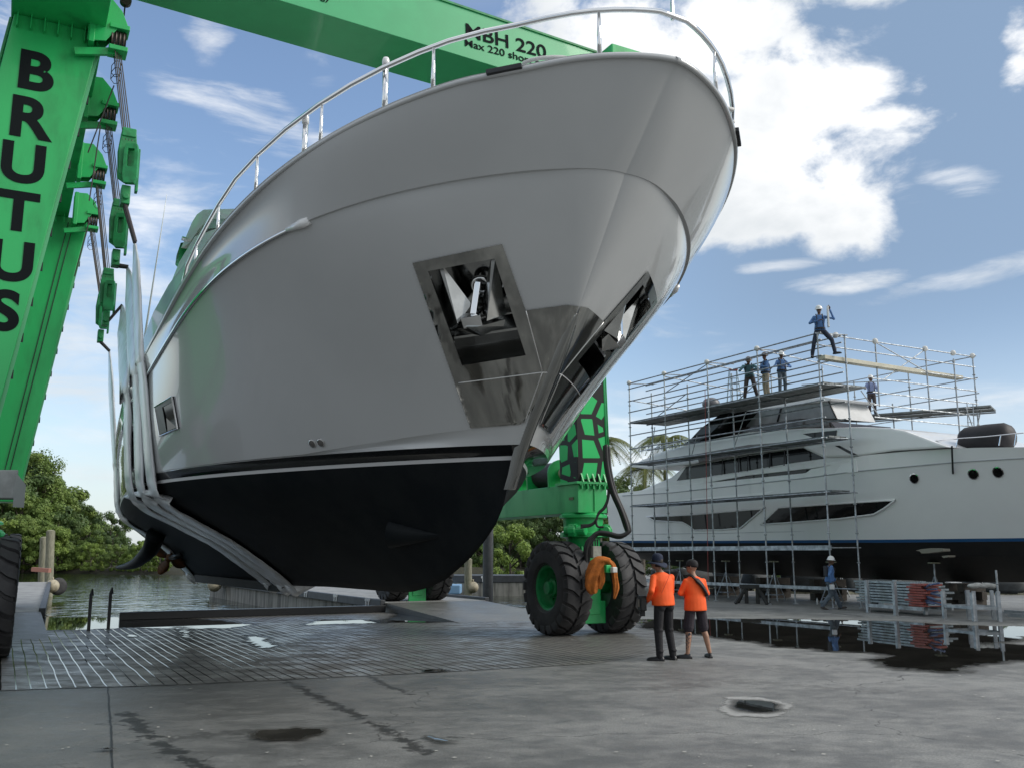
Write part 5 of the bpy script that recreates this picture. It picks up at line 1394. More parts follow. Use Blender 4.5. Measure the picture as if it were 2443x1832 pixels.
for s, zl in ((0, 8.6), (2.56, ZT - .1), (5.37, ZT - .05), (8.24, ZT)): tube_part('roof_transom', SP(s, 0, zl), SP(s, 4.5, zl - .3), .022)
for a, b_ in ((SP(11.24, 2.9, ZT), SP(11.24, 5.6, 8.5)), (SP(11.24, 5.6, ZT), SP(11.24, 3.2, 8.0)), (SP(2.56, .1, 8.6), SP(5.37, .1, ZT)), (SP(0, 1, 7.6), SP(2.9, 1, 8.6)), (SP(5.4, 1.1, 7.6), SP(8.5, 1.1, ZT - .2)), (SP(8.24, 2.2, 8.2), SP(11.3, 4.6, 8.1)),
             (SP(11.3, 7.6, 7.3), SP(11.3, 8.2, 5.9)), (SP(11.3, 8.5, 7.3), SP(11.3, 7.9, 5.9)), (SP(11.24, 2.0, 7.5), SP(11.24, 2.9, 6.6)), (SP(2.9, 1.0, 5.7), SP(3.4, 1.0, 6.7)), (SP(5.6, 1.0, 5.9), SP(6.4, 1.0, 7.3)), (SP(0, 1.0, 5.7), SP(.5, 1.0, 7.4))):
    tube_part('brace', a, b_, .020)
# caged ladder at the far right corner and clamps, red-tipped ties
mb = MB()
for e in (0, .35): mb.tube([SP(11.3, 7.6 + e, 5.7), SP(11.3, 7.7 + e, 7.5)], .02, 6)
for k in range(6): mb.tube([SP(11.3, 7.62, 5.9 + .28 * k), SP(11.3, 7.97, 5.9 + .28 * k)], .014, 5)
mb.build('access_ladder', STEEL, scf)
RED = pm('red_oxide', (.28, .06, .06), .6)
mb = MB(); mb.tube([SP(5.0, -.05, .02), SP(5.25, -.05, 8.3)], .012, 5); mb.build('hoist_line', RED, scf)
PLK = pm('deck_plank', (.20, .22, .22), .6, .3, var=.45, vscale=3, stretch=(1, 1, 1)); PLB = pm('plank_underside', (.055, .06, .06), .7)
def deck(s0, s1, w0, w1, zl, n, nm='plank_deck', mat=PLK):
    mb = MB()
    for k in range(n):
        a = lerp(w0, w1, (k + .5) / n); mb.bar(SP(s0, a, zl), SP(s1, a, zl), (w1 - w0) / n - .025, .06)
    mb.build(nm, mat, scf)
deck(-.15, 11.4, .1, .95, 3.90, 3); deck(-.15, 11.4, .1, .95, 5.75, 3); deck(-.1, 11.35, .05, 2.15, 7.61, 8)
mb = MB(); mb.bar(SP(-.1, -.05, 2.0), SP(11.35, -.05, 2.0), .05, .16); mb.build('toe_board', STEEL, scf)
mb = MB(); mb.bar(SP(-.8, -.1, .66), SP(11.2, -.1, .66), .05, .11); mb.build('toe_board', STEEL, scf)
c0, c1 = V((14.3, 38.4, 7.35)), V((18.35, 35.7, 7.35)); dd = (c1 - c0).normalized(); nn = V((-dd.y, dd.x, 0))
mb = MB()
for k in range(5): mb.bar(c0 + nn * (.3 * k), c1 + nn * (.3 * k), .27, .07)
mb.build('plank_deck', PLK, scf)
for k in (0, 1): tube_part('ledger', c0 + nn * (1.3 * k) - Zu * .08, c1 + nn * (1.3 * k) - Zu * .08, .03)
# the pale plank the topmost man is setting
mb = MB(); a, b_ = atY(1960, 853, 32.0), atY(2290, 902, 36.1)
mb.bar(a, b_, .30, .14); o = mb.build('scaffold_plank', pm('cream_plank', (.50, .48, .38), .6, var=.2, vscale=3), None, bevel=.01); tag(o, 'long cream scaffold plank laid across the top right of the scaffold', 'plank')
mb = MB()
for x, y, s_, w__ in ((0, 0, 2.56, 0), (0, 0, 5.37, 0), (0, 0, 8.24, 0), (0, 0, 11.24, 2.9), (0, 0, 11.24, 5.6), (0, 0, 11.24, 8.35), (0, 0, 11.24, 7.2), (0, 0, 11.24, .9), (0, 0, 0, 0)):
    p = SP(s_, w__, ZT + .03); mb2 = MB(); mb2.sphere(p, .11, 8, 6); mb2.build('tape_wrap', pm('white_tape', (.62, .62, .6), .7), scf, smooth=True)
# step ladder on the top deck
lb = atY(1752, 955, 37.6); lt_ = thing('step_ladder', 'small aluminium step ladder standing on the upper scaffold deck', 'ladder', (lb.x, lb.y, 7.64))
for sd in (-1, 1):
    for k, e in enumerate((-1, 1)):
        mb = MB(); mb.tube([V((lb.x + .22 * sd, lb.y + .4 * e, 7.65)), V((lb.x + .15 * sd, lb.y + .05 * e, 9.1))], .025, 6); mb.build('rail', pm('aluminium', (.45, .55, .62), .35, .6), lt_)
for k in range(5):
    f = (k + .6) / 6; mb = MB(); y = lb.y - lerp(.4, .05, f); mb.bar(V((lb.x - lerp(.22, .15, f), y, 7.65 + 1.45 * f)), V((lb.x + lerp(.22, .15, f), y, 7.65 + 1.45 * f)), .09, .03); mb.build('step', MATS['aluminium'], lt_)
mb = MB(); mb.box(V((lb.x, lb.y, 9.12)), (.34, .2, .05)); mb.build('top_cap', RED, lt_)
# ================================================================== yard clutter on the right
GAL = pm('galvanised_bright', (.48, .51, .53), .38, .7, var=.3, vscale=5, rvar=.2)
# rack with the stack of aluminium planks
def rack(pxs, name, label, hts):
    pass
def gpt(px, py): return atZ(px, py, 0)
r0, r1 = gpt(2072, 1460), gpt(2252, 1475); rd = (r1 - r0).normalized(); rn = V((-rd.y, rd.x, 0))
rk = thing('plank_rack', 'low galvanised rack holding the stack of aluminium planks', 'rack', r0[:])
for k, px in enumerate(((2072, 1460), (2138, 1467))):
    for e in (0, 1.1):
        p = gpt(*px) + rn * e; mb = MB(); mb.bar(p, p + Zu * .98, .10, .10, rd); mb.build('post', GAL, rk)
for e in (0, 1.1):
    mb = MB(); p = gpt(2072, 1460) + rn * e + Zu * .22; mb.bar(p, p + rd * 2.3, .07, .10); mb.build('rail', GAL, rk)
PLG = pm('alu_plank', (.40, .45, .47), .42, .55, var=.3, vscale=4, rvar=.2)
REDT = pm('red_plastic_wrap', (.36, .085, .065), .4, var=.3, vscale=7, bump=.4, bscale=10)
base = gpt(2040, 1456); first = None
for k in range(8):
    z = .33 + .085 * k; L = 3.0 + random.uniform(-.12, .12); off = random.uniform(-.12, .12)
    for j in range(1):
        p = base + rd * off + rn * .12 + Zu * z
        mb = MB(); mb.bar(p + rn * .42, p + rn * .42 + rd * L, .86, .055); mb.bar(p, p + rd * L, .03, .058)
        o = mb.build('stacked_plank', PLG, None)
        tag(o, ['bottom', 'second lowest', 'third lowest', 'fourth lowest', 'fourth highest', 'third highest', 'second highest', 'topmost'][k] + ' aluminium plank of the stack in the low rack', 'plank', 'planks stacked in the rack')
mb = MB(); p = base + rd * 2.55 + Zu * .30 - rn * .02
for k in range(9):
    a = p + Zu * (.075 * k) + rd * random.uniform(-.12, .12); mb.box(a + rd * .18 + rn * .3, (.62 + random.uniform(-.1, .1), .66, .062), (rd, rn, Zu))
o = mb.build('red_wrapping', REDT, None, bevel=.01); tag(o, 'red plastic-wrapped ends beside the stack of aluminium planks', 'wrapping')
mb = MB()
for k in range(9):
    a = p + rd * .45 + Zu * (.1 + .06 * k) + rn * .1; mb.tube([a, a + rd * (.35 + random.uniform(0, .3)) + Zu * random.uniform(-.12, .12) + rn * random.uniform(-.2, .2)], .03, 6)
o = mb.build('tube_bundle', pm('blue_grey_tube', (.10, .13, .24), .5), None); tag(o, 'bundle of blue grey tube ends past the red wrapping', 'tubes')
# open trestle frames
def trestle(pxa, pxb, h, lab, dpt=.8, grp=None):
    a, b_ = gpt(*pxa), gpt(*pxb); d = (b_ - a).normalized(); n = V((-d.y, d.x, 0)); t = thing('steel_trestle', lab, 'trestle', a[:], grp)
    for p in (a, b_):
        for e in (0, dpt): mb = MB(); mb.bar(p + n * e, p + n * e + Zu * h, .09, .09, d); mb.build('post', GAL, t)
        mb = MB(); mb.bar(p + Zu * .35, p + n * dpt + Zu * .35, .05, .06); mb.build('cross_rail', GAL, t)
    for e in (0, dpt):
        mb = MB(); mb.bar(a + n * e + Zu * .35, b_ + n * e + Zu * .35, .06, .08); mb.build('rail', GAL, t)
    return t
trestle((2254, 1474), (2325, 1481), .76, 'open galvanised trestle frame just right of the plank rack')
trestle((2328, 1481), (2387, 1482), .80, 'galvanised trestle frame farthest right with black feet and a pole', .8)
for px, py, top in ((2348, 1450, 1378), (2386, 1470, 1364)):
    p = gpt(px, py); h = (py - top) / F * p.y; mb = MB(); mb.tube([p, p + Zu * h], .03, 8); mb.lathe([(.03, -.02), (.06, 0), (.03, .02)], p + Zu * h * .7, Zu, 8); o = mb.build('steel_pole', GAL, None)
    tag(o, 'thin upright steel pole standing ' + ('between the posts of the right trestle' if px < 2360 else 'tallest at the right end of the trestles'), 'pole')
mb = MB(); p = gpt(2365, 1470)
for k in range(5): mb.sphere(p + V((-.25 + .13 * k, .4, .86 + .02 * (k % 2))), .13, 8, 6, sx=1.5, sz=.6)
o = mb.build('tarp_bundle', pm('white_rag', (.55, .55, .52), .9, var=.3, vscale=6), None, smooth=True); tag(o, 'crumpled white tarp bundle lying across the right trestle', 'tarp')
for k, (px, py, L) in enumerate(((2400, 1468, 2.5), (2410, 1476, 2.2))):
    p = gpt(px, py) + Zu * .12; mb = MB(); mb.bar(p, p + rd * L, .12, .10); o = mb.build('steel_beam', GAL, None); tag(o, ('rear' if k == 0 else 'front') + ' galvanised beam on the ground at the right picture edge', 'beam')
# trestle board sheets and boxes seen under the yacht
WB = pm('white_board', (.52, .54, .55), .6, var=.15, vscale=3)
for k, (x0, y0, x1, y1, Yb, lab) in enumerate(((2105, 1388, 2140, 1396, 33, 'white board'), (2160, 1390, 2172, 1397, 36, 'small white box'), (2268, 1388, 2297, 1410, 37, 'tall white carton'), (2085, 1388, 2100, 1395, 36, 'white pail'))):
    a, b_ = atY(x0, y0, Yb), atY(x1, y1, Yb); zt = a.z
    mb = MB(); mb.box(V(((a.x + b_.x) / 2, Yb + .25, zt / 2)), (abs(b_.x - a.x), .5, zt)); o = mb.build('carton', WB, bevel=.02)
    tag(o, ['long white carton', 'small white carton', 'tall white carton', 'leftmost white carton'][k] + ' standing under the bottom of the scaffolded yacht', 'carton', 'cartons under the scaffolded yacht')
# black timber saw horse
tb = thing('saw_horse', 'dark timber saw horse standing alone before the scaffold', 'saw horse', gpt(1795, 1448)[:])
DT = pm('black_timber', (.035, .036, .036), .8, var=.4, vscale=6)
c = gpt(1795, 1440)
h = .62; a0 = R(-20); hx = V((math.cos(a0), math.sin(a0), 0)); hy = V((-hx.y, hx.x, 0))
mb = MB(); mb.bar(c - hx * .42 + Zu * h, c + hx * .42 + Zu * h, .2, .14); mb.build('beam', DT, tb)
for sx in (-1, 1):
    for sy in (-1, 1):
        mb = MB(); mb.bar(c + hx * (.24 * sx) + hy * .04 * sy + Zu * (h - .05), c + hx * (.24 * sx + .32 * sx) + hy * (.34 * sy) + Zu * .02, .10, .09); mb.build('leg', DT, tb)
    mb = MB(); mb.bar(c + hx * (.2 * sx) + Zu * .02, c + hx * (.2 * sx) + Zu * h, .13, .13, hx); mb.build('post', DT, tb)
# water bottle and white block near the walking man
p = gpt(1950, 1441); mb = MB(); mb.lathe([(.03, 0), (.035, .02), (.035, .17), (.014, .21), (.014, .235), (.0001, .235)], p, Zu, 10); o = mb.build('water_bottle', pm('clear_bottle', (.5, .53, .55), .15), smooth=True, auto=40); tag(o, 'clear water bottle standing on the concrete left of the walking man', 'bottle')
# things on and beside the piers ------------------------------------------------
PILE = WOOD
def piling(px, ytop, Yd, r, lab, lean=0.0):
    p = atY(px, 1400, Yd); top = atY(px + lean, ytop, Yd); mb = MB(); q0 = V((p.x, Yd, WZ - 1)); n = 10
    mb.tube([q0.lerp(top, k / 6) for k in range(7)], r, 10, rs=[r * (1 + .04 * math.sin(k * 2.3)) for k in range(7)])
    mb.sphere(top, r * .95, 8, 4, sz=.35); o = mb.build('timber_piling', PILE, smooth=True, auto=50); tag(o, lab, 'piling', 'timber pilings'); return o
piling(101, 1282, 56, .22, 'left weathered timber piling, the shorter of the pair on the left', 4)
piling(119, 1266, 55, .24, 'right weathered timber piling, the taller of the pair on the left', 2)
piling(1117, 1333, 50, .20, 'short pale timber piling just left of the cross pier', 0)
mb = MB(); p = atY(1164, 1390, 48); mb.tube([V((p.x, 48, WZ - 1)), V((p.x, 48, 3.4))], .26, 14); o = mb.build('steel_piling', pm('steel_pile', (.05, .055, .06), .5, var=.3, vscale=4), smooth=True, auto=50); tag(o, 'tall dark steel piling under the bow of the lifted yacht', 'piling')
CR = pm('cream_float', (.45, .40, .29), .6, var=.35, vscale=5)
for k, (px, py, Yd, r, lab) in enumerate(((125, 1397, 50, .34, 'cream fender ball against the end of the left pier'), (512, 1394, 52, .37, 'cream fender ball at the outer end of the long pier'), (1128, 1400, 50, .30, 'cream fender ball hanging beside the short piling'))):
    p = atY(px, py, Yd); mb = MB(); mb.sphere(p, r, 16, 10); mb.lathe([(.05, 0), (.05, .1), (.0001, .12)], p + Zu * r * .97, Zu, 8); o = mb.build('fender_ball', CR, smooth=True); tag(o, lab, 'fender', 'fender balls at the slips')
mb = MB(); p = atY(139, 1398, 50.5); mb.lathe([(.24, -.14), (.42, -.12), (.45, 0), (.42, .12), (.24, .14)], p, V((.7, -.7, 0)), 20); o = mb.build('tyre_fender', RUBBER, smooth=True); tag(o, 'old tyre fender hung beside the left cream ball', 'fender')
for k, (px, y0, y1, Yd) in enumerate(((213, 1504, 1420, 21.6), (260, 1500, 1416, 21.9))):
    a = gpt(px - 2, y0); top = atY(px + 4, y1, a.y + .1); mb = MB(); mb.bar(a, top, .09, .07, U); mb.prism([top + V((-.045, 0, 0)), top + V((.045, 0, 0)), top + V((.01, 0, .16))], V((0, .07, 0))); o = mb.build('slip_marker', DARKST)
    tag(o, ('left' if k == 0 else 'right') + ' thin dark post of the two standing in the puddle', 'post', 'dark posts in the puddle')
mb = MB(); a, b_ = atY(78, 1357, 48), atY(119, 1360, 48); mb.bar(a, b_, .3, .2); o = mb.build('stop_beam', pm('faded_red', (.36, .17, .13), .7)); tag(o, 'faded red stop beam across the end of the left pier', 'beam')

# dark pallets added to darken the pale ground behind the second yacht
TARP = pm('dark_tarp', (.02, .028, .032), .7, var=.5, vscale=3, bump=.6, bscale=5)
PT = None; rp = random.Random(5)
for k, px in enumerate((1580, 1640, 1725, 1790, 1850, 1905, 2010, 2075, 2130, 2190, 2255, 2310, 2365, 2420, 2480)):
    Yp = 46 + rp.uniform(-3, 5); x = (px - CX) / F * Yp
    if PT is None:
        PT = thing('filler_pallet', 'dark filler pallet added to dim the ground beyond the scaffolded yacht', 'pallet', (x, Yp, 0), 'filler pallets added beyond the scaffolded yacht')
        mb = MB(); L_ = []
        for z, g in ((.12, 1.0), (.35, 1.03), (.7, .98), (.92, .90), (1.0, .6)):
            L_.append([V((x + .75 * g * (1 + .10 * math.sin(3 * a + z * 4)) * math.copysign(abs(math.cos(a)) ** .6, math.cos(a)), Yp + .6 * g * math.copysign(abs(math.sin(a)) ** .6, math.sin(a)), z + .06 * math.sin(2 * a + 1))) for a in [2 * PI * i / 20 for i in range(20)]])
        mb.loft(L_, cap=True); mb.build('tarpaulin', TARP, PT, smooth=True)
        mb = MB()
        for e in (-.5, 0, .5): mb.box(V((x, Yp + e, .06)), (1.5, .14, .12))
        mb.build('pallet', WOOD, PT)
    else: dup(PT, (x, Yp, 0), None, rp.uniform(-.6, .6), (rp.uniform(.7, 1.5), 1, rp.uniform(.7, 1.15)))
# ================================================================== people
SKIN = pm('skin', (.36, .20, .13), .55, var=.15, vscale=12); SKIND = pm('skin_dark', (.11, .055, .035), .55)
def remesh(mb, name, mat, par, vox=.012, smooth_it=3):
    o = mb.build(name, mat, None, recalc=True)
    m = o.modifiers.new('r', 'REMESH'); m.mode = 'VOXEL'; m.voxel_size = vox
    if smooth_it:
        s = o.modifiers.new('s', 'SMOOTH'); s.iterations = smooth_it; s.factor = .5
    dg = bpy.context.evaluated_depsgraph_get(); me = bpy.data.meshes.new_from_object(o.evaluated_get(dg)); old = o.data
    o.modifiers.clear(); o.data = me; bpy.data.meshes.remove(old); me.name = name
    me.polygons.foreach_set('use_smooth', [True] * len(me.polygons))
    if par is not None: setpar(o, par)
    return o
def limb(mb, pts, rs, seg=10):
    mb.tube(pts, .05, seg, rs=rs)
    for p, r in zip(pts, rs): mb.sphere(p, r * .98, 10, 6)
def torso_rings(mb, spine, dims, fwd_of, seg=18):
    """spine: points, dims: (half width, half depth), lateral axis given per ring"""
    L_ = []
    for p, (w_, d_), (rt, fw) in zip(spine, dims, fwd_of):
        ring = []
        for k in range(seg):
            a = 2 * PI * k / seg; ca, sa = math.cos(a), math.sin(a); e = .93
            ring.append(p + rt * (w_ * math.copysign(abs(ca) ** e, ca)) + fw * (d_ * math.copysign(abs(sa) ** e, sa)))
        L_.append(ring)
    mb.loft(L_, cap=True)
def person(loc, yaw, J, C, label, group=None, vox=.013, H=1.78):
    """J: joints in the person's own frame (x right, y forward, z up). C: clothing."""
    root = thing('person', label, 'person', loc, group)
    s = H / 1.78; cy_, sy_ = math.cos(yaw), math.sin(yaw)
    def W(p, q=None):
        x, y, z = (c * s for c in p); return V((loc[0] + x * cy_ - y * sy_, loc[1] + x * sy_ + y * cy_, loc[2] + z))
    def D(p): x, y, z = p; return V((x * cy_ - y * sy_, x * sy_ + y * cy_, z))
    P = {k: W(v) for k, v in J.items() if isinstance(v, tuple) and not k.startswith('hand')}
    rt = D((1, 0, 0)); fw = D((0, 1, 0)); pel = P['pelvis']; ch = P['chest']; nk = P['neck']; hd = P['head']
    up = (ch - pel).normalized(); srt = (P['shR'] - P['shL']).normalized(); sfw = Zu.cross(srt).normalized() * 1.0
    hrt = (P['hipR'] - P['hipL']).normalized(); hfw = Zu.cross(hrt).normalized()
    hy = J.get('look', 0.0); hf = D((-math.sin(hy), math.cos(hy), 0)); hr = D((math.cos(hy), math.sin(hy), 0))
    tilt = J.get('tilt', 0.0); hu = (Zu * math.cos(tilt) - hf * math.sin(tilt)).normalized() * 1.0; hf2 = (hf * math.cos(tilt) + Zu * math.sin(tilt))
    bulk = C.get('bulk', 1.0)
    skin = C.get('skin', SKIN)
    mid = pel.lerp(ch, .5)
    # ---- body, one continuous surface
    mb = MB()
    torso_rings(mb, [pel - up * .08 * s, pel, mid, ch, ch.lerp(nk, .55), nk], [(.13 * s, .10 * s), (.155 * s, .11 * s), (.14 * s * bulk, .10 * s * bulk), (.165 * s, .11 * s), (.12 * s, .085 * s), (.055 * s, .055 * s)], [(hrt, hfw)] * 2 + [(srt, sfw)] * 4)
    limb(mb, [nk - up * .03, hd - hu * .06 * s], [.056 * s, .054 * s])
    for sd in 'LR':
        limb(mb, [P['sh' + sd], P['el' + sd], P['wr' + sd]], [.042 * s, .036 * s, .027 * s]); limb(mb, [ch.lerp(P['sh' + sd], .4), P['sh' + sd]], [.055 * s, .042 * s])
        kn, an = P['kn' + sd], P['an' + sd]; calf = kn.lerp(an, .3) - fw * .018 * s
        limb(mb, [P['hip' + sd], kn, calf, an], [x * s * (1 if C.get('shorts') else .80) for x in (.080, .056, .057, .036)])
        td = (P['toe' + sd] - an); tdh = V((td.x, td.y, 0)).normalized(); mb.sphere(an + tdh * .04 - Zu * .03, .032 * s, 10, 6)
        # hand: palm, four fingers of different length, thumb
        wr = P['wr' + sd]; hdv = (wr - P['el' + sd]).normalized(); hd_ = J.get('hand' + sd)
        if hd_ is not None: hdv = D(hd_).normalized()
        side = hdv.cross(Zu); side = side.normalized() if side.length > .1 else rt; pal = side.cross(hdv).normalized()
        pc_ = wr + hdv * .055 * s; mb.box(pc_, (.085 * s, .075 * s, .028 * s), (hdv, side, pal))
        for k, L in enumerate((.066, .076, .072, .056)):
            b_ = wr + hdv * .092 * s + side * ((k - 1.5) * .020 * s); c_ = b_ + hdv * (L * .5 * s) - pal * .008 * s; mb.tube([b_ - hdv * .02 * s, c_, c_ + hdv * (L * .32 * s) - pal * .028 * s], .009 * s, 6, rs=[.0105 * s, .010 * s, .008 * s])
        inn = -1 if sd == 'R' else 1
        b_ = wr + hdv * .03 * s - side * (.034 * s); mb.tube([b_, b_ - side * .026 * s + hdv * .03 * s - pal * .012 * s, b_ - side * .030 * s + hdv * .062 * s - pal * .022 * s], .011 * s, 6, rs=[.014 * s, .011 * s, .009 * s])
    # head with face
    def hp(x, y, z): return hd + hr * (x * s) + hf2 * (y * s) + hu * (z * s)
    L_ = []
    for z, w_, d_, oy in ((-.115, .036, .04, .028), (-.095, .052, .068, .018), (-.06, .064, .086, .008), (-.02, .071, .096, 0), (.03, .075, .100, -.004), (.07, .070, .092, -.006), (.10, .050, .066, -.008), (.117, .02, .03, -.008)):
        L_.append([hp(w_ * math.cos(2 * PI * k / 16), oy + d_ * math.sin(2 * PI * k / 16), z) for k in range(16)])
    mb.loft(L_, cap=True)
    mb.add([hp(-.014, .088, -.035), hp(.014, .088, -.035), hp(0, .118, -.036), hp(0, .094, .012)], [(0, 1, 2), (0, 2, 3), (2, 1, 3), (1, 0, 3)])
    for e in (-1, 1):
        c_ = hp(.076 * e, -.008, -.012); mb.tube([c_ - hu * .026 * s, c_ + hr * (.008 * e * s), c_ + hu * .030 * s], .012 * s, 6)
    body = remesh(mb, 'body', skin, root, vox, 2)
    mb = MB()
    for e in (-1, 1): mb.sphere(hp(.030 * e, .086, .002), .0115 * s, 8, 6)
    mb.build('eyes', pm('eye', (.02, .018, .016), .2), body, smooth=True)
    mb = MB(); mb.tube([hp(-.022, .083, -.068), hp(0, .090, -.067), hp(.022, .083, -.068)], .005 * s, 6); mb.build('mouth', pm('lip', (.20, .08, .06), .5), body, smooth=True)
    if C.get('hair'):
        mb = MB(); L_ = []
        for z, g in ((-.07, 1.02), (-.03, 1.06), (.03, 1.08), (.07, 1.08), (.105, 1.05), (.125, .6)):
            w_ = interp([(-.07, .060), (-.02, .071), (.03, .075), (.07, .07), (.10, .05), (.125, .02)], z) * g; d_ = w_ * 1.28
            L_.append([hp(w_ * math.cos(2 * PI * k / 16), -.012 + d_ * (math.sin(2 * PI * k / 16) if math.sin(2 * PI * k / 16) < 0 else math.sin(2 * PI * k / 16) * (.25 if z < .05 else .95)), z) for k in range(16)])
        mb.loft(L_, cap=True); mb.build('hair', C['hair'], root, smooth=True)
    # ---- shirt
    mb = MB(); b = bulk
    hem = pel + up * (C.get('hem', -.02) * s)
    torso_rings(mb, [hem, pel.lerp(mid, .5), mid, mid.lerp(ch, .55), ch, ch.lerp(nk, .62), nk.lerp(ch, .12)], [(.196 * s * b, .156 * s * b), (.184 * s * b, .148 * s * b), (.166 * s * b, .135 * s * b), (.182 * s * b, .138 * s), (.196 * s, .132 * s), (.158 * s, .104 * s), (.070 * s, .072 * s)], [(hrt, hfw)] + [(srt, sfw)] * 6)
    for sd in 'LR':
        limb(mb, [ch.lerp(P['sh' + sd], .45), P['sh' + sd], P['el' + sd], P['wr' + sd].lerp(P['el' + sd], .08)], [.080 * s, .062 * s, .055 * s, .042 * s])
        # folds in the sleeve
        for k in range(3): q = P['el' + sd].lerp(P['wr' + sd], .12 + .22 * k); mb.sphere(q, (.054 - .004 * k) * s, 8, 5, sz=.6)
    for k in range(7):                                    # drape folds across the back and belly
        a = PI + .35 + .4 * k; c0_ = pel.lerp(mid, .15 + .08 * (k % 3)); d_ = srt * math.cos(a) * (.165 * s * b) + sfw * math.sin(a) * (.128 * s * b)
        d2 = srt * math.cos(a + .5) * (.165 * s * b) + sfw * math.sin(a + .5) * (.128 * s * b)
        mb.tube([c0_ + d_, (c0_ + up * .10 * s) + (d_ + d2) * .515, c0_ + up * (.16 + .03 * (k % 2)) * s + d2], .014 * s, 6, rs=[.006 * s, .013 * s, .004 * s])
    for k in range(9):                                    # slack cloth hanging round the waist
        a = 2 * PI * k / 9 + .3; q0 = hem + up * .02 * s; d_ = srt * math.cos(a) * (.176 * s * b) + sfw * math.sin(a) * (.136 * s * b)
        mb.tube([q0 + d_, q0 + up * .09 * s + d_ * .99], .016 * s, 6, rs=[.018 * s, .008 * s])
    shirt = remesh(mb, 'shirt', C['shirt'], root, vox, 9)
    # ---- trousers or shorts
    mb = MB(); belt = pel + up * .05 * s
    torso_rings(mb, [belt, pel, pel - up * .09 * s], [(.150 * s * b, .115 * s * b), (.162 * s, .122 * s), (.150 * s, .115 * s)], [(hrt, hfw)] * 3)
    for sd in 'LR': mb.sphere(P['hip' + sd] - hfw * .040 * s - Zu * .06 * s, .080 * s, 12, 8)
    for sd in 'LR':
        kn, an = P['kn' + sd], P['an' + sd]; hipp = P['hip' + sd]
        if C.get('shorts'):
            limb(mb, [hipp, hipp.lerp(kn, .55), hipp.lerp(kn, .93)], [.098 * s, .100 * s, .100 * s])
        else:
            cuff = an - Zu * .02 * s; w2 = C.get('leg', 1.0)
            limb(mb, [hipp, hipp.lerp(kn, .5), kn, kn.lerp(an, .5), cuff], [.094 * s, .090 * s * w2, .078 * s * w2, .070 * s * w2, .060 * s * w2])
            for k in range(3): mb.sphere(an + Zu * (.02 + .05 * k) * s + fw * .012 * (-1) ** k, (.064) * w2 * s, 8, 5, sz=.45)
            mb.sphere(kn - fw * .015 * s, .083 * w2 * s, 8, 5, sz=.5)
    remesh(mb, 'shorts' if C.get('shorts') else 'trousers', C['legs'], root, vox, 2)
    # ---- shoes
    for sd in 'LR':
        an = P['an' + sd]; td = P['toe' + sd] - an; d_ = V((td.x, td.y, 0)).normalized(); q = V((-d_.y, d_.x, 0)); z0_ = J.get('gz' + sd, 0.0) * s + loc[2]; pitch = J.get('pit' + sd, 0.0)
        dv = (d_ * math.cos(pitch) + Zu * math.sin(pitch)); uv = (Zu * math.cos(pitch) - d_ * math.sin(pitch)); heel = V((an.x, an.y, z0_)) - d_ * .075 * s
        mb = MB(); L_ = []
        for f, w_, h_ in ((0, .026, .05), (.03, .036, .085), (.09, .041, .092), (.15, .043, .070), (.21, .048, .064), (.26, .046, .056), (.288, .032, .044), (.30, .012, .026)):
            c_ = heel + dv * (f * s); L_.append([c_ + q * (w_ * s * cx_) + uv * (h_ * s * zz) for cx_, zz in ((-1, 0), (-1.04, .25), (-.95, .6), (-.55, 1), (.55, 1), (.95, .6), (1.04, .25), (1, 0))])
        mb.loft(L_, cap=True); sh = mb.build('shoe', C.get('shoe', BLACK), root, smooth=True, auto=60)
        mb = MB(); L_ = []
        for f, w_ in ((-.004, .028), (.05, .040), (.12, .044), (.21, .051), (.27, .044), (.305, .012)):
            c_ = heel + dv * (f * s); L_.append([c_ + q * (w_ * s * cx_) + uv * zz * s for cx_, zz in ((-1, 0), (-1, .024), (1, .024), (1, 0))])
        mb.loft(L_, cap=True); mb.build('sole', pm('shoe_sole', (.02, .02, .021), .7), sh)
    # ---- headwear
    hat = C.get('hat'); hm = C.get('hatmat')
    if hat == 'brim':
        mb = MB(); prof = []
        mb.lathe([(.098 * s, -.02 * s), (.100 * s, .03 * s), (.098 * s, .075 * s), (.085 * s, .115 * s), (.05 * s, .138 * s), (.0001, .145 * s)], hp(0, -.006, .02), hu, 24)
        L_ = []
        for k in range(33):
            a = 2 * PI * k / 32; r = 1; wv = -.018 + .020 * math.cos(2 * a + .5) - .012 * math.sin(3 * a)
            ca, sa = math.cos(a), math.sin(a)
            L_.append([hp(.092 * ca, -.006 + .098 * sa, .012), hp(.135 * ca, -.006 + .142 * sa, .004 + wv * .5), hp(.178 * ca, -.006 + .186 * sa, -.012 + wv)])
        mb.loft(L_, closed=False); hb = mb.build('brim_hat', hm, root, smooth=True); so = hb.modifiers.new('s', 'SOLIDIFY'); so.thickness = .006
        mb = MB(); mb.lathe([(.1015 * s, 0), (.1025 * s, .012 * s), (.1015 * s, .024 * s)], hp(0, -.006, .018), hu, 24); mb.build('hat_band', BLACK, hb)
    elif hat == 'cap':
        mb = MB(); L_ = []
        for z, g in ((-.012, 1.10), (.03, 1.12), (.07, 1.06), (.10, .85), (.122, .45), (.128, .02)):
            L_.append([hp(.076 * g * math.cos(2 * PI * k / 20), -.006 + .101 * g * math.sin(2 * PI * k / 20), z + .006) for k in range(20)])
        mb.loft(L_, cap=True)
        L_ = []
        for k in range(11):
            a = PI * (k / 10); ca, sa = math.cos(a), math.sin(a)
            L_.append([hp(.080 * ca, .045 + .055 * sa, .008), hp(.076 * ca, .07 + .115 * sa, -.004 - .012 * sa), hp(.076 * ca, .07 + .115 * sa, -.009 - .012 * sa)])
        mb.loft(L_, closed=False); mb.build('cap', hm, root, smooth=True)
    elif hat == 'helmet':
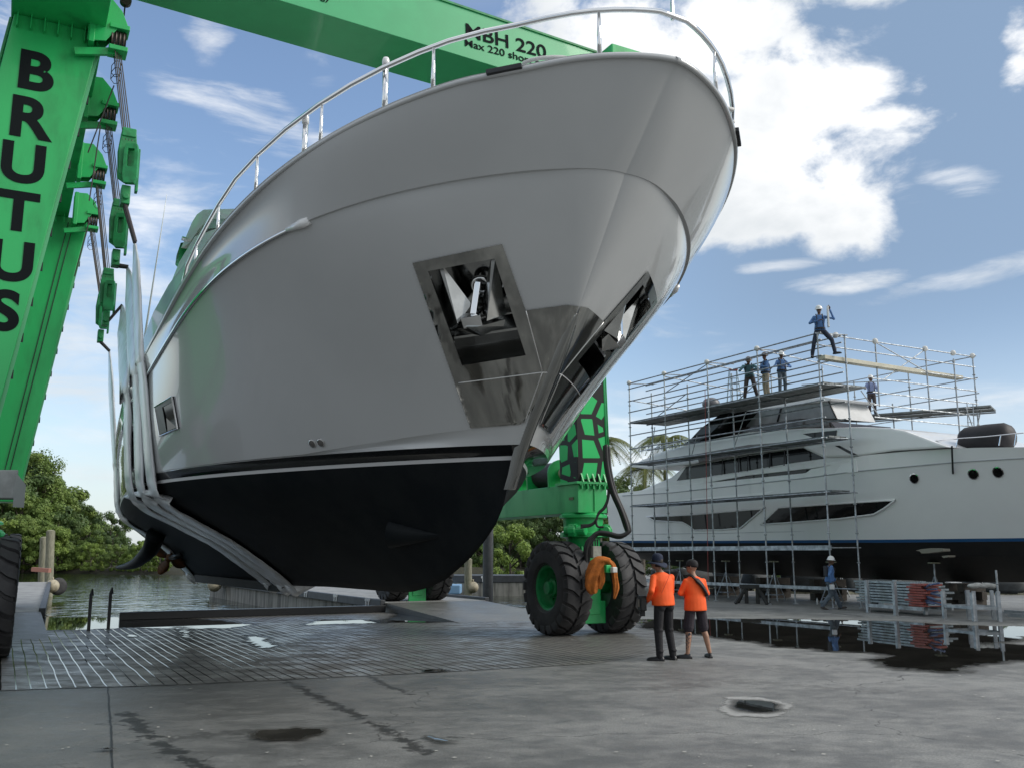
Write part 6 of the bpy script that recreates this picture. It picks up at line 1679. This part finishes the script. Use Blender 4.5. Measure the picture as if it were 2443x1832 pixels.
        mb = MB(); mb.lathe([(.152 * s, -.006 * s), (.150 * s, .002 * s), (.118 * s, .014 * s), (.115 * s, .05 * s), (.100 * s, .09 * s), (.068 * s, .122 * s), (.03 * s, .136 * s), (.0001, .138 * s)], hp(0, -.002, .030), hu, 24)
        for k in (-1, 0, 1): mb.tube([hp(.03 * k, .10, .085), hp(.03 * k, .055, .145), hp(.03 * k, -.01, .168), hp(.03 * k, -.07, .142), hp(.03 * k, -.105, .085)], .008 * s, 6)
        mb.build('hard_hat', hm, root, smooth=True)
    return root, W, D, P, hp
def base_pose(**kw):
    J = dict(pelvis=(0, 0, .95), chest=(0, .0, 1.30), neck=(0, 0, 1.48), head=(0, .02, 1.635), shL=(-.175, 0, 1.385), shR=(.175, 0, 1.385), elL=(-.24, -.02, 1.13), elR=(.24, -.02, 1.13), wrL=(-.24, .06, .89), wrR=(.24, .06, .89),
             hipL=(-.095, 0, .93), hipR=(.095, 0, .93), knL=(-.11, .02, .50), knR=(.11, .02, .50), anL=(-.12, -.02, .09), anR=(.12, -.02, .09), toeL=(-.14, .2, 0), toeR=(.14, .2, 0))
    J.update(kw); return J
ORANGE = pm('hi_vis_orange', (1.0, .125, .018), .75, var=.10, vscale=5, bump=.3, bscale=9, coords='Object')
BLKT = pm('black_trousers', (.012, .012, .015), .85, var=.3, vscale=8, bump=.4, bscale=22); PLUM = pm('charcoal_shorts', (.028, .022, .030), .85, bump=.4, bscale=22)
NAVYH = pm('navy_hat', (.012, .020, .045), .85, bump=.3, bscale=40); CAPB = pm('black_cap', (.012, .012, .014), .8, bump=.3, bscale=40)
WHH = pm('white_hard_hat', (.70, .71, .70), .3, coat=.4); BRH = pm('brown_hard_hat', (.10, .075, .065), .4)
BLUE1 = pm('blue_work_shirt', (.085, .19, .42), .85, bump=.4, bscale=15, var=.3, vscale=6); TEAL = pm('teal_work_shirt', (.12, .24, .29), .85, bump=.4, bscale=15, var=.3, vscale=6)
JEAN = pm('grey_jeans', (.11, .14, .175), .9, var=.35, vscale=7, bump=.4, bscale=20); KHAKI = pm('khaki_trousers', (.36, .31, .24), .9, var=.2, vscale=6); BROWNT = pm('brown_trousers', (.075, .06, .06), .9, var=.2, vscale=6); DKJ = pm('dark_jeans', (.025, .032, .055), .9)
LILAC = pm('pale_blue_shirt', (.22, .27, .45), .85, bump=.3, bscale=15)
HARN = pm('harness_black', (.02, .02, .025), .7)
# man in the brim hat: left of the two
g1 = gpt(1588, 1574)
r_, W, D, P, hp = person((g1.x, g1.y, 0), R(38), base_pose(pelvis=(.0, .02, .97), chest=(-.01, .02, 1.33), neck=(-.02, .055, 1.50), head=(-.05, .10, 1.64), look=R(12), tilt=R(8),
    shL=(-.185, .06, 1.385), shR=(.18, -.02, 1.385), elL=(-.30, .00, 1.16), elR=(.24, .04, 1.13), wrL=(-.20, .20, .98), wrR=(.10, .25, 1.03), handL=(.45, .8, -.2), handR=(-.7, .6, -.1),
    hipL=(-.1, .02, .94), hipR=(.1, .0, .94), knL=(-.14, .02, .50), knR=(.13, .03, .50), anL=(-.17, -.03, .09), anR=(.145, -.04, .09), toeL=(-.30, .22, 0), toeR=(.17, .20, 0)),
    dict(shirt=ORANGE, legs=BLKT, hat='brim', hatmat=NAVYH, shoe=BLACK, bulk=1.10, hem=-.06, hair=pm('dark_hair', (.02, .016, .013), .7)),
    'man in orange long-sleeved shirt, navy brim hat and long black trousers, holding a remote', 'two men in orange shirts', .012, 1.79)
mb = MB(); mb.tube([P['shR'] + Zu * .06 - D((.06, .02, 0)), P['chest'] - D((0, .165, -.08)), P['pelvis'] - D((.16, .12, -.16))], .004, 5); mb.build('lanyard', pm('orange_cord', (.5, .06, .02), .7), r_)
c = W((-.26, .27, .93)); mb = MB(); ax = (D((.5, .85, 0)).normalized(), D((-.85, .5, 0)).normalized(), Zu); mb.box(c, (.24, .10, .20), ax); mb.box(c + Zu * .02 - ax[1] * 0, (.16, .12, .26), ax); mb.box(c - Zu * .13, (.13, .07, .14), ax)
o = mb.build('remote_control', pm('remote_black', (.012, .013, .013), .6, bump=.3, bscale=30), None, bevel=.012); tag(o, 'black hand-held remote control at the hip of the man in the brim hat', 'remote control')
mb = MB(); mb.box(c + ax[1] * .055 + Zu * .02, (.09, .012, .13), ax); sc_ = mb.build('screen', pm('remote_tan', (.30, .25, .20), .5), None, bevel=.004); sc_.parent = o
# man in the cap: right of the two
g2 = gpt(1663, 1569)
r_, W, D, P, hp = person((g2.x, g2.y, 0), R(20), base_pose(look=R(42), tilt=R(4), pelvis=(0, .0, .93), chest=(.0, .0, 1.29), neck=(-.01, .02, 1.46), head=(-.02, .05, 1.61), shL=(-.18, .0, 1.345), shR=(.18, .0, 1.345),
    elL=(-.27, .05, 1.14), elR=(.275, .03, 1.13), wrL=(-.06, .26, 1.10), wrR=(.08, .27, 1.06), handL=(.9, .25, .1), handR=(-.9, .2, .1), hipL=(-.1, 0, .91), hipR=(.1, 0, .91), knL=(-.15, .02, .50), knR=(.17, .03, .50), anL=(-.20, -.02, .09), anR=(.24, -.04, .09), toeL=(-.42, .14, 0), toeR=(.30, .20, 0)),
    dict(shirt=ORANGE, legs=PLUM, shorts=True, hat='cap', hatmat=CAPB, shoe=BLACK, bulk=1.10, hem=-.10), 'man in orange shirt, black cap and dark shorts with a tattooed calf', 'two men in orange shirts', .012, 1.74)
ST_ = MB()
pts = catmull([P['shL'].lerp(P['neck'], .62) + Zu * .055 + D((0, .05, 0)), P['shL'].lerp(P['neck'], .55) + Zu * .03 - D((0, .10, 0)), P['chest'] + D((.05, -.152, .0)), P['chest'] + D((.155, -.125, -.14)), P['pelvis'] + D((.215, -.03, .18)), P['pelvis'] + D((.20, .10, .10))], 6)
rings = []
for i, p in enumerate(pts):
    d = (pts[min(i + 1, len(pts) - 1)] - pts[max(0, i - 1)]).normalized(); n = (p - P['chest'].lerp(P['pelvis'], max(0, min(1, i / len(pts))))); n = (n - d * n.dot(d)).normalized(); sdv = d.cross(n); wv = .02 if i < 9 or i > 21 else .042; tk = .008 if i < 9 or i > 21 else .02
    rings.append([p + sdv * wv + n * tk, p + sdv * wv - n * .02, p - sdv * wv - n * .02, p - sdv * wv + n * tk])
ST_.loft(rings, cap=True); o = ST_.build('sling_bag', pm('black_strap', (.012, .011, .012), .7), None, bevel=.003); tag(o, 'black sling bag strap across the back of the man in the cap', 'bag')
mb = MB()
for k in range(26):
    f = k / 25; a = P['knL'].lerp(P['anL'], .18 + .62 * f); ang = math.sin(k * 2.7) * 1.1; rl = lerp(.066, .044, f) - .0150; q = a - D((math.sin(ang) * rl, math.cos(ang) * rl + .012 * (1 - f), 0))
    mb.sphere(q, .016, 8, 6, sz=1.7)
mb.build('tattoo', pm('tattoo_ink', (.05, .045, .05), .6), r_, smooth=True)
# walking man with the white hard hat
gw = gpt(1983, 1453)
r_, W, D, P, hp = person((gw.x, gw.y, 0), R(-86), base_pose(look=R(-6), tilt=R(-4), pelvis=(0, 0, .92), chest=(0, .03, 1.27), neck=(0, .05, 1.44), head=(0, .09, 1.585), shL=(-.19, .06, 1.385), shR=(.19, .02, 1.385), elL=(-.24, .14, 1.12), elR=(.25, -.10, 1.12), wrL=(-.22, .30, .93), wrR=(.23, -.06, .87),
    hipL=(-.09, .02, .90), hipR=(.09, 0, .90), knL=(-.10, .20, .50), knR=(.10, -.02, .49), anL=(-.10, .36, .10), anR=(.10, -.32, .15), toeL=(-.10, .6, 0), toeR=(.10, -.05, 0), gzR=.05, pitR=R(-20), pitL=R(8)),
    dict(shirt=BLUE1, legs=JEAN, hat='helmet', hatmat=WHH, skin=SKIND, leg=1.12, shoe=pm('tan_boot', (.06, .05, .045), .7)), 'man walking in white hard hat, blue shirt and loose grey jeans', None, .016, 1.76)
mb = MB()
for e in (-1, 1): mb.tube([P['pelvis'] + D((.10 * e, .12, .18)), P['chest'] + D((.10 * e, .13, .05)), P['shR' if e > 0 else 'shL'].lerp(P['neck'], .4) + Zu * .06, P['chest'] + D((.05 * e, -.14, 0)), P['pelvis'] + D((.10 * e, -.13, .15))], .03, 6, flat=.5)
mb.box(P['chest'] - D((0, .14, .02)), (.05, .26, .34), (D((0, 1, 0)), D((1, 0, 0)), Zu)); mb.build('safety_harness', HARN, r_)
o = MB().box(W((.25, -.03, .74)), (.10, .14, .16), (D((1, 0, 0)), D((0, 1, 0)), Zu)).build('white_pouch', pm('white_pouch', (.6, .62, .64), .6), None, bevel=.015); tag(o, 'small white pouch carried by the walking man', 'pouch')
# men on the scaffold
def on_deck(px, Yd, z): p = atZ(px, 900, z) if False else None; r = ray(px, 940); p = EYE + r * (Yd / r.y); return (p.x, Yd, z)
ZD_ = 7.645
def harness(r_, P, D):
    mb = MB()
    for e in (-1, 1): mb.tube([P['pelvis'] + D((.12 * e, .12, .05)), P['chest'] + D((.10 * e, .14, .05)), P['shR' if e > 0 else 'shL'].lerp(P['neck'], .4) + Zu * .07, P['chest'] + D((.04 * e, -.15, 0)), P['pelvis'] + D((.12 * e, -.14, .05))], .022, 6, flat=.5)
    mb.lathe([(.185, -.03), (.195, 0), (.185, .03)], P['pelvis'] + Zu * .04, Zu, 16); mb.build('safety_harness', HARN, r_)
x, y, z = on_deck(1790, 36.0, ZD_)
r_, W, D, P, hp = person((x, y, z), R(160), base_pose(pelvis=(0, -.05, .90), chest=(0, .14, 1.20), neck=(0, .26, 1.33), head=(-.02, .36, 1.44), tilt=R(-28), look=R(10), shL=(-.2, .22, 1.28), shR=(.2, .2, 1.28), elL=(-.36, .36, 1.12), elR=(.32, .38, 1.08), wrL=(-.20, .58, 1.06), wrR=(.08, .40, 1.28), hipL=(-.1, -.04, .88), hipR=(.1, -.04, .88), knL=(-.18, .02, .47), knR=(.16, .02, .47), anL=(-.26, -.08, .09), anR=(.22, -.06, .09), toeL=(-.36, .14, 0), toeR=(.3, .16, 0)),
    dict(shirt=TEAL, legs=BROWNT, hat='helmet', hatmat=BRH, skin=SKIND), 'worker bending over in a teal shirt beside the step ladder on the scaffold', 'workers up on the scaffold', .018, 1.80); harness(r_, P, D)
x, y, z = on_deck(1829, 35.4, ZD_)
r_, W, D, P, hp = person((x, y, z), R(105), base_pose(look=R(20), elL=(-.28, .12, 1.16), wrL=(-.22, .36, 1.18), wrR=(.2, .34, 1.1), elR=(.26, .08, 1.14)), dict(shirt=BLUE1, legs=KHAKI, hat='helmet', hatmat=BRH, skin=SKIND), 'worker in blue shirt and khaki trousers, standing upright on the scaffold', 'workers up on the scaffold', .018, 1.72); harness(r_, P, D)
x, y, z = on_deck(1868, 34.9, ZD_)
r_, W, D, P, hp = person((x, y, z), R(190), base_pose(tilt=R(-14), elL=(-.34, .10, 1.15), wrL=(-.12, .26, 1.12), elR=(.34, .10, 1.15), wrR=(.12, .28, 1.12)), dict(shirt=BLUE1, legs=JEAN, hat='helmet', hatmat=WHH, skin=SKIND), 'worker in white hard hat and grey jeans, third along the upper deck', 'workers up on the scaffold', .018, 1.66); harness(r_, P, D)
p = atY(2082, 985, 38.2)
r_, W, D, P, hp = person((p.x, 38.2, 7.40), R(175), base_pose(look=R(60), elL=(-.26, .06, 1.14), wrL=(-.2, .2, .98), elR=(.30, .10, 1.16), wrR=(.34, .36, 1.12)), dict(shirt=LILAC, legs=BROWNT, hat='helmet', hatmat=WHH, skin=SKIND), 'worker in pale shirt and white hard hat, alone on the right deck', 'workers up on the scaffold', .018, 1.62); harness(r_, P, D)
p = atY(1960, 852, 32.2)
r_, W, D, P, hp = person((p.x, 32.2, 8.56), R(170), base_pose(pelvis=(0, 0, .92), tilt=R(-10), look=R(-15), hipL=(-.1, 0, .90), hipR=(.1, 0, .90), knL=(-.36, .08, .54), knR=(.22, .02, .48), anL=(-.46, -.02, .12), anR=(.30, -.02, .06), toeL=(-.66, .1, 0), toeR=(.34, .2, 0), gzL=.06, gzR=-.05,
    elL=(-.48, .02, 1.30), wrL=(-.34, .12, 1.62), elR=(.34, .10, 1.16), wrR=(.06, .28, 1.20), handL=(.2, .2, .9)), dict(shirt=BLUE1, legs=DKJ, hat='helmet', hatmat=WHH, skin=SKIND), 'topmost worker straddling the scaffold corner with a raised white tube', 'workers up on the scaffold', .018, 1.80); harness(r_, P, D)
mb = MB(); a = P['wrL'] + D((.06, .02, .09)); mb.bar(a + Zu * .02, a - Zu * .75 + D((.02, .05, 0)), .09, .06); o = mb.build('white_tube', pm('white_pvc', (.62, .63, .64), .4), None, bevel=.01); tag(o, 'short white tube held upright by the topmost worker', 'tube')
# ================================================================== trees beyond the water
def leaf_mat(name, c1, c2, c3):
    m = bpy.data.materials.new(name); m.use_nodes = True; n = NT(m.node_tree); b = n.n['Principled BSDF']
    t = n.node('ShaderNodeTexCoord'); oi = n.node('ShaderNodeObjectInfo')
    add = n.node('ShaderNodeVectorMath'); add.operation = 'ADD'; n.link(t.outputs['Object'], add.inputs[0]); n.link(oi.outputs['Random'], add.inputs[1])
    f = n.noise(add.outputs[0], .55, 3, .6); g = n.noise(add.outputs[0], 6.0, 2, .5)
    c = n.mix(n.sstep(f, .38, .62), c1, c2); c = n.mix(n.sstep(g, .55, .75, 0, .7), c, c3); n.link(c, b.inputs['Base Color'])
    b.inputs['Roughness'].default_value = .5; b.inputs['Specular IOR Level'].default_value = .3
    tr = n.node('ShaderNodeBsdfTranslucent'); n.link(c, tr.inputs[0]); mx = n.node('ShaderNodeMixShader'); mx.inputs[0].default_value = .25
    n.link(b.outputs[0], mx.inputs[1]); n.link(tr.outputs[0], mx.inputs[2]); n.link(mx.outputs[0], n.n['Material Output'].inputs[0]); return m
LEAFA = leaf_mat('mangrove_leaf', (.125, .20, .045), (.20, .28, .07), (.29, .33, .10)); LEAFB = leaf_mat('dark_leaf', (.06, .11, .035), (.105, .165, .05), (.16, .20, .065)); LEAFC = leaf_mat('bright_leaf', (.17, .26, .05), (.23, .32, .07), (.31, .36, .11))
BARK = pm('bark', (.13, .11, .09), .9, var=.5, vscale=6, bump=.5, bscale=15)
def make_tree(name, label, group, H, Wd, mat, leaves, lsize, seed, low=.06):
    rnd = random.Random(seed); t = thing(name, label, 'tree', (0, 0, 0), group)
    mb = MB(); clumps = []
    nb = 8
    tr = catmull([V((0, 0, -.6)), V((rnd.uniform(-.2, .2), rnd.uniform(-.2, .2), H * .25)), V((rnd.uniform(-.5, .5), rnd.uniform(-.4, .4), H * .55)), V((rnd.uniform(-.6, .6), 0, H * .85))], 4)
    mb.tube(tr, .2, 7, rs=[.028 * H * (1 - .85 * i / (len(tr) - 1)) for i in range(len(tr))])
    for k in range(34):
        f = rnd.uniform(low, 1.0); a = rnd.uniform(0, 2 * PI); wid = Wd * (.55 + .45 * math.sin(PI * min(1, f * .85 + .12))) * (1 if f < .75 else 1.25 - f * .6)
        rr = wid * math.sqrt(rnd.uniform(.15, 1)); c = V((rr * math.cos(a), rr * math.sin(a), H * f)); clumps.append((c, rnd.uniform(.10, .19) * (H * .35 + Wd * .5)))
        if k % 3 == 0:
            b0_ = tr[min(len(tr) - 1, int(f * .7 * len(tr)))]; mb.tube([b0_, b0_.lerp(c, .5) + Zu * .15, c], .05, 5, rs=[.011 * H, .007 * H, .003 * H])
    mb.build('trunk', BARK, t, smooth=True)
    vs = []; fs = []
    for i in range(leaves):
        c, r = clumps[rnd.randrange(len(clumps))]
        d = V((rnd.gauss(0, 1), rnd.gauss(0, 1), rnd.gauss(0, .75))).normalized() * (r * rnd.uniform(.55, 1.08)); p = c + d
        if p.z < .05: continue
        n = (d.normalized() + V((rnd.uniform(-.7, .7), rnd.uniform(-.7, .7), rnd.uniform(-.2, .9)))).normalized(); x = n.orthogonal().normalized(); x = (Matrix.Rotation(rnd.uniform(0, 6.3), 3, n) @ x); y = n.cross(x); s = lsize * rnd.uniform(.6, 1.4)
        k = len(vs); vs += [p - x * s, p - y * s * .55, p + x * s, p + y * s * .55]; fs.append((k, k + 1, k + 2, k + 3))
    me = bpy.data.meshes.new('crown'); me.from_pydata([tuple(v) for v in vs], [], fs); me.materials.append(mat); o = bpy.data.objects.new('crown', me); COL.objects.link(o); setpar(o, t); return t
TG = 'trees on the far bank'
kinds = [make_tree('mangrove_tree', 'mid green mangrove tree in the dense bank across the water', TG, 8, 4.2, LEAFA, 13000, .145, 1), make_tree('mangrove_tree', 'dark green broadleaf tree in the dense bank across the water', TG, 9, 4.5, LEAFB, 13000, .15, 2),
         make_tree('mangrove_tree', 'bright yellow-green mangrove at the water edge of the far bank', TG, 5, 3.4, LEAFC, 9000, .125, 3), make_tree('mangrove_tree', 'thin open-crowned tree rising above the far bank', TG, 12, 3.0, LEAFA, 5000, .14, 4, .45)]
rt_ = random.Random(11)
used = [False] * 4
def plant(k, x, y, s, z=WZ + .3):
    if not used[k]: o = kinds[k]; used[k] = True; o.location = (x, y, z); o.scale = (s * 1.0,) * 3; o.rotation_euler.z = rt_.uniform(0, 6.3)
    else: o = dup(kinds[k], (x, y, z), None, rt_.uniform(0, 6.3), (s * rt_.uniform(.9, 1.15), s * rt_.uniform(.9, 1.15), s))
    return o
def hcap(px):                                            # photographed height of the tree line, source pixels above the horizon
    return interp([(-100, 330), (60, 228), (95, 236), (135, 198), (190, 135), (250, 90), (420, 120), (900, 110), (1080, 130), (1170, 150), (1260, 150), (1400, 170), (1480, 180), (1530, 130), (1700, 70)], px)
def plant_px(k, px, Yd, f=1.0):
    H0 = (8, 9, 5, 12)[k]; x = (px - CX) / F * Yd; top = CAMH + hcap(px) / F * Yd; s = max(.4, (top - WZ) * f / H0 / 1.03); return plant(k, x, Yd, s)
for px in range(-90, 330, 42): plant_px(1 if rt_.random() < .55 else 0, px + rt_.uniform(-12, 12), 140 + rt_.uniform(-4, 8), rt_.uniform(.80, .95))
for px in range(-80, 330, 38): plant_px(0 if rt_.random() < .7 else 1, px + rt_.uniform(-10, 10), 131 + rt_.uniform(-2, 3), rt_.uniform(.55, .75))
for px in range(-60, 420, 24): plant_px(2 if rt_.random() < .5 else 0, px + rt_.uniform(-10, 10), shore((px - CX) / F * 124) + rt_.uniform(-1.2, .6), rt_.uniform(.28, .48))
for px in (90, 118, 40): plant_px(3, px, 138, 1.0)
for px in range(420, 1080, 60): plant_px(1, px, 135 + rt_.uniform(-3, 5), .8)
for px in range(1050, 1560, 40): plant_px(1, px + rt_.uniform(-10, 10), 137 + rt_.uniform(-3, 6), rt_.uniform(.85, 1.05))
for px in range(1060, 1500, 48): plant_px(1 if rt_.random() < .6 else 0, px + rt_.uniform(-10, 10), 128 + rt_.uniform(-2, 2), rt_.uniform(.5, .75))
bu = plant(2, (1218 - CX) / F * 90, 90, .98, WZ - .1); bu['label'] = 'round bright green bush at the water beside the turtle-patterned leg'; bu.name = 'bush'; bu['category'] = 'bush'; del bu['group']
for px in range(1560, 2560, 45):  # dark bush row, added to cover the bright strip under the second yacht
    yy = 66 + rt_.uniform(-4, 4); plant(1, (px - CX) / F * yy, yy, rt_.uniform(.26, .34), -.1)
# palms -------------------------------------------------------------------
PALM = leaf_mat('palm_leaf', (.10, .13, .03), (.17, .19, .05), (.26, .25, .09))
def make_palm(H, seed):
    rnd = random.Random(seed); t = thing('palm_tree', 'palm tree with drooping yellow-green fronds', 'palm tree', (0, 0, 0), 'palm trees behind the yard')
    mb = MB(); tr = catmull([V((0, 0, -.5)), V((.1, 0, H * .4)), V((.35, .1, H * .8)), V((.45, .1, H))], 4); mb.tube(tr, .16, 8, rs=[.20 - .07 * i / (len(tr) - 1) for i in range(len(tr))]); mb.build('trunk', BARK, t, smooth=True)
    top = V((.45, .1, H)); mb = MB()
    for k in range(24):
        a = 2 * PI * k / 24 + rnd.uniform(-.15, .15); el0 = rnd.uniform(-.1, 1.1); L = rnd.uniform(2.4, 3.3); h = V((math.cos(a), math.sin(a), 0)); pts = []
        for i in range(13):
            f = i / 12; pts.append(top + h * (L * f * math.cos(el0 * (1 - .5 * f))) + Zu * (L * f * math.sin(el0) - 1.75 * f * f * L * .62))
        for i in range(12):
            d = (pts[i + 1] - pts[i]).normalized(); sdv = d.cross(Zu).normalized(); mb.add([pts[i] + sdv * .018, pts[i + 1] + sdv * .018, pts[i + 1] - sdv * .018, pts[i] - sdv * .018], [(0, 1, 2, 3)])
            for j in range(3):
                p = pts[i].lerp(pts[i + 1], j / 3); ll = .75 * math.sin(PI * min(1, (i + j / 3) / 12 * .85 + .12)) * rnd.uniform(.8, 1.1)
                for e in (-1, 1):
                    q = p + sdv * (ll * .75 * e) + d * ll * .5 - Zu * (ll * .45); mb.add([p, p + d * .06, q], [(0, 1, 2)])
    mb.build('crown', PALM, t, recalc=False); return t
p0 = make_palm(9, 5)
def put_palm(o, px, py, Yd, H, lab=None):
    p = atY(px, py, Yd); s = (p.z) / 9.0; o.scale = (max(s, .85),) * 3; o.location = (p.x - .45 * s, Yd, p.z - 9 * o.scale[0]); o.rotation_euler.z = random.uniform(0, 1)
    if lab: o['label'] = lab
put_palm(p0, 1440, 1058, 62, 9, 'palm tree with drooping fronds spreading behind the turtle-patterned leg'); p1 = dup(p0); put_palm(p1, 1600, 1052, 64, 9, 'palm tree showing between the scaffold posts above the aft deck'); p2 = dup(p0); put_palm(p2, 1540, 1120, 60, 9, 'lower palm tree behind the left end of the scaffold')
